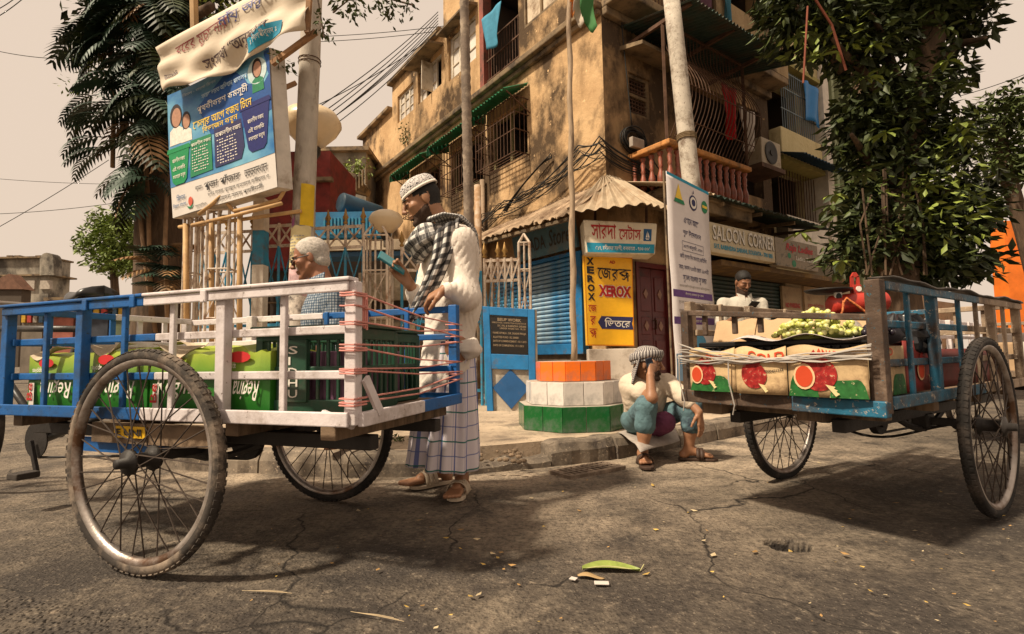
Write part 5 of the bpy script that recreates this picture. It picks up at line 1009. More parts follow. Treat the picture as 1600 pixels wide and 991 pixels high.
    # tall iron lattice seen far left of the gate, street beyond
yard()
def far_left():
    mold = plaster('blackened old house plaster', (0.40, 0.36, 0.29), (0.08, 0.07, 0.06), (0.30, 0.26, 0.21), 0.7, 0.3)
    Y = 42.0; k = Y / 820
    t = thing('far_house', 'distant blackened house with vaulted parapet at the left edge', 'building', D(40, 560, Y) * 1.0); t.location.z = 0; INV[t] = Matrix.Translation(t.location).inverted()
    def bx(x0, x1, y0, y1, Y_, dep, m, nm, p): a, b = D(x0, y1, Y_), D(x1, y0, Y_); mb = MB(); mb.box(((a.x + b.x) / 2, Y_ + dep / 2, (a.z + b.z) / 2), (abs(b.x - a.x), dep, abs(b.z - a.z))); return mb.build(nm, m, p)
    bx(-60, 78, 404, 575, Y, 2, mold, 'wall', t); bx(-62, 82, 428, 433, Y - 0.3, 2.4, M_TRIM, 'cornice', t); bx(-60, 75, 400, 405, Y - 0.3, 2.5, M_TRIM, 'parapet', t)
    mb = MB(); mb.prism([D(62, 404, Y - 0.5)] + [D(73 + 10 * math.cos(a), 404 - 9 * math.sin(a), Y - 0.5) for a in np.linspace(PI, 0, 9)] + [D(84, 430, Y - 0.5), D(62, 430, Y - 0.5)], V((0, 0.8, 0))); mb.build('vaulted_end', mold, t)
    for x in (8, 38, 62): bx(x, x + 16, 438, 452, Y - 0.15, 0.3, mat('pale far window', (0.42, 0.36, 0.30), 0.6), 'window', t)
    for x in (10, 22, 55): bx(x, x + 9, 399, 401, Y, 1, M_TRIM, 'roof_junk', t)
    t = thing('tent_roof', 'brown pitched tarpaulin stall roof at the far left', 'stall', D(10, 560, 20)); t.location.z = 0; INV[t] = Matrix.Translation(t.location).inverted()
    mb = MB(); mb.prism([D(-40, 452, 20), D(14, 428, 20), D(36, 452, 20)], V((0, 0.5, 0))); mb.build('tarpaulin', mat('brown tarpaulin', (0.16, 0.08, 0.05), 0.8, var=0.3), t); bx(-40, 34, 453, 575, 20.1, 0.4, M_DARK, 'stall_body', t)
    # row of low stalls across the side street
    rng = random.Random(5)
    for i, (x0, x1, y0, col, lab) in enumerate(((30, 70, 478, (0.16, 0.13, 0.10), 'low grey stall seen between the cart rails at far left'), (70, 118, 470, (0.30, 0.10, 0.07), 'low red fronted stall seen above the cart rail near the saddle'), (118, 172, 466, (0.05, 0.055, 0.07), 'low black fronted stall behind the black saddle'), (172, 214, 474, (0.10, 0.12, 0.07), 'low olive stall left of the tree trunk'))):
        t = thing('street_stall', lab, 'stall', (D(x0, 500, 15).x, 15.0, 0), group='stalls across the side street'); bx(x0, x1 - 2, y0, 590, 15, 0.6, mat('stall paint %d' % i, col, 0.8, var=0.4, scale=2), 'body', t); bx(x0 - 2, x1, y0 - 6, y0 - 1, 14.7, 1.0, M_TRIM, 'roof', t)
        for j in range(4): bx(x0 + 3 + j * (x1 - x0) / 4.4, x0 + 3 + (j + 0.75) * (x1 - x0) / 4.4, y0 + 8, y0 + 26, 14.95, 0.1, mat('goods %d' % ((i + j) % 4), ((0.5, 0.3, 0.03), (0.4, 0.05, 0.04), (0.3, 0.25, 0.2), (0.06, 0.12, 0.2))[(i + j) % 4], 0.7, var=0.4, scale=9), 'goods', t)
far_left()
# ================================================================ cargo tricycles
M_TYRE = mat('dusty worn tyre rubber', (0.045, 0.037, 0.031), 0.9, var=0.35, scale=9, bump=0.3, bscale=60, dirt=(0.26, 0.20, 0.15), dirt_amt=0.5, dscale=5, rnd=0)
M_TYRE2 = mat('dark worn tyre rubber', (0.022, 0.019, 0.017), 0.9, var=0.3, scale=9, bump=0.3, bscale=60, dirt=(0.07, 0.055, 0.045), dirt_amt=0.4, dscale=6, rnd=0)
M_RIM = mat('rusted chrome rim', (0.42, 0.37, 0.33), 0.38, var=0.3, scale=8, metal=0.7, bump=0.2, dirt=(0.13, 0.07, 0.04), dirt_amt=0.6, dscale=5, rnd=0)
M_SPK = mat('rusty spoke steel', (0.065, 0.048, 0.038), 0.6, metal=0.5, var=0.3, rnd=0.25)
M_HUB = mat('greasy black iron', (0.030, 0.025, 0.022), 0.6, metal=0.4, var=0.4, bump=0.3, spec=0.5)
M_BLK = mat('black frame enamel', (0.018, 0.016, 0.015), 0.4, var=0.2, spec=0.5, dirt=(0.07, 0.055, 0.04), dirt_amt=0.3)
M_BEDW = mat('old bed planks', (0.20, 0.135, 0.085), 0.9, var=0.35, scale=4, bump=0.4, dirt=(0.07, 0.05, 0.035), dirt_amt=0.5, stretch=(1, 6, 1))
def wheel(name, parent, loc, R=0.385, tyre=M_TYRE, n=34, tread=True, hubw=0.11, lean=0.0):
    w_ = MB(); prof = []; r0 = R - 0.021
    ax = (V((1, 0, 0)), Z, V((0, 1, 0)))
    w_.lathe([(r0 + 0.021 * math.cos(a) * (1.0 if math.cos(a) > 0 else 1.1), 0.0215 * math.sin(a)) for a in np.linspace(-PI * 0.80, PI * 0.80, 13)], (0, 0, 0), 64, ax, cap=False)
    o = w_.build(name, tyre, parent, smooth=True, world=False); o.location = loc; o.rotation_euler = (lean, 0, 0)
    if tread:
        tb = MB(); N = 84
        for i in range(N):
            a = 2 * PI * i / N; d = V((math.cos(a), 0, math.sin(a))); u = V((-math.sin(a), 0, math.cos(a)))
            for s in (-1, 1): tb.box(d * (R - 0.0045) + V((0, s * 0.0105, 0)), (0.007, 0.013, 0.017), ax=((d + V((0, s * 0.5, 0))).normalized(), V((0, 1, 0)) - d * 0.5 * s, u))
        tb.build('tread', tyre, o, world=False, kind='stuff')
    rm = MB(); rr = R - 0.046
    rm.lathe([(rr + 0.012, -0.017), (rr + 0.004, -0.018), (rr - 0.010, -0.009), (rr - 0.012, 0), (rr - 0.010, 0.009), (rr + 0.004, 0.018), (rr + 0.012, 0.017)], (0, 0, 0), 64, ax, cap=False); rm.build('rim', M_RIM, o, smooth=True, world=False)
    hb = MB(); h = hubw / 2; hb.lathe([(0.0, -h - 0.03), (0.016, -h - 0.03), (0.018, -h), (0.042, -h + 0.006), (0.044, -h + 0.018), (0.026, -h + 0.026), (0.026, h - 0.026), (0.044, h - 0.018), (0.042, h - 0.006), (0.018, h), (0.016, h + 0.03), (0, h + 0.03)], (0, 0, 0), 20, ax); hb.build('hub', M_HUB, o, smooth=True, world=False)
    sp = MB(); L = rr - 0.012 - 0.04; sp.cyl((0, 0, 0), (0, 0, 1), 0.0026, 5); sm = sp.mesh('spoke', M_SPK)
    for i in range(n):
        a = 2 * PI * i / n; side = 1 if i % 2 else -1; a0 = a + (0.9 if (i // 2) % 2 else -0.9)
        p = V((math.cos(a0) * 0.036, side * (h - 0.012), math.sin(a0) * 0.036)); q = V((math.cos(a) * (rr - 0.008), 0, math.sin(a) * (rr - 0.008))); d = q - p
        s = link('spoke', sm, o); s.location = p; s.rotation_euler = d.to_track_quat('Z', 'Y').to_euler(); s.scale = (1, 1, d.length)
    return o
def cart(label, origin, fwd, near, track, cols, split=0.08, tail=-0.83, front=0.95, tail_far=None, group='cargo tricycles', far_split=0.0, tyre=M_TYRE, bike=True, tail_panel=False, rear_in=0.07, topcap=True):
    """near: +1 when the side towards the photographer is local +y"""
    rz = math.atan2(fwd.y, fwd.x); t = thing('cargo_tricycle', label, 'tricycle', origin, rz, group)
    ma, mb_ = cols; hw = track / 2 - rear_in; z0, z1 = 0.515, 0.965
    def B(name, m, p, q, w_, h, par=t, bev=0.004, up=None): b = MB(); b.beam(p, q, w_, h, up); return b.build(name, m, par, world=False, bev=bev)
    posts_s = [tail, tail + 0.275, tail + 0.54, -0.042, 0.216, 0.46, 0.69, front]; thick = (0, 2, 5, 7)
    tf = tail if tail_far is None else tail_far
    def paint(s, far): 
        if far: return ma if s > far_split else mb_
        return ma if s < split else mb_
    for far in (0, 1):
        y = near * hw * (-1 if far else 1); out = near * (-1 if far else 1); sp = far_split if far else split
        for i, s in enumerate(posts_s):
            wd = 0.042 if i in thick else 0.024; th = 0.036 if i in thick else 0.016; tilt = random.uniform(-0.01, 0.01) if i not in (0, 7) else 0
            if far and i < 3: s = tf + (0, 0.25, 0.50)[i]
            b = MB(); b.box((s, y, (z0 + z1) / 2), (wd, th, z1 - z0 - 0.006)); o = b.build('post', paint(s, far), t, world=False, bev=0.004); 
        for k, z in enumerate((0.535, 0.67, 0.815, z1 - 0.02)):
            hgt = (0.045, 0.028, 0.028, 0.032)[k]; off = out * (0.0285 if k not in (0, 3) else 0.0)
            for a, b_, m in ((tf if far else tail, min(sp, front), paint(tail, far)),) + (((sp, front, paint(front, far)),) if sp < front else ()):
                y_ = y - out * 0.026 if k in (1, 2) else y + out * 0.024
                B('rail', m, (a, y_, z + (0.001 if m is ma else 0)), (b_, y_, z), 0.014 if k in (1, 2) else 0.012, hgt)
        if topcap and not far:
            for a, b_, m in ((tail - 0.01, sp, paint(tail, far)), (sp, front + 0.01, paint(front, far))): B('rail_cap', m, (a, y + out * 0.012, z1 + 0.004), (b_, y + out * 0.012, z1 + 0.004), 0.052, 0.012)
            for s in (tail + 0.60, 0.13, 0.40): B('clamp', paint(s, far), (s - 0.014, y + out * 0.034, z1 - 0.018), (s + 0.014, y + out * 0.034, z1 - 0.018), 0.010, 0.045)
    for k, z in enumerate((0.67, 0.815, 0.95)):
        B('front_rail', mb_, (front - 0.03, near * hw, z), (front - 0.03, near * -0.0, z), 0.014, 0.03, up=(0, 0, 1)); B('front_rail', ma, (front - 0.03, 0, z), (front - 0.03, -near * hw, z), 0.0142, 0.03)
    for f in (-0.66, -0.33, 0.0, 0.33, 0.66): b = MB(); b.box((front - 0.012, f * hw, 0.74), (0.014, 0.026, 0.43)); b.build('front_post', mb_ if f * near > -0.1 else ma, t, world=False, bev=0.003)
    # bed: planks on cross beams, tail sill half painted
    n = 7; 
    for i in range(n): B('bed_plank', M_BEDW, (tail + (tf - tail) * (i + 0.5) / n if near < 0 else tf + (tail - tf) * (i + 0.5) / n, -hw + 0.02 + (2 * hw - 0.04) * (i + 0.5) / n, 0.527 + 0.002 * (i % 2)), (front, -hw + 0.02 + (2 * hw - 0.04) * (i + 0.5) / n, 0.527 + 0.002 * (i % 2)), (2 * hw - 0.04) / n - 0.004, 0.02)
    for s in (tail + 0.12, -0.3, 0.3, front - 0.03): B('cross_beam', M_BEDW, (s, -hw + 0.03, 0.488), (s, hw - 0.03, 0.488), 0.06, 0.055)
    for y in (-hw * 0.55, hw * 0.55): B('chassis_beam', M_HUB, (tail + 0.05, y, 0.435), (front + 0.1, y, 0.435), 0.05, 0.05)
    tm = (tail + tf) / 2; B('tail_sill', ma, (tail - 0.028, near * hw, 0.535), (tm - 0.028, near * -0.02, 0.535), 0.022, 0.045); B('tail_sill', mb_, (tm - 0.028, near * -0.02, 0.535), (tf - 0.028, -near * hw, 0.535), 0.022, 0.045)
    # axle, springs, drive
    B('axle', M_HUB, (0, -track / 2, 0.385), (0, track / 2, 0.385), 0.034, 0.034)
    for y in (-hw * 0.55, hw * 0.55):
        b = MB(); b.tube([(x, y, 0.345 + 0.065 * (abs(x) / 0.28) ** 1.6) for x in np.linspace(-0.28, 0.28, 9)], 0.014, 6); b.build('leaf_spring', M_HUB, t, world=False)
        b = MB(); b.box((0, y, 0.385), (0.09, 0.07, 0.07)); b.build('axle_clamp', M_HUB, t, world=False, bev=0.01)
    b = MB(); b.lathe([(0.0, -0.012), (0.085, -0.012), (0.085, 0.012), (0.0, 0.012)], (0, 0.03 * near, 0.385), 22, (V((1, 0, 0)), Z, V((0, 1, 0)))); b.build('drive_sprocket', M_HUB, t, world=False)
    b = MB(); b.tube([(0, 0.03 * near, 0.46), (0.6, 0.03 * near, 0.44), (1.42, 0.03 * near, 0.40)], 0.007, 5); b.tube([(0, 0.03 * near, 0.305), (0.6, 0.03 * near, 0.29), (1.42, 0.03 * near, 0.24)], 0.007, 5); b.build('chain', M_HUB, t, world=False)
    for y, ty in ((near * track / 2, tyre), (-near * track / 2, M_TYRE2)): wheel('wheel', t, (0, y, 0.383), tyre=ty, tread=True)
    b = MB(); 
    if bike:
        # bicycle half in front of the box
        fr = [((1.14, 0, 0.98), (1.42, 0, 0.33)), ((1.17, 0, 0.90), (1.98, 0, 0.93)), ((1.42, 0, 0.33), (1.99, 0, 0.80)), ((front, 0, 0.47), (1.42, 0, 0.33)), ((1.96, 0, 1.0), (2.02, 0, 0.72))]
        for p, q in fr: b = MB(); b.cyl(p, q, 0.018, 10); b.build('frame_tube', M_BLK, t, world=False, smooth=True)
        for s in (-1, 1): b = MB(); b.tube([(2.02, 0.02 * s, 0.74), (2.06, 0.06 * s, 0.70), (2.20, 0.06 * s, 0.385)], 0.013, 8); b.build('fork_blade', M_BLK, t, world=False, smooth=True)
        wheel('wheel', t, (2.2, 0, 0.383), tyre=M_TYRE2, tread=False, hubw=0.09)
        b = MB(); b.tube([(1.72, -0.30, 1.05), (1.86, -0.28, 1.06), (1.95, -0.1, 1.08), (1.96, 0, 1.08), (1.95, 0.1, 1.08), (1.86, 0.28, 1.06), (1.72, 0.30, 1.05)], 0.012, 8); b.cyl((1.96, 0, 1.0), (1.96, 0, 1.08), 0.014, 8); b.build('handlebar', mat('dull chrome', (0.35, 0.31, 0.27), 0.35, metal=0.8), t, world=False, smooth=True)
        for s in (-1, 1): b = MB(); b.tube([(1.62, 0.302 * s, 1.045), (1.75, 0.302 * s, 1.05)], [0.017, 0.017], 10); b.build('grip', M_HUB, t, world=False, smooth=True)
        # saddle: broad at the back, narrow nose
        def sad(u, v):
            x = -0.135 + 0.27 * u; wd = 0.085 * (1 - u) ** 0.8 + 0.022 if u < 0.98 else 0.006; wd *= (min(1, u / 0.10)) ** 0.5 if u < 0.1 else 1
            a = PI * v; return (1.15 + x, wd * math.cos(a), 1.045 + 0.05 * math.sin(a) ** 0.7 + 0.018 * (1 - u) - 0.015 * math.sin(PI * u))
        b = MB(); b.grid(sad, 14, 12); sd_ = b.build('saddle', flat('black saddle leather', (0.016, 0.014, 0.013), 0.35, spec=0.5), t, world=False, smooth=True, thick=0.012)
        for s in (-1, 1):
            b = MB(); b.tube([(1.06 + 0.025 * math.sin(i * 0.5) * 0 + 0.02 * math.cos(i * 1.05), 0.05 * s + 0.02 * math.sin(i * 1.05), 0.97 + 0.006 * i) for i in range(15)], 0.004, 5); b.build('spring', M_HUB, sd_, world=False)
        b = MB(); b.cyl((1.14, 0, 0.98), (1.13, 0, 1.05), 0.014, 8); b.build('seat_post', M_HUB, t, world=False)
        b = MB(); b.lathe([(0.0, -0.004), (0.09, -0.004), (0.092, 0.004), (0.0, 0.004)], (1.42, 0.045 * near, 0.33), 24, (V((1, 0, 0)), Z, V((0, 1, 0)))); b.build('chainring', M_HUB, t, world=False)
        for s, an in ((near, rad(-112)), (-near, rad(68))):
            d = V((math.cos(an), 0, math.sin(an))) * 0.17; p = V((1.42, 0.07 * s, 0.33)); b = MB(); b.beam(p, p + d, 0.018, 0.024); c = b.build('crank', M_HUB, t, world=False, bev=0.003)
            q = p + d + V((0, 0.055 * s, 0)); b = MB(); b.box(q, (0.085, 0.10, 0.032)); b.build('pedal', mat('worn wooden pedal', (0.05, 0.04, 0.033), 0.85, var=0.3, bump=0.4), c, world=False, bev=0.006)
    return t
def wood_paint(name, col, amt=0.3, dirt=(0.12, 0.09, 0.07)): return mat(name, col, 0.55, var=0.14, scale=9, bump=0.25, bscale=28, spec=0.4, dirt=dirt, dirt_amt=amt, dscale=5, rnd=0.06, chips=tuple(c * 0.7 for c in dirt), chip_amt=0.12)
M_CW = wood_paint('white cart paint', (0.62, 0.555, 0.55), 0.42, (0.34, 0.28, 0.25)); M_CB = wood_paint('bright blue cart paint', (0.006, 0.092, 0.30), 0.42, (0.02, 0.055, 0.12))
nL, fL = G(215, 897), G(512, 782); aL = (fL - nL).normalized(); cL = V((-aL.y, aL.x, 0)); oL = (nL + fL) / 2; oL.z = 0
CART_L = cart('blue and white cargo tricycle loaded with green cartons and crates', oL, cL, 1, (fL - nL).length, (M_CW, M_CB), tail_far=-0.765)
for o in CART_L.children:
    pass
ML = Matrix.Translation(oL) @ Matrix.Rotation(math.atan2(cL.y, cL.x), 4, 'Z')
def WL(x, y, z): return ML @ V((x, y, z))
HWL = (fL - nL).length / 2 - 0.07
def cart_l_bits():
    p = CART_L
    b = MB(); b.box((0.10, HWL - 0.03, 0.455), (0.62, 0.03, 0.075)); bo = b.build('side_board', M_BEDW, p, world=False)
    b = MB(); b.box((0.18, HWL - 0.008, 0.462), (0.17, 0.006, 0.042)); pl = b.build('number_plate', flat('yellow number plate', (0.72, 0.42, 0.02), 0.5, var=0.15), p, world=False)
    s = Sheet(WL(0.265, HWL - 0.004, 0.441), WL(0.095, HWL - 0.004, 0.441), WL(0.095, HWL - 0.004, 0.483), WL(0.265, HWL - 0.004, 0.483)); mb = MB(); s.text(mb, 'E UNI', 0.1, 0.2, 0.9, 0.8, o=0.003, bold=0.03); mb.build('lettering', K_BLACK, pl)
    b = MB(); b.beam((0.05, HWL - 0.05, 0.40), (0.55, HWL - 0.05, 0.40), 0.03, 0.05); b.build('blue_board', M_CB, p, world=False)
    b = MB(); b.tube([(-0.83, HWL, 0.515), (-0.70, HWL - 0.02, 0.55)], 0.012, 6); b.beam((-0.86, HWL - 0.02, 0.66), (-0.86, HWL - 0.10, 0.545), 0.012, 0.03); b.build('tail_brace', M_CW, p, world=False)
cart_l_bits()
def carton(label, x, y, z, L, W, h, seed, rz=0.0, flip=True, flap=True):
    """green apple carton in the cart: crushed top, white and red print"""
    r = random.Random(seed); c = WL(x, y, z); t = thing('apple_carton', label, 'carton', c, math.atan2(cL.y, cL.x) + rz, 'green apple cartons')
    g = bpy.data.materials.get('green apple print')
    if not g:
        g = bpy.data.materials.new('green apple print'); g.use_nodes = True; N = g.node_tree.nodes; Lk = g.node_tree.links; tc = N.new('ShaderNodeTexCoord'); sx = N.new('ShaderNodeSeparateXYZ'); Lk.new(tc.outputs['Object'], sx.inputs[0])
        nz = N.new('ShaderNodeTexNoise'); nz.inputs['Scale'].default_value = 6; Lk.new(tc.outputs['Object'], nz.inputs[0]); ad = N.new('ShaderNodeMath'); ad.operation = 'MULTIPLY_ADD'; ad.inputs[1].default_value = 0.12; Lk.new(nz.outputs[0], ad.inputs[0]); Lk.new(sx.outputs[2], ad.inputs[2])
        cr = N.new('ShaderNodeValToRGB'); mr = N.new('ShaderNodeMapRange'); mr.inputs[1].default_value = 0.06; mr.inputs[2].default_value = 0.27; Lk.new(ad.outputs[0], mr.inputs[0]); Lk.new(mr.outputs[0], cr.inputs[0]); e = cr.color_ramp.elements; e[0].color = (0.01, 0.12, 0.012, 1); e[1].color = (0.36, 0.43, 0.05, 1); m_ = e.new(0.5); m_.color = (0.035, 0.19, 0.02, 1)
        Lk.new(cr.outputs[0], N['Principled BSDF'].inputs['Base Color']); N['Principled BSDF'].inputs['Roughness'].default_value = 0.4
    n = 10; top = [h + r.uniform(-0.012, 0.018) for _ in range(n + 1)]
    mb = MB(); hw, hl = W / 2, L / 2
    def side(y0, s):
        def fn(u, v): return (-hl + L * u, y0 + s * 0.012 * math.sin(v * PI) * math.sin(u * PI), (top[int(u * n + 0.01)]) * v)
        mb.grid(fn, n, 4)
    side(hw, 1); side(-hw, -1)
    for x_, tt in ((-hl, top[0]), (hl, top[-1])): mb.quad((x_, -hw, 0), (x_, hw, 0), (x_, hw, tt), (x_, -hw, tt))
    mb.grid(lambda u, v: (-hl + L * u, -hw + W * v, top[int(u * n + 0.01)] + 0.012 * math.sin(v * PI)), n, 4); mb.quad((-hl, -hw, 0.001), (hl, -hw, 0.001), (hl, hw, 0.001), (-hl, hw, 0.001))
    mb.build('box', g, t, world=False, smooth=False, thick=0.004)
    if flap:
        mb = MB(); mb.grid(lambda u, v: (-hl * 0.2 + L * 0.55 * u, hw - 0.05 + 0.06 * v, h + 0.02 + 0.03 * math.sin(u * 5 + seed) * v + 0.02 * (1 - v)), 8, 3); mb.build('torn_flap', mat('torn carton paper', (0.50, 0.40, 0.28), 0.9, var=0.3, scale=12), t, world=False, thick=0.003)
    def P(x_, z_): return V((x_, hw + 0.017, z_))
    mb = MB(); s = Sheet((hl, hw + 0.0, 0), (-hl, hw, 0), (-hl, hw, h), (hl, hw, h)); s.n = V((0, 1, 0))
    if flip: put_text(mb, 'Regina', P(-hl * 0.75, 0.62 * h), V((1, 0, 0)), V((0, 0, -1)), L * 0.55, 0.42 * h, 0.006, slant=0.25); put_text(mb, 'apples', P(hl * 0.35, 0.82 * h), V((1, 0, 0)), V((0, 0, -1)), L * 0.18, 0.13 * h, 0.01)
    else: put_text(mb, 'Regina', P(hl * 0.75, 0.22 * h), V((-1, 0, 0)), Z, L * 0.6, 0.42 * h, 0.006, slant=0.25)
    mb.build('lettering', K_WHITE, t, world=False)
    mb = MB(); mb.quad(P(hl * 0.80, 0.01), P(hl * 0.62, 0.01), P(hl * 0.62, 0.5 * h), P(hl * 0.80, 0.5 * h)); st = mb.build('white_stripe', flat('torn white strip', (0.62, 0.56, 0.5)), t, world=False)
    mb = MB(); put_text(mb, 'Be', P(hl * 0.66, 0.03) + V((0, 0.003, 0)), Z, V((1, 0, 0)), 0.35 * h, 0.035, 0.012); mb.build('lettering', K_RED, st, world=False)
    mb = MB(); mb.add([V((hl * 0.2 + 0.05 * math.cos(a), hw + 0.018, h * 0.9 + 0.02 * math.sin(a))) for a in np.linspace(0, 2 * PI, 14)[:-1]], [tuple(range(13))]); mb.build('red_print', flat('apple red print', (0.55, 0.03, 0.03)), t, world=False)
    return t
z_bed = 0.541
carton('green apple carton at the front end of the cart behind the blue rails', 0.70, 0.235, z_bed, 0.36, 0.26, 0.205, 1)
carton('green apple carton with torn flap left of the near wheel top', 0.325, 0.235, z_bed, 0.36, 0.26, 0.215, 2)
carton('green apple carton directly behind the near wheel', -0.05, 0.235, z_bed, 0.36, 0.26, 0.20, 3, flip=False)
carton('green apple carton with red print beside the green crate', -0.345, 0.24, z_bed, 0.20, 0.25, 0.215, 4, rz=0.05, flap=False)
carton('green apple carton on the far side of the cart bed', 0.45, -0.2, z_bed, 0.40, 0.28, 0.23, 5)
def crate(label, x, y, z, L, W, h, rz, word=None):
    """stackable ribbed plastic crate; the lettered end faces local -x"""
    c = WL(x, y, z); t = thing('plastic_crate', label, 'crate', c, math.atan2(cL.y, cL.x) + rz, 'green plastic crates'); m = mat('dark green crate plastic', (0.010, 0.055, 0.028), 0.45, var=0.25, scale=5, bump=0.08, spec=0.5, dirt=(0.05, 0.06, 0.04), dirt_amt=0.35, dscale=7, rnd=0)
    hl, hw = L / 2, W / 2
    def bx(nm, p, d, mm=m): b = MB(); b.box(p, d); return b.build(nm, mm, t, world=False, bev=0.004)
    bx('floor', (0, 0, 0.01), (L - 0.03, W - 0.03, 0.016))
    for s in (-1, 1):
        for z_, hh in ((0.022, 0.044), (h * 0.52, 0.018), (h - 0.02, 0.04)):
            o_ = 0.0025 if hh < 0.03 else 0.006
            bx('rail', (0, s * (hw - 0.008), z_), (L - 0.016, 0.012 + o_, hh)); bx('rail', (s * (hl - 0.008), 0, z_), (0.012 + o_, W - 0.016, hh))
        bx('rim', (0, s * (hw + 0.002), h + 0.006), (L + 0.03, 0.03, 0.012)); bx('rim', (s * (hl + 0.002), 0, h + 0.0065), (0.03, W - 0.026, 0.012))
        n = 9
        for i in range(n):
            f = (i + 0.5) / n - 0.5; bx('rib', (f * (L - 0.05), s * (hw - 0.009), h / 2), (0.011, 0.012, h - 0.06))
        for i in range(6): f = (i + 0.5) / 6 - 0.5; bx('rib', (s * (hl - 0.009), f * (W - 0.05), h / 2), (0.012, 0.011, h - 0.06))
        for q in (-1, 1): bx('corner', (s * (hl - 0.012), q * (hw - 0.012), h / 2), (0.028, 0.028, h - 0.01))
    bx('goods', (0, 0, h * 0.42), (L - 0.10, W - 0.10, h * 0.62), mat('packed goods wrapper', (0.16, 0.08, 0.13), 0.4, var=0.8, scale=30, stretch=(5, 5, 0.4), rnd=0))
    if word:
        pl = bx('name_panel', (hl * 0.22, hw + 0.004, h * 0.5), (0.10, 0.012, h - 0.07))
        mb = MB(); n = len(word); lh = (h - 0.10) / n
        for i, ch in enumerate(word): put_text(mb, ch, V((hl * 0.22 + 0.018, hw + 0.0125, h - 0.055 - lh * (i + 0.82))), V((-1, 0, 0)), Z, 0.036 if ch != 'I' else 0.008, lh * 0.74, 0.01)
        mb.build('lettering', K_WHITE, pl, world=False, kind='stuff')
    return t
crate('dark green plastic crate lettered SIDHU behind the white rails', -0.56, 0.19, z_bed, 0.40, 0.28, 0.285, 0.12, 'SIDHU')
crate('dark green plastic crate nearest the tied tail end of the cart', -0.45, -0.15, z_bed, 0.40, 0.28, 0.285, -0.06)
def ropes():
    m = mat('pink plastic cord', (0.62, 0.26, 0.22), 0.6, var=0.2); zs = [(0.925, 0.87), (0.885, 0.815), (0.835, 0.845), (0.765, 0.79), (0.755, 0.70), (0.690, 0.70), (0.685, 0.655), (0.60, 0.645), (0.588, 0.62)]; r = random.Random(2)
    t = thing('pink_rope', 'pink plastic cord laced across the open tail of the left cart', 'cord', WL(-0.86, 0, 0.55))
    for i, (a, b) in enumerate(zs):
        A, B_ = WL(-0.855, HWL + 0.01, a), WL(-0.79, -HWL - 0.01, b); mid = (A + B_) / 2 - Z * r.uniform(0.004, 0.02) + V((r.uniform(-0.01, 0.01), 0, 0)); pts = [A + (mid - A) * k / 4 for k in range(4)] + [mid + (B_ - mid) * k / 4 for k in range(5)]
        mb = MB(); mb.tube(pts, 0.0032, 6); mb.build('strand', m, t, smooth=True)
        for k in range(2 if i % 2 == 0 else 1):
            x, y = -0.83, HWL; w_, h_ = 0.0255, 0.032; z = a - 0.008 * k; q = [WL(x - w_, y - h_, z), WL(x + w_, y - h_, z + 0.002), WL(x + w_, y + h_, z), WL(x - w_, y + h_, z - 0.001)]; mb = MB(); mb.tube(q, 0.0032, 5, closed=True); mb.build('wrap', m, t)
        x, y = -0.765, -HWL; q = [WL(x - w_, y - h_, b), WL(x + w_, y - h_, b + 0.002), WL(x + w_, y + h_, b), WL(x - w_, y + h_, b)]; mb = MB(); mb.tube(q, 0.0032, 5, closed=True); mb.build('wrap', m, t)
    mb = MB()
    for k in range(3): mb.tube([WL(-0.84, HWL - 0.03 - 0.012 * k, 0.93 - 0.02 * j - 0.004 * k + 0.01 * math.sin(j)) for j in range(6)], 0.004, 5)
    mb.build('knot', m, t)
ropes()
# ---------------------------------------------------------------- fruit tricycle on the right
nR = G(1560, 806); cR = V((0.815, 0.58, 0)).normalized(); aR = V((-cR.y, cR.x, 0)); fR = nR + aR * 0.91; oR = (nR + fR) / 2; oR.z = 0
M_RB = mat('chipped teal blue paint', (0.012, 0.10, 0.17), 0.55, var=0.3, scale=10, bump=0.35, bscale=30, dirt=(0.055, 0.035, 0.025), dirt_amt=0.5, dscale=7, chips=(0.32, 0.27, 0.22), chip_amt=0.22, spec=0.4)
M_RC = mat('chipped cream brown paint', (0.30, 0.22, 0.15), 0.7, var=0.3, scale=9, bump=0.35, dirt=(0.09, 0.055, 0.035), dirt_amt=0.5, dscale=7, chips=(0.45, 0.38, 0.3), chip_amt=0.2)
M_RR = mat('rust brown bare steel', (0.075, 0.048, 0.033), 0.75, var=0.4, scale=9, bump=0.4, dirt=(0.20, 0.14, 0.10), dirt_amt=0.3, dscale=9, chips=(0.02, 0.12, 0.17), chip_amt=0.12)
TRK = (fR - nR).length
CART_R = cart('rusty teal fruit seller tricycle with printed pomegranate cartons', oR, cR, -1, TRK, (M_RB, M_RC), split=0.16, tail=-0.92, front=0.95, tyre=M_TYRE2, far_split=2.0, topcap=False, bike=False, rear_in=0.07)
MR = Matrix.Translation(oR) @ Matrix.Rotation(math.atan2(cR.y, cR.x), 4, 'Z'); HWR = TRK / 2 - 0.07
def WR(x, y, z): return MR @ V((x, y, z))
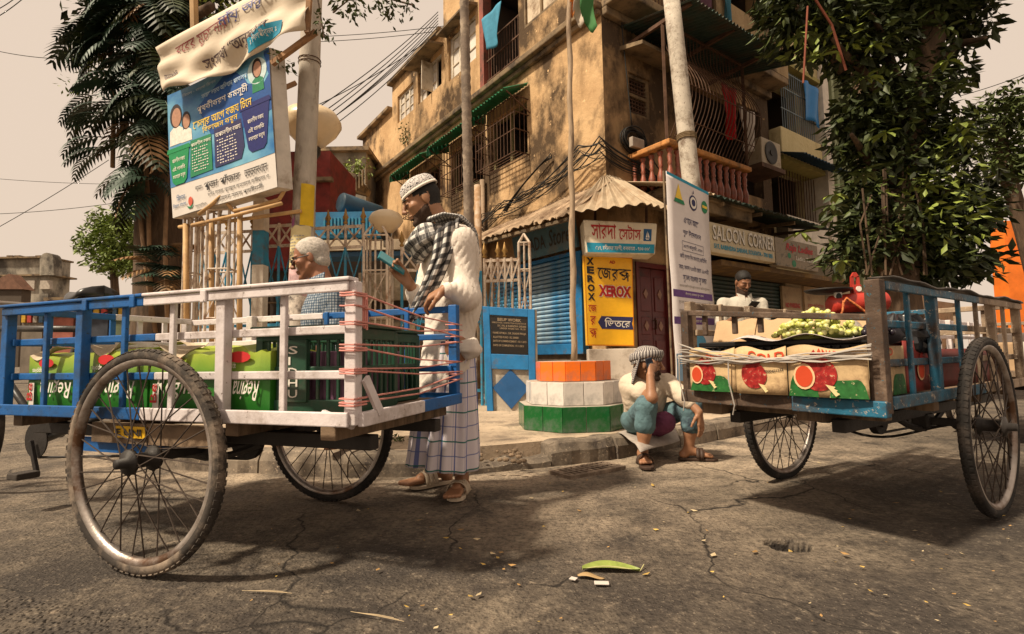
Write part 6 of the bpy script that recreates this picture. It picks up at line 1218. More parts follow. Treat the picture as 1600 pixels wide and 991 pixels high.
def fruit_cart_bits():
    p = CART_R; x0 = -0.93
    def B(name, m, a, b, w_, h, bev=0.004): q = MB(); q.beam(a, b, w_, h); return q.build(name, m, p, world=False, bev=bev)
    # battered tail frame
    B('corner_post', M_RR, (x0 - 0.02, -HWR - 0.005, 0.50), (x0 - 0.02, -HWR - 0.005, 0.965), 0.05, 0.05); B('corner_post', M_RR, (x0 - 0.02, HWR, 0.50), (x0 - 0.02, HWR, 0.915), 0.04, 0.04)
    B('tail_rail', M_RR, (x0 - 0.02, HWR + 0.02, 0.91), (x0 - 0.02, -HWR + 0.02, 0.835), 0.026, 0.024)
    for f, zt in ((0.78, 0.90), (0.40, 0.88), (0.10, 0.87)): B('tail_post', M_RR, (x0, HWR * f, zt), (x0, HWR * f, 0.80), 0.018, 0.022)
    B('tail_beam', M_RR, (x0 - 0.035, HWR + 0.02, 0.528), (x0 - 0.035, -0.10, 0.522), 0.045, 0.055); B('tail_beam', M_RB, (x0 - 0.036, -0.10, 0.521), (x0 - 0.036, -HWR - 0.03, 0.518), 0.046, 0.056)
    B('wooden_block', M_BEDW, (x0 + 0.02, -0.13, 0.475), (x0 + 0.10, -0.13, 0.475), 0.11, 0.05); B('wooden_block', M_BEDW, (x0 + 0.02, 0.30, 0.47), (x0 + 0.12, 0.30, 0.47), 0.10, 0.05)
    q = MB(); q.grid(lambda u, v: (-0.93 + 1.88 * u, -HWR - 0.03 + 0.06 * v - 0.008, 0.972 + 0.006 * math.sin(u * 17) + 0.004 * math.sin(u * 41 + v)), 30, 2); q.build('tin_capping', mat('dented tin strip', (0.085, 0.072, 0.062), 0.55, metal=0.4, var=0.3, bump=0.2), p, world=False, thick=0.006, smooth=True)
    q = MB(); q.tube([(0.0, y, 0.385 - 0.10 * math.sin(PI * (y + 0.40) / 0.8) ** 2) for y in np.linspace(-0.4, 0.1, 12)], 0.007, 6); q.build('brake_cable', M_HUB, p, world=False)
    q = MB(); q.lathe([(0.0, -0.035), (0.05, -0.035), (0.05, -0.012), (0.085, -0.012), (0.085, 0.012), (0.05, 0.012), (0.05, 0.04), (0.0, 0.04)], (0, -0.02, 0.385), 18, (V((1, 0, 0)), Z, V((0, 1, 0)))); q.build('bearing', M_HUB, p, world=False)
    # crooked leg bracket at the near corner
    q = MB(); q.tube([(x0 - 0.05, -HWR + 0.03, 0.66), (x0 - 0.06, -HWR + 0.07, 0.62), (x0 - 0.06, -HWR + 0.12, 0.575), (x0 - 0.05, -HWR + 0.14, 0.55)], 0.014, 6); q.build('prop_bracket', M_RR, p, world=False)
fruit_cart_bits()
def fruit_load():
    x0 = -0.93; KR = mat('brown corrugated card', (0.50, 0.335, 0.19), 0.85, var=0.18, scale=5, bump=0.2, bscale=20, dirt=(0.33, 0.2, 0.1), dirt_amt=0.3, rnd=0.1)
    pr = mat('printed card tan', (0.52, 0.36, 0.19), 0.6, var=0.25, scale=7, bump=0.3, bscale=14, dirt=(0.27, 0.17, 0.09), dirt_amt=0.5, dscale=9)
    red = flat('pomegranate red print', (0.27, 0.016, 0.014), 0.5, var=0.6, scale=40, chips=(0.5, 0.3, 0.18), chip_amt=0.25, dscale=6); grn = flat('leaf green print', (0.02, 0.11, 0.025), 0.5, var=0.5, scale=30, chips=(0.4, 0.36, 0.2), chip_amt=0.2, dscale=6); orr = flat('red orange print', (0.52, 0.06, 0.02), 0.5)
    def card(label, name, ax, y0, y1, z0, z1, x, dxl=0.0, art=(), words=(), hill=None, m=pr, bow=0.012, side=False):
        """a standing printed card; y runs across the tail (or x along the near side when side is set)"""
        f = (lambda u, v, o=0.0: WR(x - o - bow * math.sin(PI * u) + dxl * (1 - v), y0 + (y1 - y0) * u, z0 + (z1 - z0) * v + 0.01 * math.sin(u * 7) * v)) if not side else (lambda u, v, o=0.0: WR(y0 + (y1 - y0) * u, x - o - 0.006 * math.sin(PI * u), z0 + (z1 - z0) * v))
        t = thing(name, label, 'carton', f(0.5, 0)); mb = MB(); mb.grid(f, 16, 5); mb.build('card', m, t, smooth=True, thick=0.006)
        class S(Sheet):
            def __init__(s): s.lift = 0
            def p(s, u, v, o=0.0): return f(u, v, o + 0.004)
        s = S()
        if hill:
            mb = MB()
            for (u0, u1, hh) in hill: mb.grid(lambda a, b: f(u0 + (u1 - u0) * a, hh * b * min(1, 5 * a, 5 * (1 - a)) ** 0.5, 0.0045), 12, 2)
            mb.build('green_print', grn, t, smooth=True, kind='stuff')
        asp = abs((z1 - z0) / (y1 - y0))
        for (u, v, r, cut) in art:
            mb = MB(); s.poly(mb, [(u + r * asp * math.cos(a), v + r * math.sin(a)) for a in np.linspace(0, 2 * PI, 22)[:-1]], 0.003); fr = mb.build('fruit_print', red, t)
            mb = MB(); s.poly(mb, [(u + r * asp * 0.1 + r * asp * 0.25 * k, v + r * 0.9 + (r * 0.35 if k % 2 else 0.0)) for k in range(-2, 3)] + [(u + r * asp * 0.3, v + r * 0.8), (u - r * asp * 0.3, v + r * 0.8)], 0.0032); mb.build('crown_print', red, fr)
            if cut:
                mb = MB(); s.poly(mb, [(u - r * asp * 0.75 + 0.62 * r * asp * math.cos(a), v - r * 0.25 + 0.7 * r * math.sin(a)) for a in np.linspace(0, 2 * PI, 18)[:-1]], 0.005); h = mb.build('rind_print', flat('pale rind print', (0.72, 0.45, 0.25)), fr); mb = MB(); s.poly(mb, [(u - r * asp * 0.75 + 0.5 * r * asp * math.cos(a), v - r * 0.25 + 0.57 * r * math.sin(a)) for a in np.linspace(0, 2 * PI, 18)[:-1]], 0.0065); mb.build('seed_print', orr, fr)
            mb = MB()
            for k in range(3): a = -0.6 - k * 0.5; s.poly(mb, [(u + r * asp * 0.4, v - r * 0.6), (u + r * asp * (0.9 + 0.1 * k), v - r * (0.7 + 0.2 * k)), (u + r * asp * (0.7 + 0.1 * k), v - r * (0.95 + 0.15 * k))], 0.006 + 0.0005 * k)
            mb.build('leaf_print', flat('pale leaf print', (0.62, 0.5, 0.25)), fr, kind='stuff')
        for (w_, u0, v0, u1, v1, mm) in words: mb = MB(); s.text(mb, w_, u0, v0, u1, v1, o=0.003, bold=0.02); mb.build('lettering', mm, t)
        return t
    card('printed pomegranate card with ANAR lettering tied at the left of the cart tail', 'printed_card', 0, 0.335, 0.115, 0.555, 0.735, x0 - 0.075, art=((0.38, 0.45, 0.30, True),), words=(('ANAR', 0.42, 0.80, 0.78, 0.93, orr),), hill=((0.0, 0.95, 0.40),))
    card('printed GOLD pomegranate card tied across the middle of the cart tail', 'printed_card', 0, 0.11, -0.10, 0.553, 0.735, x0 - 0.078, art=((0.40, 0.42, 0.30, False),), words=(('GOLD', 0.30, 0.72, 0.98, 0.93, orr), ('0000421233', 0.62, 0.50, 0.95, 0.56, K_BLACK)))
    card('printed pomegranate card tied next to the near corner post', 'printed_card', 0, -0.105, -0.375, 0.553, 0.735, x0 - 0.076, art=((0.42, 0.48, 0.36, True),), words=(('ANAR', 0.42, 0.86, 0.68, 0.97, orr),), hill=((0.0, 0.42, 0.44), (0.55, 1.0, 0.36)))
    card('printed pomegranate carton inside the near side of the cart', 'printed_carton', 0, -0.92, -0.58, 0.55, 0.735, -HWR + 0.045, art=((0.30, 0.5, 0.34, True),), words=(('GOLD', 0.1, 0.8, 0.6, 0.96, orr), ('421100', 0.62, 0.55, 0.8, 0.63, K_BLACK)), hill=((0.55, 1.0, 0.42),), side=True)
    card('red printed carton behind the teal posts of the fruit cart', 'printed_carton', 0, -0.56, -0.20, 0.55, 0.755, -HWR + 0.05, art=((0.5, 0.5, 0.3, True),), m=flat('red carton print', (0.22, 0.03, 0.025), 0.5, var=0.3, scale=8), side=True)
    card('long red printed carton behind the spoked near wheel', 'printed_carton', 0, -0.18, 0.75, 0.55, 0.72, -HWR + 0.05, m=flat('dull red carton print', (0.17, 0.03, 0.025), 0.5, var=0.3, scale=8), side=True)
    # plain card boards standing behind
    for i, (y0, y1, z1, lab) in enumerate(((0.33, 0.13, 0.865, 'plain brown card board leaning at the left of the fruit tray'), (0.125, -0.02, 0.862, 'plain brown card board in the middle of the fruit tray edge'), (-0.025, -0.30, 0.858, 'plain brown card board behind the green grapes'))):
        mb = MB(); mb.grid(lambda u, v: WR(x0 + 0.10 + 0.04 * v + (0.18 if i == 2 else 0.0), y0 + (y1 - y0) * u, 0.765 + (z1 - 0.765 + 0.006 * math.sin(9 * u + i)) * v), 8, 3); one(mb, 'card_board', lab, 'cardboard', KR, 'plain card boards in the cart', thick=0.007)
    # black crate under the tray
    b = MB(); xx = x0 + 0.03
    t = thing('black_crate', 'black plastic crate behind the tied pomegranate cards', 'crate', WR(x0 + 0.15, 0.02, 0.545)); mk = flat('black crate plastic', (0.012, 0.011, 0.011), 0.4)
    b = MB(); q = [WR(x0 + 0.0, 0.34, 0.745), WR(x0 + 0.0, -0.33, 0.745), WR(x0 + 0.5, -0.33, 0.745), WR(x0 + 0.5, 0.34, 0.745)]; b.prism(q, Z * 0.022); b.build('rim', mk, t, bev=0.005); b = MB(); b.prism([WR(x0 + 0.02, 0.32, 0.548), WR(x0 + 0.02, -0.31, 0.548), WR(x0 + 0.48, -0.31, 0.548), WR(x0 + 0.48, 0.32, 0.548)], Z * 0.195); b.build('body', mk, t)
    for i in range(20): b = MB(); y = 0.31 - i * 0.0325; b.prism([WR(x0 + 0.008, y, 0.55), WR(x0 + 0.008, y - 0.012, 0.55), WR(x0 + 0.019, y - 0.012, 0.55), WR(x0 + 0.019, y, 0.55)], Z * 0.19); b.build('rib', mk, t)
    # newspaper under the grapes
    mb = MB(); mb.grid(lambda u, v: WR(x0 - 0.03 + 0.30 * u, 0.16 - 0.52 * v, 0.772 + 0.010 * math.sin(u * 8 + v * 3) + 0.012 * math.sin(v * 13) - 0.03 * max(0, 0.2 - u)), 12, 20); one(mb, 'newspaper', 'crumpled newspaper sheet spread under the green grapes', 'newspaper', mat('newsprint', (0.52, 0.45, 0.42), 0.9, var=0.1, bump=0.1, dirt=(0.22, 0.19, 0.19), dirt_amt=0.35, dscale=22), smooth=True, thick=0.002)
    # grapes
    r = random.Random(11); gm = []
    for k, c in enumerate(((0.52, 0.52, 0.15), (0.62, 0.60, 0.26), (0.44, 0.47, 0.10))): gm.append(MB().ell((0, 0, 0), (0.0105, 0.0105, 0.0135), 10, 7).mesh('grape', mat('green grape skin %d' % k, c, 0.3, var=0.15, scale=30, bump=0, spec=0.5, rnd=0.15), True))
    t = thing('grape_heap', 'heap of pale green grapes on newspaper in the fruit cart', 'grapes', WR(x0 + 0.12, -0.14, 0.775)); n = 0
    cy, cx = -0.125, x0 + 0.125
    while n < 230:
        u, v = r.uniform(-1, 1), r.uniform(-1, 1)
        if u * u + v * v > 1: continue
        hgt = 0.085 * (1 - (u * u + v * v)) * (0.75 + 0.5 * r.random()); y = cy - 0.165 * u; x = cx + 0.12 * v
        o = link('grape', gm[n % 3], t); o.location = INV[t] @ WR(x, y, 0.785 + hgt * (1 if r.random() < 0.8 else r.random())); o.rotation_euler = (r.uniform(0, 3), r.uniform(0, 3), 0); n += 1
    mb = MB(); mb.ell(WR(cx, cy, 0.775), (0.13, 0.12, 0.035), 14, 8); mb.build('heap_core', flat('grape heap core', (0.20, 0.22, 0.05)), t, smooth=True)
    dk = MB().ell((0, 0, 0), (0.0115, 0.0115, 0.0125), 9, 6).mesh('grape', mat('dark grape skin', (0.018, 0.012, 0.022), 0.35, var=0.3, bump=0, spec=0.5), True); t = thing('dark_grape_heap', 'small heap of dark grapes beside the green grapes', 'grapes', WR(x0 + 0.16, -0.30, 0.775))
    for i in range(80): u, v = r.gauss(0, 0.5), r.gauss(0, 0.5); o = link('grape', dk, t); o.location = INV[t] @ WR(x0 + 0.20 + 0.09 * v, -0.315 + 0.045 * u, 0.785 + 0.055 * max(0, 1 - u * u - v * v) * r.uniform(0.6, 1.1))
    mb = MB(); mb.ell(WR(x0 + 0.2, -0.315, 0.775), (0.09, 0.06, 0.04), 12, 6); mb.build('heap_core', flat('dark heap core', (0.012, 0.009, 0.014)), t, smooth=True)
    # wires round the tail cards
    m = mat('grey tie wire', (0.42, 0.38, 0.34), 0.5, var=0.3)
    t = thing('grey_wire', 'grey wires wound round the printed cards on the cart tail', 'wire', WR(x0 - 0.09, 0, 0.68))
    for k in range(9):
        za, zb = 0.672 + 0.011 * k * (0.7 if k % 2 else 1), 0.735 - 0.006 * k; pts = [WR(x0 - 0.088 - 0.004 * (k % 3) - 0.012 * math.sin(PI * u), 0.385 - 0.78 * u, za + (zb - za) * u - 0.035 * math.sin(PI * u) * (0.4 + 0.12 * (k % 5)) + 0.006 * math.sin(u * 20 + k)) for u in np.linspace(0, 1, 16)]
        mb = MB(); mb.tube(pts, 0.0028, 5); mb.build('strand', m, t)
    for y in (0.13, 0.375): mb = MB(); mb.tube([WR(x0 - 0.10, y, 0.70), WR(x0 - 0.098, y + 0.004, 0.60), WR(x0 - 0.08, y - 0.006, 0.50), WR(x0 - 0.07, y + 0.01, 0.46)], 0.0028, 5); mb.build('strand', m, t)
    # red balance with black pan
    c = WR(x0 + 0.42, -0.33, 0.80); c = D(1338, 476, 2.5); rz = rad(8)
    t = thing('weighing_scale', 'red weighing scale with black pan standing on the fruit cart', 'scale', V((c.x, c.y, 0.80))); mr_ = mat('scratched red enamel', (0.46, 0.035, 0.02), 0.4, var=0.25, spec=0.5, dirt=(0.16, 0.02, 0.015), dirt_amt=0.3, dscale=12)
    k = 2.5 / 820
    a, b = D(1296, 478, 2.5), D(1388, 470, 2.5); mb = MB(); d = (b - a); mb.tube([a, a + d * 0.04, a + d * 0.5, a + d * 0.93, b], [0.035, 0.048, 0.052, 0.045, 0.02], 18); mb.build('body', mr_, t, smooth=True)
    f = D(1337, 462, 2.5); 
    for s in (-1, 1): mb = MB(); mb.beam(f + V((s * 0.017, 0, 0)), f + V((s * 0.013, 0, 0.092)), 0.012, 0.012); mb.build('pointer_frame', mr_, t)
    mb = MB(); mb.prism([f + V((-0.02, -0.006, 0.088)), f + V((0.02, -0.006, 0.088)), f + V((0.006, -0.006, 0.112)), f + V((-0.006, -0.006, 0.112))], V((0, 0.012, 0))); mb.build('pointer_cap', mr_, t); mb = MB(); mb.box(f + V((0, -0.012, 0.028)), (0.04, 0.012, 0.045)); mb.build('dial_block', mr_, t, bev=0.003)
    mb = MB(); mb.lathe([(0.0, 0), (0.013, 0), (0.013, 0.004), (0, 0.004)], f + V((0.004, -0.018, 0.03)), 16, (V((1, 0, 0)), Z, V((0, -1, 0)))); mb.build('dial', K_WHITE, t)
    pc = D(1294, 456, 2.52); mb = MB(); mb.lathe([(0.0, 0), (0.06, 0.002), (0.095, 0.012), (0.105, 0.022), (0.10, 0.022), (0.06, 0.006), (0, 0.004)], pc - Z * 0.012, 24); mb.build('pan', M_HUB, t, smooth=True)
    mb = MB(); mb.box(pc + V((0.015, -0.05, -0.03)), (0.032, 0.01, 0.05)); lb = mb.build('label', K_WHITE, t); mb = MB(); mb.lathe([(0.009, 0), (0.013, 0), (0.013, 0.002), (0.009, 0.002)], pc + V((0.015, -0.056, -0.03)), 14, (V((1, 0, 0)), Z * 1.3, V((0, -1, 0)))); mb.build('zero_mark', K_BLACK, lb)
    mb = MB(); mb.box((a + b) / 2 - Z * 0.075 + V((0.0, 0.02, 0)), (0.20, 0.10, 0.07)); mb.build('base', M_HUB, t, bev=0.01)
    rp = mat('red and yellow twisted rope', (0.55, 0.16, 0.05), 0.8, var=0.7, scale=90, bump=0.2); mb = MB(); mb.tube([D(1318, 474, 2.43), D(1322, 466, 2.43), D(1345, 482, 2.44), D(1365, 498, 2.44), D(1388, 508, 2.3), D(1398, 520, 2.2)], 0.006, 6); one(mb, 'twisted_rope', 'red and yellow twisted rope slung over the red scale', 'rope', rp, smooth=True)
    mb = MB(); mb.tube([D(1318, 470, 2.43), D(1317, 485, 2.43), D(1311, 500, 2.43), D(1310, 515, 2.43)], 0.005, 6); one(mb, 'rope', 'loose red rope end hanging below the red scale', 'rope', rp, smooth=True)
    # bags and bottle
    for i, (x, y, sx, h, lab) in enumerate(((1372, 532, 0.12, 0.09, 'crumpled black plastic bag beside the dark grapes'), (1410, 528, 0.13, 0.10, 'crumpled black plastic bag behind the teal corner posts'))):
        c = D(x, y, 2.25); vs = MB(); vs.ell(c, (sx, sx * 0.8, h), 22, 14); rr = random.Random(i); vs.v = [tuple(V(v) + (V(v) - c) * (0.35 * mnoise.noise(V(v) * 22) + 0.2 * mnoise.noise(V(v) * 55))) for v in vs.v]; one(vs, 'plastic_bag', lab, 'bag', flat('black plastic film', (0.012, 0.012, 0.014), 0.3, spec=0.6), 'black plastic bags')
    c = WR(-0.66, -0.20, 0.738); t = thing('water_bottle', 'clear plastic bottle with green cap between the teal posts', 'bottle', c); mb = MB(); mb.lathe([(0.0, 0), (0.034, 0), (0.036, 0.01), (0.034, 0.03), (0.036, 0.05), (0.034, 0.07), (0.030, 0.085), (0.014, 0.105), (0.012, 0.115), (0, 0.115)], c, 18); mb.build('bottle_body', mat('clear bottle plastic', (0.72, 0.66, 0.6), 0.15, var=0.05, bump=0, trans=0.6, spec=0.5), t, smooth=True); mb = MB(); mb.lathe([(0.0, 0.112), (0.0135, 0.112), (0.0135, 0.128), (0, 0.128)], c, 14); mb.build('cap', flat('green cap', (0.03, 0.35, 0.18)), t)
fruit_load()
# third tricycle parked beyond
o3 = V((4.25, 4.35, 0)); CART_3 = cart('cream tricycle parked beyond the fruit cart at the right edge', o3, V((0.80, 0.60, 0)).normalized(), -1, 0.95, (M_RC, M_CW), split=0.3, tail=-0.9, front=0.9, tyre=M_TYRE2, far_split=2.0, bike=False)
def third_load():
    M3 = Matrix.Translation(o3) @ Matrix.Rotation(math.atan2(0.6, 0.8), 4, 'Z')
    for i, (x, y, z, d, c, lab) in enumerate(((-0.55, -0.1, 0.54, (0.5, 0.45, 0.22), (0.42, 0.28, 0.16), 'brown carton in the cream tricycle beyond the fruit cart'), (0.2, -0.1, 0.54, (0.7, 0.5, 0.3), (0.10, 0.08, 0.07), 'dark bundle in the cream tricycle beyond the fruit cart'))):
        b = MB(); b.box((0, 0, d[2] / 2), d); o = b.build('box', mat('third cart load %d' % i, c, 0.85, var=0.3, scale=5), bev=0.015); o.name = 'cargo_box'; o.matrix_world = M3 @ Matrix.Translation((x, y, z)); tag(o, lab, 'box')
    b = MB(); b.box((-0.905, -0.2, 0.70), (0.01, 0.26, 0.12)); pl = b.build('number_plate', flat('white plate', (0.6, 0.56, 0.5)), CART_3, world=False); mb = MB(); put_text(mb, '2', V((-0.912, -0.17, 0.66)), V((0, -1, 0)), Z, 0.05, 0.08, 0.02); mb.build('lettering', K_BLACK, pl, world=False)
third_load()
# ================================================================ people
def skin(name, c): return mat(name, c, 0.5, var=0.14, scale=14, bump=0.12, bscale=90, spec=0.4, rnd=0)
K_HAIR = flat('black hair', (0.014, 0.011, 0.009), 0.6, var=0.3, scale=80, bump=0.5, bscale=120); K_GHAIR = flat('grey white hair', (0.46, 0.41, 0.36), 0.7, var=0.3, scale=60, bump=0.6, bscale=120)
K_STUB = flat('dark beard stubble', (0.050, 0.027, 0.017), 0.8, var=0.3, scale=90, bump=0.4, bscale=150)
def frame(f, up=Z):
    f = V(f).normalized(); l = V(up).cross(f).normalized(); u = f.cross(l); return f, l, u
class Head:
    def __init__(s, c, f, up=Z, k=1.0): s.c = V(c); s.f, s.l, s.u = frame(f, up); s.k = k; s.R = np.array([[s.f[i], s.l[i], s.u[i]] for i in range(3)])
    def p(s, x, y, z): return s.c + (s.f * x + s.l * y + s.u * z) * s.k
    def local(s, P): return (P - np.array(s.c)) @ s.R / s.k
    def add(s, F):
        E = lambda c, r, k=0.02, cut=False: F.ell(s.p(*c), np.array(r) * s.k, s.R, k * s.k, cut); C = lambda a, b, ra, rb, k=0.015, cut=False: F.cone(s.p(*a), s.p(*b), ra * s.k, rb * s.k, k * s.k, cut)
        E((-0.014, 0, 0.028), (0.098, 0.075, 0.090)); E((0.035, 0, -0.040), (0.054, 0.054, 0.072), 0.03)
        for y in (-1, 1):
            C((0.0, 0.050 * y, -0.055), (0.070, 0.018 * y, -0.104), 0.020, 0.017, 0.02); E((0.058, 0.042 * y, -0.022), (0.024, 0.022, 0.020), 0.02); C((0.082, 0.010 * y, 0.020), (0.072, 0.046 * y, 0.022), 0.0115, 0.009, 0.012)
            E((0.103, 0.031 * y, -0.002), (0.016, 0.018, 0.013), 0.012, True); E((0.079, 0.031 * y, -0.001), (0.013, 0.016, 0.0115), 0.004)
            E((-0.012, 0.077 * y, -0.008), (0.020, 0.009, 0.032), 0.006); E((0.104, 0.011 * y, -0.034), (0.010, 0.009, 0.008), 0.006)
        C((0.088, 0, 0.016), (0.113, 0, -0.026), 0.008, 0.0115, 0.008); E((0.113, 0, -0.031), (0.013, 0.012, 0.010), 0.006); E((0.078, 0, -0.106), (0.018, 0.020, 0.016), 0.015)
        E((0.090, 0, -0.062), (0.012, 0.024, 0.0065), 0.005); E((0.088, 0, -0.074), (0.012, 0.021, 0.0075), 0.005)
    def eyes(s, parent):
        for y in (-1, 1):
            mb = MB(); mb.ell(s.p(0.0865, 0.031 * y, -0.004), (0.007 * s.k, 0.0125 * s.k, 0.0045 * s.k), 10, 6, Matrix([[s.f[i], s.l[i], s.u[i]] for i in range(3)])); mb.build('eye', flat('dark eye', (0.02, 0.013, 0.01), 0.2, spec=0.5), parent, smooth=True)
            mb = MB(); mb.tube([s.p(0.094, 0.012 * y, 0.019), s.p(0.093, 0.03 * y, 0.025), s.p(0.078, 0.050 * y, 0.019)], [0.003, 0.0045, 0.002], 6); mb.build('eyebrow', K_HAIR, parent, smooth=True)
def hand(F, w_, d, n, thumb, curl=(0.35, 0.5, 0.35), k=1.0, spread=0.05, thumb_dir=None):
    """palm and five fingers from the wrist along d, back of the hand facing n, thumb towards the given side"""
    w_ = V(w_); d = V(d).normalized(); n = (V(n) - d * V(n).dot(d)).normalized(); t = d.cross(n).normalized()
    if t.dot(V(thumb)) < 0: t = -t
    offs = (0.029, 0.0105, -0.0085, -0.0265); ln = (0.92, 1.0, 0.94, 0.76)
    for i, o in enumerate(offs):
        kn = w_ + (d * 0.088 + t * o - n * (0.002 if i in (1, 2) else 0.006)) * k; F.cone(w_ + t * o * 0.45 * k + d * 0.012 * k, kn, 0.0155 * k, 0.0115 * k, 0.012); p = kn; ang = 0.0
        dirb = (d + t * o * spread * 30 * 0.3).normalized()
        for j, L in enumerate((0.043, 0.027, 0.021)):
            ang += curl[j] * (1 + 0.08 * i); q = p + (dirb * math.cos(ang) - n * math.sin(ang)) * L * ln[i] * k; F.cone(p, q, (0.0098 - 0.0008 * j) * k, (0.0090 - 0.0009 * j) * k, 0.003); p = q
    b = w_ + (d * 0.022 + t * 0.026) * k; td = V(thumb_dir) if thumb_dir else (d * 0.62 + t * 0.70 - n * 0.35); td.normalize(); F.cone(w_ + d * 0.01 * k, b + td * 0.028 * k, 0.017 * k, 0.0135 * k, 0.01); q = b + td * 0.030 * k; F.cone(q, q + (td * 0.9 + d * 0.35 - n * 0.15).normalized() * 0.036 * k, 0.0115 * k, 0.0095 * k, 0.005); r = q + (td * 0.9 + d * 0.35 - n * 0.15).normalized() * 0.036 * k; F.cone(r, r + (td * 0.5 + d * 0.6 - n * 0.3).normalized() * 0.026 * k, 0.0097 * k, 0.008 * k, 0.004)
def foot(F, an, toe, k=1.0):
    an, toe = V(an), V(toe); d = toe - an; d.z = 0; L = d.length; d.normalize(); s = V((-d.y, d.x, 0)); z = toe.z
    F.ell(an - d * 0.035 * k + V((0, 0, z - an.z + 0.005)), (0.034 * k, 0.032 * k, 0.034 * k), None, 0.02); F.cone(an + V((0, 0, -0.01)), an + d * L * 0.55 + V((0, 0, z - an.z + 0.018)), 0.034 * k, 0.027 * k, 0.02)
    for i, o in enumerate((-0.030, -0.014, 0.001, 0.015, 0.028)):
        a = an + d * (L * 0.55) + s * o * 0.8 * k + V((0, 0, z - an.z + 0.010)); b = an + d * (L * (1.0 - 0.035 * abs(i - 0.8))) + s * o * 1.15 * k + V((0, 0, z - an.z + 0.004)); F.cone(a, b, 0.016 * k, 0.0105 * k if i else 0.013 * k, 0.006)
def limb(F, a, b, c, ra, rb, rc, k=0.02): F.cone(a, b, ra, rb, k); F.cone(b, c, rb, rc, k)
def bbox(pts, m=0.12): a = np.array([list(p) for p in pts]); return a.min(0) - m, a.max(0) + m
def mid(a, b, t=0.5): return V(a) * (1 - t) + V(b) * t
def wrinkles(P, amp, sc, ph=0.0):
    x, y, z = P[..., 0] * sc, P[..., 1] * sc, P[..., 2] * sc        # long slanting creases that fade in and out
    m = 0.5 + 0.5 * np.sin(z * 0.33 + 0.5 * x + ph); a = np.abs(np.sin(0.55 * z + 0.9 * x + 0.5 * y + 0.8 * np.sin(0.28 * z - 0.3 * x + ph))); b = np.abs(np.sin(0.8 * x - 0.45 * z + 0.4 * y + 0.7 * np.sin(0.35 * y + 0.2 * z)))
    return amp * 0.75 * (m * (1 - a) ** 2 + (1 - m) * (1 - b) ** 2) * 1.2
def plaid(name, base, stripes, rough=0.85, uv=True, scale=(1, 1), rnd=0.0, bump=0.12):
    """woven checks: stripes = [(axis, count, width, colour, phase, strength)]"""
    m = bpy.data.materials.new(name); m.use_nodes = True; N = m.node_tree.nodes; L = m.node_tree.links; b = N['Principled BSDF']; tc = N.new('ShaderNodeTexCoord'); sx = N.new('ShaderNodeSeparateXYZ'); L.new(tc.outputs['UV' if uv else 'Object'], sx.inputs[0]); prev = None
    for ax, cnt, wd, col, ph, st in stripes:
        a = N.new('ShaderNodeMath'); a.operation = 'MULTIPLY_ADD'; a.inputs[1].default_value = cnt; a.inputs[2].default_value = ph; L.new(sx.outputs[ax], a.inputs[0]); f = N.new('ShaderNodeMath'); f.operation = 'FRACT'; L.new(a.outputs[0], f.inputs[0]); lt = N.new('ShaderNodeMath'); lt.operation = 'LESS_THAN'; lt.inputs[1].default_value = wd; L.new(f.outputs[0], lt.inputs[0]); ml = N.new('ShaderNodeMath'); ml.operation = 'MULTIPLY'; ml.inputs[1].default_value = st; L.new(lt.outputs[0], ml.inputs[0])
        x = N.new('ShaderNodeMix'); x.data_type = 'RGBA'; L.new(ml.outputs[0], x.inputs[0]); x.inputs[7].default_value = col + (1,)
        if prev is None: x.inputs[6].default_value = base + (1,)
        else: L.new(prev, x.inputs[6])
        prev = x.outputs[2]
    L.new(prev, b.inputs['Base Color']); b.inputs['Roughness'].default_value = rough; b.inputs['Specular IOR Level'].default_value = 0.15
    nz = N.new('ShaderNodeTexNoise'); nz.inputs['Scale'].default_value = 14; L.new(tc.outputs['Object'], nz.inputs[0]); bp = N.new('ShaderNodeBump'); bp.inputs['Strength'].default_value = bump; bp.inputs['Distance'].default_value = 0.02; L.new(nz.outputs[0], bp.inputs['Height']); L.new(bp.outputs[0], b.inputs['Normal']); return m
def sandal(parent, an, toe, sole, strap, th=0.018, bars=3, k=1.0):
    an, toe = V(an), V(toe); d = toe - an; d.z = 0; d.normalize(); s = V((-d.y, d.x, 0)); L = 0.268 * k; o = an - d * 0.075 * k; z = toe.z - 0.012
    prof = [(0, 0.018), (0.05, 0.034), (0.25, 0.036), (0.5, 0.036), (0.72, 0.047), (0.9, 0.042), (1.0, 0.016)]
    pts = [o + d * L * u + s * w_ * k for u, w_ in prof] + [o + d * L * u - s * w_ * k for u, w_ in reversed(prof)]
    for p in pts: p.z = z - th
    mb = MB(); mb.prism(pts, Z * th); sd_ = mb.build('sandal', sole, parent, bev=0.004)
    for i in range(bars):
        u = 0.50 + 0.10 * i if bars > 1 else 0.62; mb = MB(); mb.grid(lambda a, b: o + d * (L * u + (b - 0.5) * 0.022) + s * (0.055 * k * math.cos(PI * a)) + Z * (z - o.z + 0.066 * k * math.sin(PI * a) ** 0.8 * (1.12 - 0.25 * u)), 12, 2); mb.build('strap', strap, sd_, smooth=True, thick=0.004)
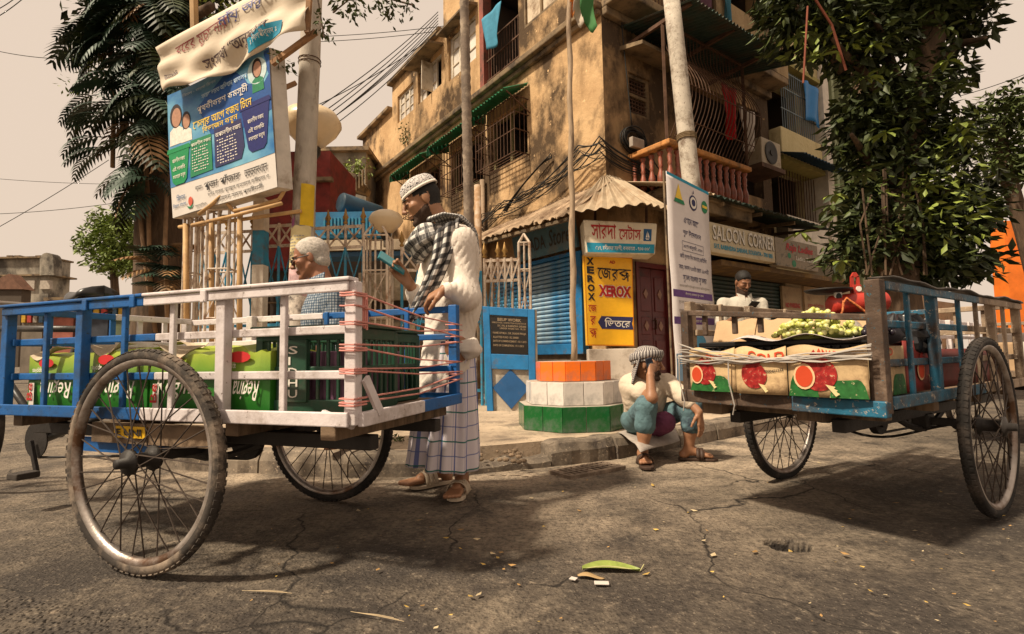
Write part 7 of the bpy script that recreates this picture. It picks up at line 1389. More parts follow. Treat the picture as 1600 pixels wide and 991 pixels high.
def standing_man():
    Y = 2.72; base = (G(665, 768) + G(718, 784)) / 2; base.z = 0
    t = thing('person', 'standing man in white kurta, checked scarf and plaid lungi looking at a phone', 'person', base)
    f = V((-0.93, -0.37, 0)).normalized(); _, l, _ = frame(f)                # faces left, a little towards the street
    H_ = Head(D(659, 314, Y - 0.02), V((-0.90, -0.22, -0.40)), Z, 0.98); nk = D(693, 350, Y + 0.01); ch = D(703, 408, Y); be = D(705, 470, Y); pv = D(703, 545, Y)
    sa = D(719, 378, Y - 0.15); ea = D(730, 464, Y - 0.19); rail = WL(-0.60, -HWL, 0.985); wa = rail + V((0.115, -0.035, 0.055))       # left arm, hand on the rail
    sb = D(684, 376, Y + 0.16); eb = D(660, 478, Y + 0.10); wb = D(641, 446, Y - 0.02)                                             # right arm, phone hand
    ana = G(722, 770); ana.z = 0.085; toa = G(706, 789); toa.z = 0.034; anb = G(690, 757); anb.z = 0.085; tob = G(628, 768); tob.z = 0.034
    hip = [pv + l * 0.09, pv - l * 0.09]; kn = [mid(hip[0], ana, 0.52) + f * 0.03, mid(hip[1], anb, 0.52) + f * 0.03]
    lo, hi = bbox([H_.c, nk, ch, sa, ea, wa, sb, eb, wb, ana, toa, anb, tob], 0.16); F = Field(lo, hi, 0.0042)
    R = np.array([[f[i], l[i], (0, 0, 1)[i]] for i in range(3)])
    H_.add(F); F.cone(H_.p(-0.03, 0, -0.05), nk + Z * -0.03, 0.052, 0.062, 0.03); F.ell(ch, (0.095, 0.15, 0.17), R, 0.04); F.ell(be, (0.085, 0.13, 0.14), R, 0.04); F.ell(pv, (0.095, 0.14, 0.11), R, 0.04)
    limb(F, sa, ea, wa, 0.050, 0.040, 0.026); limb(F, sb, eb, wb, 0.050, 0.040, 0.026)
    limb(F, hip[0], kn[0], ana, 0.075, 0.05, 0.034); limb(F, hip[1], kn[1], anb, 0.075, 0.05, 0.034); foot(F, ana, toa, 1.0); foot(F, anb, tob, 1.0)
    hand(F, wa, (rail + V((-0.005, 0.01, 0.012))) - wa, V((0.1, -0.55, 0.85)), V((-0.2, -1, -0.1)), (0.55, 0.55, 0.5), 1.0)
    ph = D(612, 412, Y - 0.06); pd = (D(592, 397, Y - 0.09) - D(633, 424, Y - 0.03)).normalized()
    hand(F, wb, D(618, 418, Y - 0.03) - wb, V((0.25, 0.75, -0.45)), V((-0.2, -0.6, 0.75)), (0.35, 0.75, 0.75), 1.0, thumb_dir=V((-0.75, -0.35, 0.55)))
    sk = skin('brown skin', (0.31, 0.15, 0.078)); q = H_
    def pick(P):
        L = q.local(P); x, y, z = L[:, 0], L[:, 1], L[:, 2]; r = np.zeros(len(P)); near = np.linalg.norm(L, axis=1) < 0.19
        beard = (z < -0.040 - 0.42 * np.clip(x - 0.01, 0, 0.06)) & (x > -0.012) & (z > -0.14) & ~((z > -0.085) & (x > 0.082) & (np.abs(y) < 0.022) & (z > -0.0715 - 0.006) & (z < -0.055)); hair = (z > -0.05) & (x < -0.02) & (z < 0.2) & ~((np.abs(y) > 0.066) & (np.abs(x + 0.012) < 0.026) & (z < 0.03)); temple = (z > 0.02) & (x < 0.045) & (np.abs(y) > 0.045)
        side = (x < 0.015) & (x > -0.03) & (z > 0.01); r[near & beard] = 1; r[near & (hair | temple | side)] = 2; return r
    bd = F.build('body', [sk, K_STUB, K_HAIR], t, pick); H_.eyes(t)
    # kurta
    F = Field(*bbox([ch, sa, ea, wa, sb, eb, pv - Z * 0.32, nk], 0.16), 0.006); F.ell(ch + Z * 0.01 - f * 0.015, (0.140, 0.175, 0.205), R, 0.05); F.ell(be - f * 0.02, (0.140, 0.165, 0.18), R, 0.05); F.cone(sa, sb, 0.072, 0.072, 0.05); F.cone(be, pv - Z * 0.10 + f * 0.01, 0.125, 0.140, 0.05); F.cone(pv - Z * 0.04, pv - Z * 0.27 + f * 0.03, 0.130, 0.150, 0.04)
    F.cone(sa, ea, 0.060, 0.056, 0.075); F.cone(ea, mid(ea, wa, 0.9), 0.055, 0.038, 0.06); F.cone(sb, eb, 0.070, 0.062, 0.03); F.cone(eb, mid(eb, wb, 0.62), 0.060, 0.052, 0.02)
    F.ripple(lambda P: wrinkles(P, 0.0055, 105) + wrinkles(P, 0.003, 230, 2.0)); F.plane(pv - Z * 0.14 + f * 0.0, np.array([-f.x * 0.55, -f.y * 0.55, -1.0]) * 1.0); F.ell(nk + f * 0.055 + Z * 0.045, (0.085, 0.07, 0.07), R, 0.01, True)
    kurta = mat('crumpled white cotton', (0.70, 0.62, 0.54), 0.9, var=0.08, scale=7, bump=0.45, bscale=10, rnd=0, spec=0.1, stretch=(2.5, 1.2, 0.8)); F.build('kurta', kurta, t)
    # lungi: pleated tube of checked cloth
    c0, c1 = V((pv.x, pv.y, 0.80)), V((base.x + 0.015, base.y - 0.01, 0.162)); g = plaid('lavender plaid cotton', (0.70, 0.63, 0.66), [(0, 16, 0.14, (0.07, 0.11, 0.34), 0.0, 0.85), (1, 9, 0.08, (0.10, 0.14, 0.36), 0.2, 0.75), (0, 16, 0.05, (0.12, 0.15, 0.35), 0.22, 0.55), (1, 4.5, 0.05, (0.03, 0.17, 0.12), 0.6, 0.85), (1, 1, 0.035, (0.03, 0.035, 0.07), 1.0, 0.85)])
    def lg(u, v):
        a = 2 * PI * u; z = 1 - v; c = c0 * z + c1 * v; rx = (0.118 + 0.062 * v ** 0.8); ry = (0.145 + 0.045 * v); pl = (0.020 * math.sin(a * 6 + 0.6) + 0.011 * math.sin(a * 13 + 1.2 + 2 * v) + 0.007 * math.sin(a * 21)) * (0.35 + 0.65 * v)
        if math.cos(a - 0.5) > 0.55: pl += 0.016 * math.sin(a * 9) * v
        return c + f * ((rx + pl) * math.cos(a)) + l * ((ry + pl) * math.sin(a)) + Z * (0.012 * math.sin(a * 2 + 1) + 0.006 * math.sin(a * 6)) * v
    mb = MB(); mb.grid(lg, 120, 40); mb.build('lungi', g, t, smooth=True, thick=0.004)
    mb = MB(); kc = D(735, 545, Y - 0.13); 
    for i in range(1): mb.ell(kc, (0.055, 0.05, 0.05), 16, 12); mb.v = [tuple(V(v) + (V(v) - kc) * (0.35 * mnoise.noise(V(v) * 26))) for v in mb.v]
    mb.build('waist_roll', kurta, t, smooth=True)
    # scarf: a bulky loop round the neck, one end hanging down the chest, the other thrown over the shoulder
    sc = plaid('black and white checked scarf cotton', (0.60, 0.57, 0.53), [(0, 21, 0.46, (0.025, 0.024, 0.028), 0.0, 0.80), (1, 7, 0.46, (0.020, 0.020, 0.024), 0.15, 0.80), (0, 63, 0.25, (0.5, 0.48, 0.45), 0.1, 0.35)], uv=True, bump=0.25)
    cA = D(685, 371, Y - 0.01); tu = (V((0, 0, 1)) + f * 0.42).normalized(); e1 = (f - tu * f.dot(tu)).normalized(); e2 = tu.cross(e1)
    def loop(u, v):
        a = 2 * PI * u; b = 2 * PI * v; fr = max(0, math.cos(a)); rr = 0.098 + 0.020 * fr; w1 = 0.036 + 0.022 * fr; w2 = 0.040 + 0.030 * fr; ri = 0.008 * math.sin(b * 4 + a * 2) + 0.006 * math.sin(b * 7 - a * 3)
        rad_ = e1 * math.cos(a) + e2 * math.sin(a) * 1.15; return cA + rad_ * (rr + (w1 + ri) * math.cos(b)) + tu * ((w2 + ri) * math.sin(b) + 0.014 * math.sin(a * 2)) - Z * 0.012 * fr
    mb = MB(); mb.grid(loop, 60, 30); s1 = mb.build('scarf', sc, t, smooth=True)
    A = [D(700, 352, Y - 0.19), D(694, 395, Y - 0.20), D(676, 440, Y - 0.19), D(655, 482, Y - 0.17), D(645, 503, Y - 0.15)]
    def strip(u, v):
        x = u * 4; i = min(3, int(x)); p = A[i] * (1 - (x - i)) + A[i + 1] * (x - i); wd = 0.075 - 0.012 * u; s_ = (v - 0.5) * 2; return p + V((0.80, 0.0, 0.45)) * wd * s_ + V((0, -1, 0)) * (0.028 * math.cos(s_ * 1.4) + 0.010 * math.sin(s_ * 8 + u * 4))
    mb = MB(); mb.grid(strip, 30, 16); mb.build('scarf_end', plaid('checked scarf end cotton', (0.60, 0.57, 0.53), [(0, 11, 0.46, (0.025, 0.024, 0.028), 0.0, 0.85), (1, 5, 0.46, (0.02, 0.02, 0.024), 0.15, 0.8)], bump=0.25), s1, smooth=True, thick=0.012)
    Bp = [D(676, 350, Y - 0.13), D(700, 342, Y - 0.13), D(722, 346, Y - 0.08), D(738, 360, Y + 0.02), D(742, 392, Y + 0.06)]
    def over(u, v):
        x = u * 4; i = min(3, int(x)); p = Bp[i] * (1 - (x - i)) + Bp[i + 1] * (x - i); s_ = (v - 0.5) * 2; return p + V((0.25, 0.9, 0.0)) * 0.075 * s_ + Z * (0.020 * math.cos(s_ * 1.5) + 0.008 * math.sin(s_ * 7 + u * 3))
    mb = MB(); mb.grid(over, 26, 14); mb.build('scarf_end', sc, s1, smooth=True, thick=0.012)
    for k, (x, y) in enumerate(((745, 458), (746, 480))): mb = MB(); c = D(x, y, Y + 0.05); mb.tube([c + Z * 0.03, c, c - Z * 0.05], [0.004, 0.011, 0.017], 8); mb.build('tassel', K_HAIR, s1)
    # prayer cap
    cap_m = bpy.data.materials.new('white cap with black embroidery'); cap_m.use_nodes = True; N = cap_m.node_tree.nodes; Lk = cap_m.node_tree.links; tc = N.new('ShaderNodeTexCoord'); vz = N.new('ShaderNodeTexWave'); vz.inputs['Scale'].default_value = 28; vz.inputs['Distortion'].default_value = 14; vz.inputs['Detail'].default_value = 1; vz.inputs['Detail Scale'].default_value = 2.2; Lk.new(tc.outputs['Object'], vz.inputs[0]); cr = N.new('ShaderNodeValToRGB'); cr.color_ramp.elements[0].position = 0.22; cr.color_ramp.elements[0].color = (0.03, 0.03, 0.04, 1); cr.color_ramp.elements[1].position = 0.30; cr.color_ramp.elements[1].color = (0.62, 0.57, 0.53, 1); Lk.new(vz.outputs[0], cr.inputs[0]); Lk.new(cr.outputs[0], N['Principled BSDF'].inputs['Base Color']); N['Principled BSDF'].inputs['Roughness'].default_value = 0.85
    ca = (H_.f, H_.l, H_.u); tilt = Matrix.Rotation(0.16, 3, H_.l); ax = tuple((tilt @ x) for x in ca); cc = H_.p(-0.012, 0, 0.050); pr = [(1.02, 0.0), (1.03, 0.012), (1.0, 0.03), (0.93, 0.05), (0.78, 0.066), (0.5, 0.077), (0.2, 0.081), (0, 0.082)]
    mb = MB(); mb.lathe([(r_ * 0.092, h * 0.92) for r_, h in pr], cc, 40, (ax[0] * 1.08, ax[1] * 0.90, ax[2]), cap=False); cp = mb.build('cap', cap_m, t, smooth=True, thick=0.004); mb = MB(); mb.lathe([(0.0955, -0.002), (0.0975, 0.004), (0.0955, 0.012)], cc, 40, (ax[0] * 1.08, ax[1] * 0.90, ax[2]), cap=False); mb.build('cap_band', kurta, cp, smooth=True, thick=0.003)
    cream = flat('cream rubber sandal', (0.52, 0.42, 0.31), 0.7, var=0.15); dk = flat('dark strap line', (0.05, 0.04, 0.04), 0.6)
    for a, b in ((ana, toa), (anb, tob)): sandal(t, a, b, cream, cream, 0.020, 3)
    # phone in the raised hand
    p = thing('mobile_phone', 'teal mobile phone held up by the standing man', 'phone', ph); n_ = V((0.35, -0.55, 0.75)); x_ = pd; n_ = (n_ - x_ * n_.dot(x_)).normalized(); y_ = n_.cross(x_); mb = MB(); mb.box(ph + n_ * 0.004, (0.155, 0.076, 0.010), ax=(x_, y_, n_)); mb.build('case', flat('teal phone case', (0.015, 0.16, 0.20), 0.4, spec=0.5), p, bev=0.004); mb = MB(); mb.box(ph + n_ * 0.0105, (0.145, 0.068, 0.002), ax=(x_, y_, n_)); mb.build('screen', flat('phone screen glass', (0.10, 0.28, 0.32), 0.1, spec=0.6), p)
standing_man()
def seated_man():
    base = D(1010, 690, 3.8); base.z = 0.15; t = thing('person', 'seated man in checked headscarf on the kerb holding a phone to his ear', 'person', base)
    pv = D(1008, 668, 3.86); pv.z = 0.245; ch = D(1006, 614, 3.76); nk = D(1007, 590, 3.70); H_ = Head(D(1012, 568, 3.66), V((0.90, -0.42, -0.08)), Z, 0.95)
    f = V((0.35, -0.93, 0)).normalized(); _, l, _ = frame(f); R = np.array([[f[i], l[i], (0, 0, 1)[i]] for i in range(3)])
    hipa, hipb = pv - l * 0.08, pv + l * 0.08        # a: his right (left in the picture)
    ka = D(1010, 634, 3.50); aa = D(1004, 704, 3.50); ta = D(1010, 721, 3.38); kb = D(1082, 634, 3.58); ab = D(1076, 697, 3.62); tb = D(1112, 703, 3.58)
    aa.z = 0.075; ta.z = 0.03; ab.z = 0.075; tb.z = 0.03
    sa = D(984, 602, 3.74); sb = D(1042, 600, 3.72); ea = D(1018, 622, 3.46); wa = D(1016, 588, 3.50); eb = D(1070, 622, 3.58); wb = D(1092, 644, 3.50)
    F = Field(*bbox([H_.c, pv, ka, aa, ta, kb, ab, tb, sa, sb, ea, wa, eb, wb], 0.13), 0.005)
    H_.add(F); F.cone(H_.p(-0.03, 0, -0.05), nk - Z * 0.02, 0.05, 0.06, 0.03); F.ell(ch, (0.10, 0.14, 0.14), R, 0.04); F.ell(mid(ch, pv, 0.6), (0.10, 0.14, 0.13), R, 0.04); F.ell(pv, (0.11, 0.15, 0.09), R, 0.04)
    limb(F, hipa, ka, aa, 0.075, 0.05, 0.033); limb(F, hipb, kb, ab, 0.075, 0.05, 0.033); F.cone(mid(ka, aa, 0.2), mid(ka, aa, 0.6), 0.05, 0.042, 0.03); F.cone(mid(kb, ab, 0.2), mid(kb, ab, 0.6), 0.05, 0.042, 0.03); foot(F, aa, ta, 0.95); foot(F, ab, tb, 0.95)
    limb(F, sa, ea, wa, 0.047, 0.038, 0.026); limb(F, sb, eb, wb, 0.047, 0.038, 0.026)
    hand(F, wa, D(1021, 568, 3.53) - wa, V((0.4, -0.9, 0.0)), V((0.9, 0.2, 0.0)), (0.35, 0.6, 0.6), 0.92); hand(F, wb, V((0.15, -0.1, -1)), V((0.6, -0.75, 0)), V((-0.8, -0.4, 0)), (0.15, 0.25, 0.2), 0.92)
    sk = skin('tan brown skin', (0.31, 0.15, 0.08)); q = H_
    def pick(P): L = q.local(P); x, z, y = L[:, 0], L[:, 2], L[:, 1]; r = np.zeros(len(P)); near = np.linalg.norm(L, axis=1) < 0.18; r[near & (z < -0.042 - 0.25 * np.clip(x - 0.02, 0, 0.08)) & (x > 0.0) & (z > -0.14)] = 1; r[near & (x > 0.08) & (z < -0.045) & (z > -0.06)] = 1; return r
    F.build('body', [sk, K_STUB], t, pick); H_.eyes(t)
    F = Field(*bbox([ch, pv, sa, sb, ea, eb], 0.16), 0.007); F.ell(ch, (0.125, 0.165, 0.17), R, 0.05); F.cone(ch, pv - Z * 0.0, 0.135, 0.155, 0.05); F.cone(sa, sb, 0.068, 0.068, 0.04); F.cone(sa, mid(sa, ea, 0.62), 0.072, 0.066, 0.03); F.cone(sb, eb, 0.070, 0.060, 0.03); F.cone(eb, mid(eb, wb, 0.35), 0.058, 0.05, 0.02); F.ripple(lambda P: wrinkles(P, 0.005, 95) + wrinkles(P, 0.002, 210, 1.0)); F.plane(pv - Z * 0.05, (0, 0, -1)); F.ell(nk + f * 0.04 + Z * 0.05, (0.07, 0.07, 0.06), R, 0.01, True)
    F.build('shirt', mat('cream white shirt cotton', (0.58, 0.48, 0.37), 0.9, var=0.1, bump=0.8, bscale=18, rnd=0, spec=0.1), t)
    F = Field(*bbox([pv, hipa, ka, hipb, kb, aa, ab], 0.14), 0.007); F.ell(pv, (0.135, 0.18, 0.10), R, 0.05); F.cone(hipa, ka, 0.092, 0.068, 0.04); F.cone(hipb, kb, 0.092, 0.066, 0.04); F.cone(ka, mid(ka, aa, 0.42), 0.068, 0.070, 0.03); F.cone(kb, mid(kb, ab, 0.45), 0.066, 0.068, 0.03); F.ripple(lambda P: wrinkles(P, 0.005, 95) + wrinkles(P, 0.002, 210, 1.0))
    for a, b, u in ((ka, aa, 0.50), (kb, ab, 0.55)):
        pass
    F.build('trousers', mat('washed teal cotton', (0.115, 0.20, 0.22), 0.85, var=0.45, scale=5, bump=0.8, bscale=16, rnd=0, dirt=(0.03, 0.04, 0.06), dirt_amt=0.5, dscale=5), t)
    F = Field(*bbox([pv, ka, kb], 0.14), 0.007); F.cone(pv + f * 0.05 - Z * 0.05, mid(ka, kb, 0.45) + V((0, 0.08, -0.12)), 0.09, 0.075, 0.04); F.ripple(lambda P: wrinkles(P, 0.008, 110)); F.build('waist_cloth', mat('plum waist cloth', (0.13, 0.035, 0.075), 0.85, var=0.3, bump=0.3, rnd=0), t)
    # checked headscarf wound round the head, tail down the nape
    m = plaid('black and white checked headcloth', (0.60, 0.55, 0.50), [(0, 34, 0.5, (0.03, 0.022, 0.03), 0.0, 0.82), (1, 15, 0.45, (0.03, 0.022, 0.03), 0.2, 0.8)], bump=0.3)
    def wrap(u, v):
        a = 2 * PI * u; z = v; rr = math.cos(v * PI / 2 * 0.98) ** 0.55; ri = 0.003 * math.sin(14 * v + 3 * a); x = (0.106 + ri) * rr * math.cos(a); y = (0.086 + ri) * rr * math.sin(a); zz = 0.030 + 0.095 * math.sin(v * PI / 2) - (0.045 * max(0, -math.cos(a)) + 0.012 * abs(math.sin(a))) * (1 - v); return H_.p(-0.012 + x, y, zz)
    mb = MB(); mb.grid(wrap, 44, 16); hs = mb.build('headscarf', m, t, smooth=True, thick=0.008)
    def tail(u, v): s_ = (u - 0.5) * 2; p = H_.p(-0.085 + 0.05 * abs(s_) - 0.02 * v, 0.095 * s_ * (1 + 0.25 * v), 0.045 - 0.20 * v); return p + V((-0.02 * v, 0.012 * math.sin(s_ * 7), 0.01 * math.sin(s_ * 5)))
    mb = MB(); mb.grid(tail, 22, 14); mb.build('scarf_tail', m, hs, smooth=True, thick=0.008)
    def band(u, v): a = 2 * PI * u; b = (v - 0.5); return H_.p(-0.012 + (0.112 + 0.008 * math.cos(b * 3)) * math.cos(a), (0.090 + 0.008 * math.cos(b * 3)) * math.sin(a), 0.052 + 0.05 * b + 0.025 * math.cos(a + 0.4))
    mb = MB(); mb.grid(band, 40, 6); mb.build('scarf_band', m, hs, smooth=True, thick=0.01)
    br = flat('brown leather sandal', (0.055, 0.032, 0.022), 0.6); 
    for a, b in ((aa, ta), (ab, tb)): sandal(t, a, b, br, br, 0.018, 2, 0.95)
    p = D(1016, 572, 3.52); ph = thing('handset', 'small dark phone held to the ear of the seated man', 'phone', p); d_ = V((0.25, 0.1, -1)).normalized(); n_ = V((0.3, -0.95, 0)).normalized(); n_ = (n_ - d_ * n_.dot(d_)).normalized(); mb = MB(); mb.box(p, (0.11, 0.05, 0.012), ax=(d_, n_.cross(d_), n_)); mb.build('case', flat('dark phone case', (0.02, 0.025, 0.04), 0.35, spec=0.5), ph, bev=0.004); mb = MB(); mb.box(p + n_ * 0.0065, (0.04, 0.036, 0.002), ax=(d_, n_.cross(d_), n_)); mb.build('screen', flat('small phone screen', (0.10, 0.13, 0.16), 0.2), ph)
    # sheet of paper under him
    mb = MB(); a, b, c, d = G(966, 676, 0.15), G(1000, 697, 0.15), G(1062, 678, 0.15), G(1040, 655, 0.15)
    mb.grid(lambda u, v: (a * (1 - u) + b * u) * (1 - v) + (d * (1 - u) + c * u) * v + Z * (0.006 * math.sin(u * 7 + v * 5) - 0.12 * max(0, u - 0.82) * 2), 14, 10); one(mb, 'paper_sheet', 'grey plastic sheet under the seated man on the kerb', 'sheet', mat('grey plastic sheet', (0.36, 0.31, 0.27), 0.6, var=0.2, scale=12, bump=0.3), smooth=True, thick=0.003)
seated_man()
def third_man():
    Y = 5.75; b = D(1158, 560, Y); b.z = PZ; t = thing('person', 'bearded man in pale short sleeved shirt reading his phone behind the fruit cart', 'person', b)
    H_ = Head(D(1161, 441, Y), V((0.10, -0.88, -0.45)), Z, 0.96); nk = D(1160, 463, Y + 0.04); ch = D(1158, 488, Y + 0.03); pv = V((b.x, Y + 0.03, 0.80)); f = V((0.12, -1, 0)).normalized(); _, l, _ = frame(f); R = np.array([[f[i], l[i], (0, 0, 1)[i]] for i in range(3)])
    sl_, sr = D(1189, 474, Y + 0.03), D(1130, 474, Y + 0.03); el, er = D(1197, 512, Y - 0.05), D(1126, 514, Y - 0.05); wl, wr = D(1183, 490, Y - 0.26), D(1152, 494, Y - 0.24)
    al, ar = b + V((0.11, 0, 0.07)), b + V((-0.06, -0.02, 0.07)); tl, tr = al + V((0.05, -0.19, -0.045)), ar + V((-0.03, -0.19, -0.045))
    F = Field(*bbox([H_.c, pv, al, ar, tl, tr, sl_, sr, el, er, wl, wr], 0.13), 0.0065); H_.add(F); F.cone(H_.p(-0.03, 0, -0.05), nk - Z * 0.02, 0.055, 0.065, 0.03); F.ell(ch, (0.11, 0.165, 0.17), R, 0.04); F.ell(mid(ch, pv), (0.11, 0.15, 0.2), R, 0.04); F.ell(pv, (0.11, 0.16, 0.12), R, 0.04); limb(F, sl_, el, wl, 0.05, 0.042, 0.028); limb(F, sr, er, wr, 0.05, 0.042, 0.028); limb(F, pv + V((0.09, 0, 0)), mid(pv + V((0.09, 0, 0)), al), al, 0.08, 0.055, 0.04); limb(F, pv - V((0.09, 0, 0)), mid(pv - V((0.09, 0, 0)), ar), ar, 0.08, 0.055, 0.04); foot(F, al, tl); foot(F, ar, tr)
    hand(F, wl, V((-0.9, -0.2, 0.15)), V((0, -0.9, -0.3)), Z, (0.4, 0.5, 0.5)); hand(F, wr, V((0.9, -0.25, 0.15)), V((0, -0.8, -0.5)), Z, (0.4, 0.5, 0.5)); q = H_
    def pick(P): L = q.local(P); x, y, z = L.T; r = np.zeros(len(P)); near = np.linalg.norm(L, axis=1) < 0.18; r[near & (z < -0.045 - 0.45 * np.clip(x - 0.02, 0, 0.08)) & (x > 0.0) & (z > -0.14)] = 1; r[near & (x > 0.07) & (z < -0.045) & (z > -0.062)] = 1; r[near & (((x < 0.03) & (z > 0.03)) | ((z > 0.055) & (x < 0.075)) | ((x < -0.03) & (z > -0.05)))] = 2; return r
    F.build('body', [skin('warm brown skin', (0.23, 0.105, 0.055)), K_STUB, K_HAIR], t, pick); H_.eyes(t)
    F = Field(H_.p(0, 0, 0) - V((0.14, 0.14, 0.08)), H_.p(0, 0, 0) + V((0.14, 0.14, 0.2)), 0.006); F.ell(H_.p(-0.018, 0, 0.045), np.array((0.104, 0.082, 0.090)) * 0.96, H_.R, 0.02); F.ripple(lambda P: wrinkles(P, 0.004, 260)); F.plane(H_.p(0.05, 0, 0.048), np.array(H_.f * 0.75 - H_.u * 0.65)); F.build('hair', K_HAIR, t)
    F = Field(*bbox([ch, pv, sl_, sr], 0.2), 0.008); F.ell(ch, (0.13, 0.185, 0.18), R, 0.05); F.cone(ch - Z * 0.05, pv, 0.14, 0.155, 0.06); F.cone(sl_ - Z * 0.01, sr - Z * 0.01, 0.058, 0.058, 0.06); F.cone(sl_, mid(sl_, el, 0.75), 0.062, 0.066, 0.04); F.cone(sr, mid(sr, er, 0.75), 0.062, 0.066, 0.04); F.ripple(lambda P: wrinkles(P, 0.005, 95) + wrinkles(P, 0.002, 200)); F.plane(pv - Z * 0.05, (0, 0, -1)); F.ell(nk + f * 0.06 + Z * 0.05, (0.07, 0.06, 0.07), R, 0.01, True); sh = F.build('shirt', mat('pale greenish shirt cotton', (0.47, 0.43, 0.36), 0.9, var=0.1, bump=0.8, bscale=16, rnd=0, spec=0.1), t)
    for s in (-1, 1): mb = MB(); c = nk + f * 0.075 - Z * 0.005; mb.add([c + l * 0.018 * s, c + l * 0.085 * s - f * 0.045 + Z * 0.035, c + l * 0.075 * s - f * 0.01 - Z * 0.03, c + l * 0.03 * s + f * 0.03 - Z * 0.055], [(0, 1, 2, 3)]); mb.build('collar', MATS['pale greenish shirt cotton'], sh, thick=0.008)
    F = Field(*bbox([pv, al, ar], 0.14), 0.009); F.ell(pv, (0.14, 0.18, 0.13), R, 0.04); F.cone(pv + V((0.09, 0, 0)), al + Z * 0.03, 0.10, 0.07, 0.02); F.cone(pv - V((0.09, 0, 0)), ar + Z * 0.03, 0.10, 0.07, 0.02); F.ripple(lambda P: wrinkles(P, 0.005, 100)); F.build('trousers', mat('grey blue jeans', (0.10, 0.12, 0.15), 0.85, var=0.25, bump=0.2, rnd=0), t)
    br = flat('brown slipper', (0.10, 0.045, 0.025), 0.6); sandal(t, al, tl, br, br, 0.016, 2); sandal(t, ar, tr, br, br, 0.016, 2)
    p = D(1176, 478, Y - 0.30); ph = thing('black_phone', 'black phone in the hands of the man behind the fruit cart', 'phone', p); n_ = V((0.1, 0.45, 0.85)).normalized(); x_ = V((1, 0.0, -0.1)).normalized(); x_ = (x_ - n_ * n_.dot(x_)).normalized(); mb = MB(); mb.box(p, (0.085, 0.16, 0.012), ax=(x_, n_.cross(x_), n_)); mb.build('case', flat('black phone case', (0.012, 0.012, 0.013), 0.35), ph, bev=0.004)
third_man()
def old_man():
    Y = 3.42; b = D(500, 600, Y); b.z = 0.1; t = thing('person', 'grey haired man with glasses and checked shirt walking behind the left cart', 'person', V((b.x, Y, 0.12)))
    H_ = Head(D(484, 404, Y), V((-0.93, -0.20, -0.28)), Z, 1.07); f = V((-0.97, -0.22, 0)).normalized(); _, l, _ = frame(f); R = np.array([[f[i], l[i], (0, 0, 1)[i]] for i in range(3)])
    nk = D(505, 440, Y); ch = D(512, 490, Y); pv = V((D(508, 600, Y).x, Y, 0.78)); sl_, sr = D(524, 466, Y - 0.17), D(500, 466, Y + 0.17); el, er = D(535, 545, Y - 0.20), D(480, 540, Y + 0.18); wl, wr = D(505, 590, Y - 0.16), D(455, 560, Y + 0.12)
    al = G(560, 694, PZ); al.z = PZ + 0.085; tl = G(516, 710, PZ); tl.z = PZ + 0.03; ar = G(470, 716); ar.z = 0.10; tr = G(408, 732); tr.z = 0.035
    F = Field(*bbox([H_.c, pv, al, ar, tl, tr, sl_, sr, el, er, wl, wr], 0.15), 0.0055); H_.add(F); F.cone(H_.p(-0.03, 0, -0.05), nk - Z * 0.02, 0.058, 0.068, 0.03); F.ell(ch, (0.12, 0.165, 0.18), R, 0.04); F.ell(mid(ch, pv), (0.13, 0.16, 0.2), R, 0.04); F.ell(pv, (0.12, 0.16, 0.12), R, 0.04); limb(F, sl_, el, wl, 0.05, 0.042, 0.028); limb(F, sr, er, wr, 0.05, 0.042, 0.028)
    ka, kb = mid(pv + l * 0.08, al, 0.5) + f * 0.04, mid(pv - l * 0.08, ar, 0.5) + f * 0.03; limb(F, pv + l * 0.08, ka, al, 0.08, 0.055, 0.038); limb(F, pv - l * 0.08, kb, ar, 0.08, 0.055, 0.038); foot(F, al, tl); foot(F, ar, tr); hand(F, wl, V((-0.6, 0, -0.8)), V((0.1, -1, 0)), f, (0.3, 0.4, 0.4)); hand(F, wr, V((-0.6, 0, -0.8)), V((0.1, 1, 0)), f, (0.3, 0.4, 0.4)); q = H_
    def pick(P): L = q.local(P); x, y, z = L.T; r = np.zeros(len(P)); near = np.linalg.norm(L, axis=1) < 0.2; r[near & (x > 0.08) & (z < -0.042) & (z > -0.060) & (np.abs(y) < 0.032)] = 1; return r
    F.build('body', [skin('reddish brown skin', (0.27, 0.115, 0.062)), K_GHAIR], t, pick); H_.eyes(t)
    F = Field(H_.c - V((0.17, 0.15, 0.12)), H_.c + V((0.19, 0.15, 0.2)), 0.005); k = H_.k; F.ell(H_.p(-0.022, 0, 0.035), np.array((0.106, 0.083, 0.095)) * k, H_.R, 0.02); F.ell(H_.p(-0.06, 0, -0.035), np.array((0.055, 0.072, 0.05)) * k, H_.R, 0.02); F.ripple(lambda P: wrinkles(P, 0.004, 260)); F.plane(H_.p(0.050, 0, 0.06), np.array(H_.f * 0.92 - H_.u * 0.42)); F.ell(H_.p(0.05, 0.08, -0.03), np.array((0.055, 0.045, 0.055)) * k, H_.R, 0.01, True); F.ell(H_.p(0.05, -0.08, -0.03), np.array((0.055, 0.045, 0.055)) * k, H_.R, 0.01, True); F.build('hair', K_GHAIR, t)
    g = flat('black spectacle frame', (0.015, 0.013, 0.012), 0.4, spec=0.5); mb = MB()
    for y in (-1, 1): mb.tube([H_.p(0.108 - 0.008 * abs(math.cos(a)), 0.031 * y + 0.023 * math.cos(a), -0.002 + 0.017 * math.sin(a)) for a in np.linspace(0, 2 * PI, 17)[:-1]], 0.0028, 6, closed=True); mb.tube([H_.p(0.095, 0.055 * y, 0.002), H_.p(0.05, 0.080 * y, 0.004), H_.p(-0.01, 0.084 * y, 0.004)], 0.003, 6)
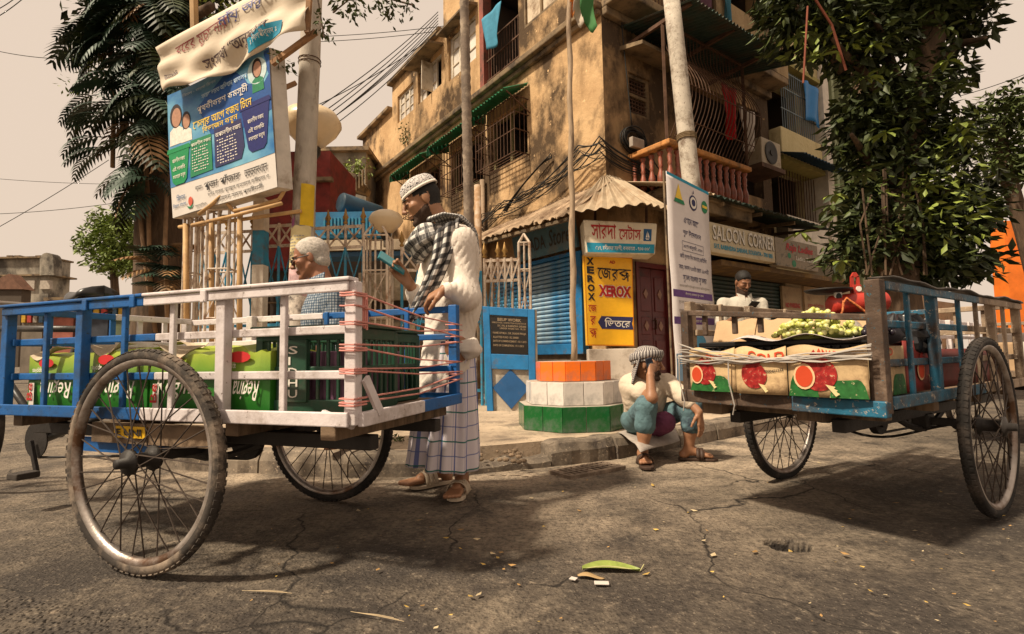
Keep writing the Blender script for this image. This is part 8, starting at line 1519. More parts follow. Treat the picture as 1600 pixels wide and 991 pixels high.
    mb.tube([H_.p(0.108, -0.01, 0.0), H_.p(0.112, 0, 0.003), H_.p(0.108, 0.01, 0.0)], 0.003, 6); gl = mb.build('spectacles', g, t)
    for y in (-1, 1): mb = MB(); mb.add([H_.p(0.1055, 0.031 * y + 0.022 * math.cos(a), -0.002 + 0.016 * math.sin(a)) for a in np.linspace(0, 2 * PI, 15)[:-1]], [tuple(range(14))]); mb.build('lens', flat('tinted lens', (0.03, 0.022, 0.02), 0.1, spec=0.6), gl)
    F = Field(*bbox([ch, pv, sl_, sr, el, er], 0.2), 0.0075); F.ell(ch, (0.15, 0.19, 0.20), R, 0.05); F.cone(ch - Z * 0.05, pv - Z * 0.06, 0.155, 0.165, 0.06); F.cone(sl_, sr, 0.078, 0.078, 0.05); F.cone(sl_, el, 0.080, 0.068, 0.03); F.cone(sr, er, 0.078, 0.068, 0.03); F.cone(el, mid(el, wl, 0.85), 0.066, 0.05, 0.02); F.cone(er, mid(er, wr, 0.6), 0.066, 0.055, 0.02); F.ripple(lambda P: wrinkles(P, 0.005, 95) + wrinkles(P, 0.002, 200)); F.plane(pv - Z * 0.12, (0, 0, -1)); F.ell(nk + f * 0.06 + Z * 0.05, (0.07, 0.06, 0.07), R, 0.01, True)
    pm = plaid('blue grey gingham', (0.34, 0.37, 0.40), [(0, 58, 0.42, (0.02, 0.055, 0.10), 0.0, 0.7), (2, 58, 0.42, (0.02, 0.05, 0.095), 0.0, 0.7), (1, 58, 0.42, (0.02, 0.05, 0.095), 0.3, 0.45)], uv=False, bump=0.3); sh = F.build('shirt', pm, t)
    for s in (-1, 1): mb = MB(); c = nk + f * 0.05 + Z * 0.0; mb.grid(lambda u, v: c + l * (0.03 + 0.065 * u) * s - f * (0.10 * u - 0.03) + Z * (0.035 * u + 0.012 - 0.055 * v) + (l * s * 0.02 - f * 0.0) * v, 6, 3); mb.build('collar', pm, sh, thick=0.008, smooth=True)
    F = Field(*bbox([pv, al, ar, ka, kb], 0.16), 0.009); F.ell(pv, (0.14, 0.18, 0.13), R, 0.04); limb(F, pv + l * 0.08, ka, al + Z * 0.04, 0.105, 0.085, 0.085); limb(F, pv - l * 0.08, kb, ar + Z * 0.05, 0.105, 0.085, 0.085); F.ripple(lambda P: wrinkles(P, 0.007, 90)); F.build('trousers', mat('cream loose trousers', (0.58, 0.48, 0.36), 0.9, var=0.12, bump=0.3, rnd=0), t)
    br = flat('dark blue grey sandal', (0.04, 0.04, 0.045), 0.6); sandal(t, al, tl, br, br, 0.02, 2); sandal(t, ar, tr, br, br, 0.02, 2)
old_man()
# ================================================================ buildings along the right street
def right_street():
    cy = plaster('cream yellow wash', (0.62, 0.52, 0.30), (0.24, 0.18, 0.09), (0.52, 0.42, 0.22), 0.25); o0 = -0.25
    t = thing('cream_building', 'cream and yellow apartment house beyond the stained corner building', 'building', RP(6.5, PZ, o0))
    def bx(nm, m, t0, t1, z0, z1, a, b, p=t, bev=0.0): q = MB(); q.box((RP(t0, z0, a) + RP(t1, z1, b)) / 2, (t1 - t0, abs(b - a), z1 - z0), ax=(DR, NR, Z)); return q.build(nm, m, p, bev=bev)
    holes = [(5.45, 7.1, 5.75, 7.15), (5.45, 7.3, 3.75, 5.0), (5.45, 7.1, 8.2, 9.4)]
    q = MB(); facade(q, lambda a, z, o=0: RP(a, z, o + o0), 5.27, 7.5, PZ - 0.1, 13, holes); q.build('wall', cy, t); q = MB()
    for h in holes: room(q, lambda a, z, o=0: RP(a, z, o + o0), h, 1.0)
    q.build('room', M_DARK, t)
    for z0, z1 in ((5.05, 5.72), (7.35, 8.15), (9.5, 10.3)):
        bx('balcony_wall', cy, 5.3, 7.25, z0, z1, o0 + 0.003, 0.25, bev=0.02); bx('balcony_soffit', mat('olive band', (0.28, 0.24, 0.08), 0.8), 5.28, 7.27, z0 - 0.1, z0 - 0.002, o0 + 0.003, 0.28)
    bx('corner_pilaster', mat('white pilaster', (0.58, 0.52, 0.44), 0.8, var=0.15), 7.3, 7.62, PZ, 13, o0 + 0.004, 0.32)
    for i in range(16): q = MB(); a = 5.5 + i * 0.1; q.cyl(RP(a, 5.72, 0.2), RP(a, 7.15, 0.2), 0.010, 5); q.build('grille_bar', mat('blue grey grille', (0.16, 0.20, 0.22), 0.6), t)
    for z in (6.2, 6.7, 7.1): q = MB(); q.beam(RP(5.45, z, 0.2), RP(7.1, z, 0.2), 0.02, 0.02); q.build('grille_rail', mat('blue grey grille', (0.16, 0.2, 0.22)), t)
    q = MB(); corr(q, RP(5.2, 5.2, 0.0), RP(7.6, 5.2, 0.0), RP(7.6, 4.92, 0.75), RP(5.2, 4.92, 0.75), 16, 0.02); q.build('blue_awning', mat('dark blue tin', (0.02, 0.05, 0.09), 0.6, var=0.3), t, thick=0.006)
    bx('low_wall', mat('whitewashed low wall', (0.60, 0.54, 0.46), 0.85, var=0.15), 5.35, 7.3, 2.95, 3.72, 0.0, 0.25)
    for i in range(14): bx('window_bar', M_IRON, 5.5 + i * 0.13, 5.515 + i * 0.13, 3.75, 4.9, 0.02, 0.035)
    # green lattice screen
    g = thing('green_screen', 'pale green pierced screen wall rising between cream building and tree', 'screen', RP(8.4, PZ, 0)); M_LG = mat('pale green cement', (0.30, 0.34, 0.20), 0.8, var=0.2, dirt=(0.16, 0.17, 0.10), dirt_amt=0.4)
    for a in (7.75, 8.35, 8.95, 9.5): bx('mullion', M_LG, a, a + 0.14, PZ, 13, -0.2, 0.1, g)
    for i in range(3):
        for j in range(60): bx('lattice_slat', mat('sandy lattice', (0.46, 0.38, 0.24), 0.85, var=0.2), 7.89 + i * 0.6, 8.35 + i * 0.6, 2.4 + j * 0.17, 2.52 + j * 0.17, -0.16, -0.10, g)
    bx('back', M_DARK, 7.7, 9.64, PZ, 13, -0.5, -0.22, g)
    q = thing('blue_tarpaulin', 'bright blue tarpaulin hanging on the cream building window', 'tarpaulin', RP(6.9, 6.2, 0.3)); mb = MB(); mb.grid(lambda u, v: RP(6.45 + 0.75 * u, 7.1 - 0.95 * v + 0.04 * math.sin(u * 4), 0.26 + 0.03 * math.sin(u * 9 + v * 3)), 12, 8); mb.build('cloth', flat('blue tarpaulin film', (0.01, 0.16, 0.42), 0.5), q, smooth=True, thick=0.004)
    # air conditioner on the end of the stained building
    a = rq(1196, 262, 0.5); t = thing('outdoor_unit', 'cream air conditioner outdoor unit bracketed beside the red balusters', 'air conditioner', RP(a[0], a[1], 0.4)); z = a[1]; c = a[0]
    bx('casing', mat('cream unit casing', (0.45, 0.37, 0.26), 0.6, var=0.15, dirt=(0.2, 0.14, 0.09), dirt_amt=0.4), c - 0.3, c + 0.45, z, z + 0.55, 0.3, 0.6, t, 0.02); bx('bracket', M_IRON, c - 0.4, c + 0.5, z - 0.09, z - 0.003, 0.0, 0.65, t)
    mb = MB(); mb.lathe([(0.23, 0), (0.235, 0.015), (0.20, 0.02), (0.06, 0.012), (0.055, 0.03), (0, 0.03)], RP(c + 0.05, z + 0.28, 0.602), 22, (DR, Z, NR)); mb.build('fan_grille', flat('black fan guard', (0.03, 0.026, 0.022)), t)
    # houses further along
    M_ = plaster('pinkish old wash', (0.50, 0.36, 0.25), (0.2, 0.14, 0.1), (0.42, 0.3, 0.2), 0.4)
    t = thing('pink_house', 'pinkish plastered house behind the big tree on the right', 'building', RP(13, PZ, -0.5)); bx('wall', M_, 9.9, 17, PZ, 9.5, -6, -0.5, t); bx('roof_slab', M_TRIM, 9.8, 17.2, 9.5, 9.7, -6.2, -0.2, t)
    for i in range(5):
        for z in (3.6, 6.5): bx('window', M_DARK, 10.4 + i * 1.3, 11.1 + i * 1.3, z, z + 1.4, -0.55, -0.47, t); bx('window_hood', M_TRIM, 10.3 + i * 1.3, 11.2 + i * 1.3, z + 1.45, z + 1.53, -0.5, -0.1, t)
    bx('compound_wall', mat('buff compound wall', (0.40, 0.31, 0.20), 0.9, var=0.2, dirt=(0.18, 0.13, 0.08), dirt_amt=0.4), 5.4, 17, PZ, 2.3, -0.45, 0.1, t)
    t = thing('orange_arch', 'bright orange festival arch at the right edge', 'arch', D(1590, 540, 16)); og = mat('orange cloth', (0.72, 0.17, 0.02), 0.7, var=0.25, scale=2)
    for x0, x1, y0, y1 in ((1574, 1590, 400, 560), (1640, 1656, 400, 560)): a, b = D(x0, y1, 16), D(x1, y0, 16); mb = MB(); mb.box(((a.x + b.x) / 2, 16, (b.z) / 2), (b.x - a.x, 0.5, b.z)); mb.build('pillar', og, t)
    mb = MB(); mb.prism([D(1570, 402, 16), D(1570, 345, 16), D(1583, 345, 16), D(1596, 372, 16), D(1625, 385, 16), D(1660, 372, 16), D(1660, 402, 16)], V((0, 0.5, 0))); mb.build('arch_top', og, t)
right_street()
# ================================================================ leaves and trees
def leafmat(name, c, var=0.6, sc=3.5): 
    m = mat(name, c, 0.55, var=var, scale=sc, bump=0.0, rnd=0.2, spec=0.35); b = m.node_tree.nodes['Principled BSDF']; b.inputs['Subsurface Weight'].default_value = 0.0; return m
L_DK = leafmat('dark glossy foliage', (0.034, 0.046, 0.013)); L_MD = leafmat('olive foliage', (0.065, 0.085, 0.020)); L_LT = leafmat('light green foliage', (0.16, 0.20, 0.035)); L_FR = leafmat('blue green fronds', (0.022, 0.045, 0.026)); L_BR = leafmat('dry brown fronds', (0.20, 0.11, 0.045))  # leaf colours from dark to light green, each one base tone
M_BARK = mat('dark ridged bark', (0.085, 0.055, 0.035), 0.95, var=0.4, scale=4, bump=0.9, bscale=14, stretch=(3, 3, 0.5), dirt=(0.16, 0.10, 0.06), dirt_amt=0.4)
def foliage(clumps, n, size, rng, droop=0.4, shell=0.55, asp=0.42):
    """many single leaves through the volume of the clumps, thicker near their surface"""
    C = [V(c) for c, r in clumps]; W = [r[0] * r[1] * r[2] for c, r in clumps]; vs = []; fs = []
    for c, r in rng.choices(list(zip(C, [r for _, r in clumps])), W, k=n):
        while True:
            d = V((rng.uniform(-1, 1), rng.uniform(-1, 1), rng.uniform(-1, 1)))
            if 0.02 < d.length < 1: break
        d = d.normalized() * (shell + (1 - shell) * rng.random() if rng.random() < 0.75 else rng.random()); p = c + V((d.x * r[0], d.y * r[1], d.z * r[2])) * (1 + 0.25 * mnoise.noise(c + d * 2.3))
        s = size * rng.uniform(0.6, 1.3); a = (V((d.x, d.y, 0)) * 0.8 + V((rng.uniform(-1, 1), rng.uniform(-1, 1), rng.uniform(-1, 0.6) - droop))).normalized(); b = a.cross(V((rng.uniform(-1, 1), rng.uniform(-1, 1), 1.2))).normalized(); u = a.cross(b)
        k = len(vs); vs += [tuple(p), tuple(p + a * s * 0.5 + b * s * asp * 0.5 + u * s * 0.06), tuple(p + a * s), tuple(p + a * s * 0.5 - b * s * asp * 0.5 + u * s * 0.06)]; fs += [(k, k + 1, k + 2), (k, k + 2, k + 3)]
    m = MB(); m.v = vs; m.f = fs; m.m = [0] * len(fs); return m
def limb_tube(pts, r0, r1, n=9, wob=0.04, sub=6):
    P = []; pts = [V(p) for p in pts]
    for a, b in zip(pts, pts[1:]): P += [a + (b - a) * (i / sub) + V((mnoise.noise((a + (b - a) * (i / sub)) * 1.7), mnoise.noise((b - (b - a) * (i / sub)) * 1.3), 0)) * wob for i in range(sub)]
    P.append(pts[-1]); k = len(P); m = MB(); m.tube(P, [r0 + (r1 - r0) * i / (k - 1) for i in range(k)], n); return m
def frond_mesh(name, L, n, m, w_=0.42, droop=0.9):
    mb = MB(); P = lambda u: V((L * u * (1 - 0.18 * droop * u), 0, L * (0.22 * u - 0.60 * droop * u * u))); mb.tube([P(i / 8) for i in range(9)], [0.008 - 0.0007 * i for i in range(9)], 4)
    for i in range(n):
        u = 0.16 + 0.84 * i / (n - 1); p = P(u); d = (P(min(1, u + 0.02)) - P(u - 0.02)).normalized(); ll = L * w_ * math.sin(PI * min(0.97, 0.22 + 0.72 * u)) ** 0.7
        for s in (-1, 1):
            o = (V((0, s, 0)) * 0.85 + d * 0.55).normalized(); wd = L / n * 0.42; a = p + o * ll * 0.5 - Z * 0.04 * ll; b = p + o * ll - Z * 0.34 * ll; mb.add([p - d * wd * 0.5, a - d * wd, b, a + d * wd, p + d * wd * 0.5], [(0, 1, 3, 4), (1, 2, 3)])
    return mb.mesh(name, m)
def left_tree():
    Y = 8.0; r = random.Random(21); base = V((D(244, 540, Y).x, Y, 0.1)); t = thing('overgrown_tree', 'tall dark tree hung with big split fronds left of the billboard', 'tree', base)
    limb_tube([base, D(250, 440, Y), D(246, 300, Y), D(240, 150, Y), D(238, -60, Y), D(250, -260, Y)], 0.36, 0.22, 14, 0.06).build('trunk', M_BARK, t, smooth=True)
    for a, b, c in (((215, 300), (228, 420), (243, 520)), ((225, 210), (232, 330), (236, 500)), ((262, 250), (258, 380), (262, 520)), ((172, 75), (178, 160), (176, 262))): q = MB(); q.tube([D(*p, Y - 0.38) for p in (a, b, c)], 0.03, 6); q.build('aerial_root', mat('pale root', (0.26, 0.16, 0.09), 0.9, var=0.3), t, smooth=True)
    for i, (p, q_) in enumerate((((240, 60), (140, -60)), ((242, 100), (330, 10)), ((238, 40), (520, -120)))): limb_tube([D(*p, Y), mid(D(*p, Y), D(*q_, Y - 1), 0.5) + Z * 0.2, D(*q_, Y - 1.2)], 0.13, 0.06).build('branch', M_BARK, t, smooth=True)
    W = lambda x, y, rx, ry, Y_=Y: (D(x, y, Y_), (rx / 820 * Y_, 0.75 * rx / 820 * Y_ + 0.15, ry / 820 * Y_))
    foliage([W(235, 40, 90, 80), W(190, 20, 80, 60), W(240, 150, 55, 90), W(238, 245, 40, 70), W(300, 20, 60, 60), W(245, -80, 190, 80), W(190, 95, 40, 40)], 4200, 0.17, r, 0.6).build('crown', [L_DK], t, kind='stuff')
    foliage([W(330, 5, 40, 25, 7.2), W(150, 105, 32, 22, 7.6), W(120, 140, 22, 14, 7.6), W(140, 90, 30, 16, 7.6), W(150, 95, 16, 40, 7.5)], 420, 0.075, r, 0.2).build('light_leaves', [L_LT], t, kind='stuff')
    fm = [frond_mesh('frond', 0.85, 10, L_FR), frond_mesh('frond', 0.65, 9, L_FR, 0.5), frond_mesh('frond', 0.75, 9, L_DK, 0.45, 1.2), frond_mesh('frond', 0.7, 9, L_BR, 0.42, 1.3)]; k = 0
    for (x, y, sx, sy, n) in ((230, 20, 60, 35, 50), (180, 40, 50, 35, 26), (240, 120, 40, 55, 34), (235, 200, 28, 45, 22), (235, 275, 22, 40, 14), (290, 30, 40, 30, 16), (130, 165, 12, 12, 3), (150, 215, 10, 25, 4)):
        for i in range(n):
            px, py = x + r.gauss(0, 0.5) * sx, y + r.gauss(0, 0.55) * sy; side = (px - 240) / 60; o = link('frond', fm[3] if r.random() < 0.10 else fm[r.randrange(3)], t); o.location = D(px - 12 * side, py, Y - 0.30 - 0.45 * r.random()) - t.location; az = math.atan2(-0.75 + 0.8 * r.random(), side + r.uniform(-0.8, 0.8)); o.rotation_euler = (r.uniform(-0.3, 0.3), r.uniform(-0.1, 0.5), az); sc = r.uniform(0.7, 1.15); o.scale = (sc, sc, sc)
    for i in range(18): o = link('frond', fm[1] if i % 3 else fm[3], t); o.location = D(262 + r.uniform(-22, 22), 440 + r.uniform(-40, 20), Y - 0.6) - t.location; o.rotation_euler = (0, r.uniform(-0.9, -0.3), r.uniform(-2.6, -0.5)); o.scale = (0.8,) * 3
    # sprays of small leaves at the ends of a long branch over the street
    foliage([W(545, 4, 30, 12, 5.0), W(610, 8, 30, 12, 5.0), W(505, 42, 14, 18, 5.0), W(640, 2, 16, 8, 5.0), W(440, 95, 12, 14, 5.4)], 330, 0.07, r, 0.3).build('leaf_sprays', [L_MD], t, kind='stuff')
    for a, b, c in (((490, -40), (545, 0), (520, 20)), ((545, 0), (600, -4), (645, 8)), ((490, -40), (500, 20), (506, 58))): q = MB(); q.tube([D(*p, 5.0) for p in (a, b, c)], 0.009, 5); q.build('twig', M_BARK, t)
left_tree()
def right_tree():
    Y = 7.3; r = random.Random(5); base = V((D(1408, 540, Y).x, Y, PZ)); t = thing('broadleaf_tree', 'big dark broad leaved tree above the fruit cart', 'tree', base)
    limb_tube([base, D(1402, 430, Y), D(1392, 320, Y), D(1420, 200, Y), D(1452, 60, Y), D(1448, -120, Y)], 0.30, 0.15, 12, 0.06).build('trunk', M_BARK, t, smooth=True)
    for p, q_ in (((1395, 320), (1330, 210)), ((1415, 210), (1300, 60)), ((1440, 110), (1540, 60)), ((1395, 330), (1500, 300)), ((1425, 180), (1360, 20)), ((1395, 300), (1480, 380)), ((1320, 110), (1245, 10))): limb_tube([D(*p, Y), mid(D(*p, Y), D(*q_, Y), 0.55) + Z * 0.12, D(*q_, Y - 0.4)], 0.09, 0.025).build('branch', M_BARK, t, smooth=True)
    for i in range(9): q = MB(); x = 1345 + i * 12; q.tube([D(x + r.uniform(-10, 10), 250 + r.uniform(0, 60), Y - 0.4), D(x + r.uniform(-14, 14), 350, Y - 0.45), D(x + r.uniform(-20, 20), 430, Y - 0.45)], 0.012, 5); q.build('hanging_root', M_BARK, t)
    W = lambda x, y, rx, ry, dy=0.0: (D(x, y, Y + dy), (rx / 820 * Y, 0.75 * rx / 820 * Y + 0.15, ry / 820 * Y))
    cl = [W(1265, 40, 75, 48), W(1350, 60, 75, 65), W(1240, 0, 60, 40), W(1390, 170, 75, 75), W(1345, 200, 50, 60), W(1440, 10, 90, 50), W(1510, 30, 45, 45), W(1475, 110, 40, 45), W(1400, 270, 70, 60), W(1470, 215, 60, 50), W(1520, 300, 40, 55), W(1340, 320, 40, 55), W(1390, 370, 80, 60), W(1480, 340, 70, 60), W(1500, 410, 55, 35), W(1325, 400, 40, 35), W(1450, 410, 70, 35), W(1400, -90, 220, 70)]
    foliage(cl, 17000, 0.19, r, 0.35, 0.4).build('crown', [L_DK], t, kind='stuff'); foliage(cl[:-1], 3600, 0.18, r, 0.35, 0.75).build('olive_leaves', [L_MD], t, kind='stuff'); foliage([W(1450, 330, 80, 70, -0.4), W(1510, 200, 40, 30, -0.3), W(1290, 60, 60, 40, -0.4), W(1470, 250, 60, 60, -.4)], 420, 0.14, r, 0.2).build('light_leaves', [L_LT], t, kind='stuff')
    # rosettes of larger leaves on the near side, leaf by leaf
    lf = []
    for k, m in enumerate((L_MD, L_LT, L_DK, leafmat('orange old leaf', (0.34, 0.10, 0.02)))): q = MB(); q.add([(0, 0, 0), (0.09, 0.042, 0.02), (0.19, 0.036, 0.012), (0.25, 0, -0.02), (0.19, -0.036, 0.012), (0.09, -0.042, 0.02), (0.12, 0, 0.0)], [(0, 1, 6), (1, 2, 6), (2, 3, 6), (3, 4, 6), (4, 5, 6), (5, 0, 6)]); lf.append(q.mesh('leaf', m))
    for i in range(38):
        px, py = r.uniform(1250, 1520), r.uniform(30, 410)
        if px < 1330 and 110 < py < 300: continue
        c = D(px, py, Y - 0.62 - 0.35 * r.random()); mi = 3 if i in (7, 19) else r.choice((0, 0, 1, 2))
        for j in range(7): o = link('leaf', lf[mi], t); o.location = c - t.location; o.rotation_euler = (0, r.uniform(-0.2, 0.8), 2 * PI * j / 7 + r.uniform(-0.3, 0.3)); s = r.uniform(0.55, 0.95); o.scale = (s, s, s)
    q = MB(); q.tube([D(1262, -20, 6.4), D(1300, 40, 6.5), D(1322, 110, 6.6)], 0.016, 6); q.tube([D(1262, 10, 6.4), D(1258, 80, 6.4), D(1255, 130, 6.4)], 0.012, 6); q.build('red_stem', mat('reddish stem', (0.24, 0.07, 0.04), 0.8), t)
    # farther trees
    for nm, lab, Y2, cl2, n, s, m, tr in (('leafy_tree', 'leafy green tree at the far right edge', 12.0, ((1560, 190, 50, 55), (1590, 160, 40, 40), (1600, 240, 50, 60), (1570, 260, 45, 40)), 2600, 0.20, L_MD, (1660, 540)), ('round_tree', 'light green round tree far down the left street', 24.0, ((170, 350, 32, 30), (150, 378, 30, 25), (195, 372, 35, 38), (205, 335, 26, 20), (180, 408, 40, 26), (130, 382, 16, 12), (215, 410, 25, 30)), 5200, 0.26, leafmat('fresh green foliage', (0.17, 0.23, 0.045), 0.5, 0.7), (188, 560))):
        b = D(*tr, Y2); b.z = 0; q = thing(nm, lab, 'tree', b); limb_tube([b, D(cl2[0][0] + 8, cl2[0][1] + 60, Y2), D(cl2[0][0] + 5, cl2[0][1], Y2)], 0.22, 0.08).build('trunk', M_BARK, q, smooth=True); foliage([(D(x, y, Y2), (a / 820 * Y2, a / 820 * Y2, c / 820 * Y2)) for x, y, a, c in cl2], n, s, r, 0.2, 0.35).build('crown', [m], q, kind='stuff')
right_tree()
def palm():
    Y = 7.0; b = D(738, 560, Y); b.z = PZ; t = thing('palm_trunk', 'slender ringed grey palm trunk in front of the ochre facade', 'palm', b); top = D(724, -60, Y); q = MB(); N = 90; q.tube([b + (top - b) * (i / N) for i in range(N + 1)], [0.072 + (0.007 if i % 2 else -0.002) - 0.012 * i / N for i in range(N + 1)], 12); q.build('trunk', mat('ringed palm bark', (0.17, 0.13, 0.10), 0.9, var=0.35, scale=6, bump=0.4, dirt=(0.34, 0.27, 0.2), dirt_amt=0.4, dscale=7), t, smooth=True)
    a = D(749, 560, 7.3); a.z = PZ; q = MB(); q.tube([a, D(748, 400, 7.3), D(746, 290, 7.4)], 0.05, 10); o = one(q, 'drain_pipe', 'rust stained pipe standing beside the palm trunk', 'pipe', mat('rust stained pipe', (0.40, 0.24, 0.13), 0.8, var=0.35, dirt=(0.5, 0.42, 0.33), dirt_amt=0.5, dscale=6), smooth=True)
palm()
# ================================================================ cables, washing, litter
def cables():
    r = random.Random(9); m = flat('black cable', (0.02, 0.018, 0.016), 0.6)
    def wire(pts, rad_, sag=0.0, n=14, name='overhead_cable', label='thin black cable strung overhead against the pale sky', grp='overhead cables'):
        P = []
        for a, b in zip(pts, pts[1:]): P += [a + (b - a) * (i / n) - Z * sag * 4 * (i / n) * (1 - i / n) for i in range(n)]
        P.append(pts[-1]); q = MB(); q.tube(P, rad_, 5); one(q, name, label, 'cable', m, grp, smooth=True)
    for i, (x, y) in enumerate(((482, 178), (490, 186), (500, 188), (505, 196), (512, 190), (520, 184), (530, 190), (484, 170))): wire([LP(5.6, 9.6 - 0.08 * i, 0.1), D(x, y, 9.0 + 0.3 * i)], 0.010, 0.12)
    for a, b, Y in (((-20, 35), (45, -10), 10), ((-20, 22), (35, -12), 10), ((-20, 76), (95, 92), 12), ((-20, 365), (170, 250), 14), ((-20, 335), (175, 318), 15), ((-20, 278), (190, 288), 18), ((480, 58), (700, 40), 14), ((480, 66), (690, 48), 14), ((1500, 150), (1640, 100), 12)): wire([D(*a, Y), D(*b, Y)], 0.009, 0.05)
    # bundle looping over the tin roof
    for i in range(12):
        z = 3.62 + 0.022 * i + r.uniform(-0.02, 0.02); o = 0.10 + 0.04 * (i % 4); wire([LP(4.0, 3.35 + 0.02 * i, o), LP(3.0 + r.uniform(-0.5, 0.5), 3.60 + r.uniform(0, 0.3), o + 0.05), LP(1.6 + r.uniform(-0.6, 0.5), 3.62 + r.uniform(0, 0.4), o + 0.1), LP(0.35 + r.uniform(-0.15, 0.3), 3.8 + r.uniform(0, 0.4), o + 0.08), LP(-0.08, 3.9 + 0.03 * i, o), RP(0.7, 3.75 + 0.02 * i, 0.12), RP(1.7, 3.66, 0.15)], r.uniform(0.006, 0.013), r.uniform(0.02, 0.10), 8, 'roof_cable', 'black cable in the tangle looped over the tin roof', 'cable tangle over the tin roof')
    for i in range(6): wire([LP(2.55, 3.62, 0.2 + 0.02 * i), LP(1.9 - 0.12 * i, 4.15 + 0.05 * i, 0.1), LP(1.3, 4.35, 0.05)], 0.008, -0.05, 8, 'roof_cable', 'black cable in the tangle looped over the tin roof', 'cable tangle over the tin roof')
    c = RP(0.62, 4.35, 0.08); t = thing('cable_coil', 'coil of black cable with pale junction box on the shaded wall', 'cable coil', c)
    for i in range(11): q = MB(); a0 = r.uniform(0, 6); R_ = 0.24 + r.uniform(-0.05, 0.04); q.tube([c + DR * (R_ * 1.05 * math.cos(a) + 0.02 * math.sin(3 * a + a0)) + Z * (R_ * 0.8 * math.sin(a) + 0.02 * math.cos(2 * a + a0)) + NR * (0.012 * i * 0.6 - 0.03) for a in np.linspace(0, 2 * PI, 24)[:-1]], 0.011, 5, closed=True); q.build('loop', m, t, smooth=True)
    q = MB(); q.box(c + DR * -0.05 - Z * 0.10 + NR * 0.10, (0.30, 0.08, 0.17), ax=(DR, NR, Z)); q.build('junction_box', mat('pale junction box', (0.36, 0.30, 0.25), 0.6), t, bev=0.012)
    wire([RP(0.35, 9.0, 0.05), RP(0.42, 6.2, 0.08), RP(0.6, 4.6, 0.06)], 0.012, 0.0, 10, 'wall_cable', 'black cable running down the shaded wall to the coil', None); wire([RP(0.9, 4.4, 0.08), RP(1.35, 3.9, 0.12), RP(1.1, 3.6, 0.1)], 0.012, 0.1, 10, 'wall_cable', 'black cable looping from the coil down to the tin roof', None)
    # washing
    for lab, fp, t0, t1, z0, z1, o, c in (('blue cloth hung out over the upper window bars', LP, 2.55, 3.3, 7.2, 8.05, 0.25, (0.05, 0.22, 0.33)), ('red cloth hanging behind the balcony cage', RP, 2.55, 3.05, 4.7, 5.75, 0.55, (0.42, 0.012, 0.015)), ('white cloth hanging behind the balcony cage', RP, 3.1, 3.7, 4.6, 5.45, 0.55, (0.55, 0.48, 0.42)), ('dark patterned cloth on the upper balcony', RP, 1.9, 2.5, 6.7, 7.9, 0.52, (0.10, 0.04, 0.06)), ('teal bag hanging on the upper balcony rail', RP, 2.75, 3.0, 7.0, 7.65, 0.56, (0.04, 0.14, 0.19))):
        q = MB(); q.grid(lambda u, v: fp(t0 + (t1 - t0) * (u * (0.75 + 0.25 * (1 - v)) + 0.12 * v), z1 + (z0 - z1) * v * (0.8 + 0.2 * math.sin(3 * u)), o + 0.05 * math.sin(u * 9 + v * 2) * (0.3 + v)), 16, 12); one(q, 'hung_cloth', lab, 'cloth', flat('cloth ' + lab[:12], c, 0.85, var=0.2), 'washing on the corner building', smooth=True, thick=0.006)
    q = foliage([(LP(7.6, 6.9, 0.06), (0.12, 0.1, 0.55)), (LP(7.9, 7.2, 0.06), (0.1, 0.1, 0.4))], 160, 0.09, r); one(q, 'wall_creeper', 'green creeper growing on the ledge of the ochre facade', 'plant', L_MD, kind='stuff')
    q = foliage([(D(560, 262, 14), (0.4, 0.3, 0.35)), (D(548, 274, 14), (0.3, 0.3, 0.2))], 260, 0.14, r); one(q, 'roof_plant', 'light green plant on the roof edge behind the drum', 'plant', L_LT, kind='stuff')
    q = foliage([(G(605, 686, PZ), (0.09, 0.05, 0.03)), (G(625, 690, PZ), (0.07, 0.05, 0.03))], 120, 0.035, r, -0.6); one(q, 'grass_tuft', 'tuft of green weeds on the pavement behind the far wheel', 'grass', L_MD, kind='stuff')
cables()
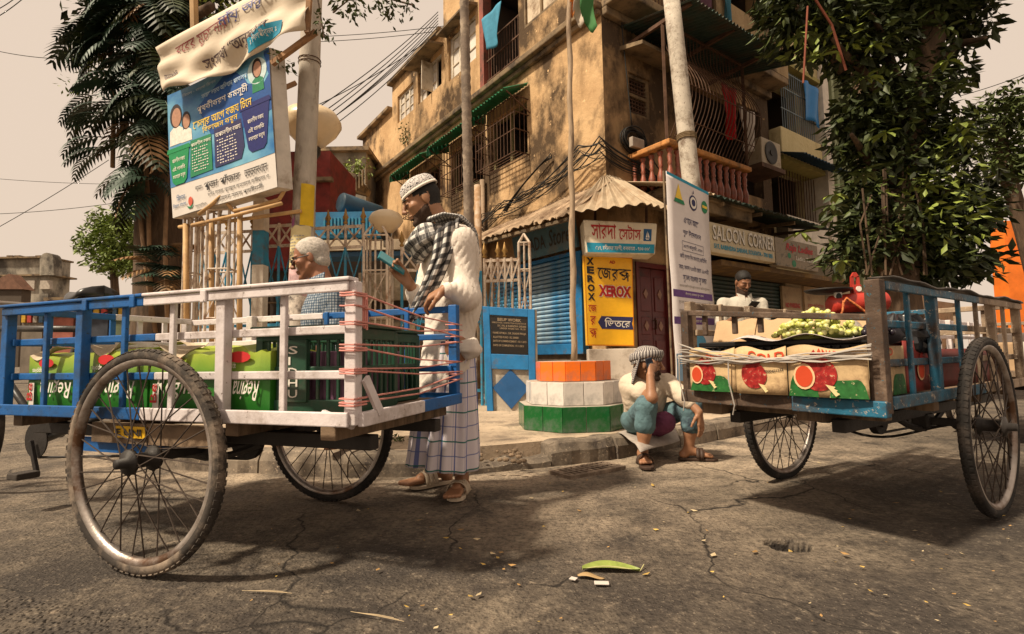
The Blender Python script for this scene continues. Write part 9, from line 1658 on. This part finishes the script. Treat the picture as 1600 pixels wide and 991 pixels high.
def litter():
    r = random.Random(4); ms = []
    for k, c in enumerate(((0.50, 0.33, 0.09), (0.46, 0.36, 0.22), (0.36, 0.21, 0.08))): q = MB(); q.add([(-0.5, 0, 0.08), (-0.1, 0.28, 0.02), (0.5, 0.05, 0.14), (0.05, -0.26, 0.03)], [(0, 1, 2), (0, 2, 3)]); ms.append(q.mesh('fallen_leaf', flat('dry leaf %d' % k, c, 0.8, rnd=0.25)))
    P = [(697, 843), (770, 868), (783, 866), (778, 874), (745, 845), (590, 893), (735, 935), (748, 932), (800, 886), (1025, 830), (1115, 870), (1180, 865), (1075, 803), (1085, 800), (1400, 788), (1470, 770), (1482, 790), (1548, 805), (1565, 808), (1430, 832), (1320, 868), (1250, 735), (1280, 725), (905, 800), (850, 825), (830, 780), (720, 830), (655, 815), (560, 800), (480, 812), (1020, 760), (870, 745), (800, 760), (1010, 900), (1180, 780)] + [(r.uniform(380, 1590), r.uniform(715, 985)) for _ in range(110)]
    for i, (x, y) in enumerate(P):
        g = G(x, y); o = bpy.data.objects.new('fallen_leaf', ms[i % 3]); COL.objects.link(o); o.location = g + Z * 0.006; s = r.uniform(0.018, 0.042) if i < 35 else r.uniform(0.007, 0.022); o.scale = (s, s, s * 0.6); o.rotation_euler = (r.uniform(-0.2, 0.2), r.uniform(-0.2, 0.2), r.uniform(0, 6.3)); tag(o, 'small dry leaf scrap lying on the asphalt', 'leaf', 'dry leaf scraps on the road')
    for i in range(4): g = HOLE + V((r.uniform(-0.05, 0.05), r.uniform(-0.02, 0.03), -0.035)); o = bpy.data.objects.new('fallen_leaf', ms[0]); COL.objects.link(o); o.location = g; o.scale = (0.03, 0.03, 0.02); o.rotation_euler = (0, 0, r.uniform(0, 6)); tag(o, 'yellow leaf lying in the pothole', 'leaf', 'yellow leaves in the pothole')
    c = G(950, 893); gl = flat('green leaf blade', (0.22, 0.27, 0.06), 0.5, var=0.25, scale=40); t = thing('green_leaf', 'large green leaf lying on the road in front', 'leaf', c + Z * 0.006)
    def lf(u, v): w_ = 0.032 * math.sin(PI * min(1, 0.06 + u * 0.93)) ** 0.7; return c + V((-0.085 + 0.19 * u, (v - 0.5) * 2 * w_ + 0.012 * math.sin(u * 4), 0.003 + 0.010 * abs(v - 0.5) * 2 + 0.007 * math.sin(u * 3.0 + 0.4)))
    q = MB(); q.grid(lf, 18, 6); q.build('blade', gl, t, smooth=True); q = MB(); q.tube([lf(u, 0.5) + Z * 0.002 for u in np.linspace(0, 1, 9)] + [c + V((0.125, 0.02, 0.012))], 0.002, 5); q.build('midrib', flat('pale midrib', (0.45, 0.42, 0.2)), t)
    q = MB(); c2 = G(922, 903); q.grid(lambda u, v: c2 + V((-0.04 + 0.085 * u, (v - 0.5) * 0.034 * math.sin(PI * (0.1 + 0.85 * u)) - 0.012 * u, 0.008 + 0.006 * math.sin(u * 5))), 10, 4); one(q, 'tan_leaf', 'curled tan leaf under the large green leaf', 'leaf', flat('tan leaf blade', (0.40, 0.27, 0.13), 0.7), smooth=True, thick=0.0015)
    for lab, x, y, w_, d, rz in (('small white paper scrap beside the green leaf', 940, 915, 0.045, 0.024, -0.1), ('narrow white paper scrap left of the green leaf', 896, 908, 0.02, 0.022, 1.0)): q = MB(); g = G(x, y); q.box(g + Z * 0.008, (w_, d, 0.002), rz); one(q, 'paper_scrap', lab, 'paper', flat('white paper scrap', (0.55, 0.49, 0.44), 0.9))
    for lab, a, b in (('dry straw stalk on the road near the left wheel', (378, 925), (457, 928)), ('dry frayed stalk lying at the bottom edge of the road', (548, 958), (632, 972))):
        A, B = G(*a), G(*b); q = MB()
        for k in range(3): q.tube([A + (B - A) * 0.12 * k + V((0, 0.001 * k, 0.004)), mid(A, B) + V((0, 0.004 * (k - 1), 0.006)), B - (B - A) * 0.1 * k + V((0, 0.005 * (k - 1), 0.004))], 0.0009, 4)
        one(q, 'straw_stalk', lab, 'straw', flat('dry straw', (0.34, 0.25, 0.14)))
    # rubble where the kerb is broken, stray bricks near the far wheel
    for i in range(26): x, y = 790 + r.uniform(-40, 30), 712 + r.uniform(-12, 14); g = G(x, y, 0.10); q = MB(); s = r.uniform(0.008, 0.024); q.ell(g, (s, s * r.uniform(0.6, 1), s * 0.6), 7, 5); one(q, 'rubble', 'small lump of rubble at the broken stretch of kerb', 'rubble', mat('rubble earth', (0.20, 0.14, 0.09), 0.95, rnd=0.3, var=0.3), 'rubble on the broken kerb')
    for lab, x, y, w_ in (('reddish broken brick leaning at the kerb behind the left cart', 375, 716, 0.24), ('pale chipped brick beside the reddish brick', 328, 706, 0.20)): g = G(x, y + 10); q = MB(); q.box(g + Z * 0.07, (w_, 0.12, 0.14), 0.2); one(q, 'brick', lab, 'brick', mat('weathered brick', (0.30, 0.15, 0.09), 0.9, var=0.35, bump=0.5, dirt=(0.4, 0.32, 0.25), dirt_amt=0.4, dscale=9), bev=0.012)
litter()
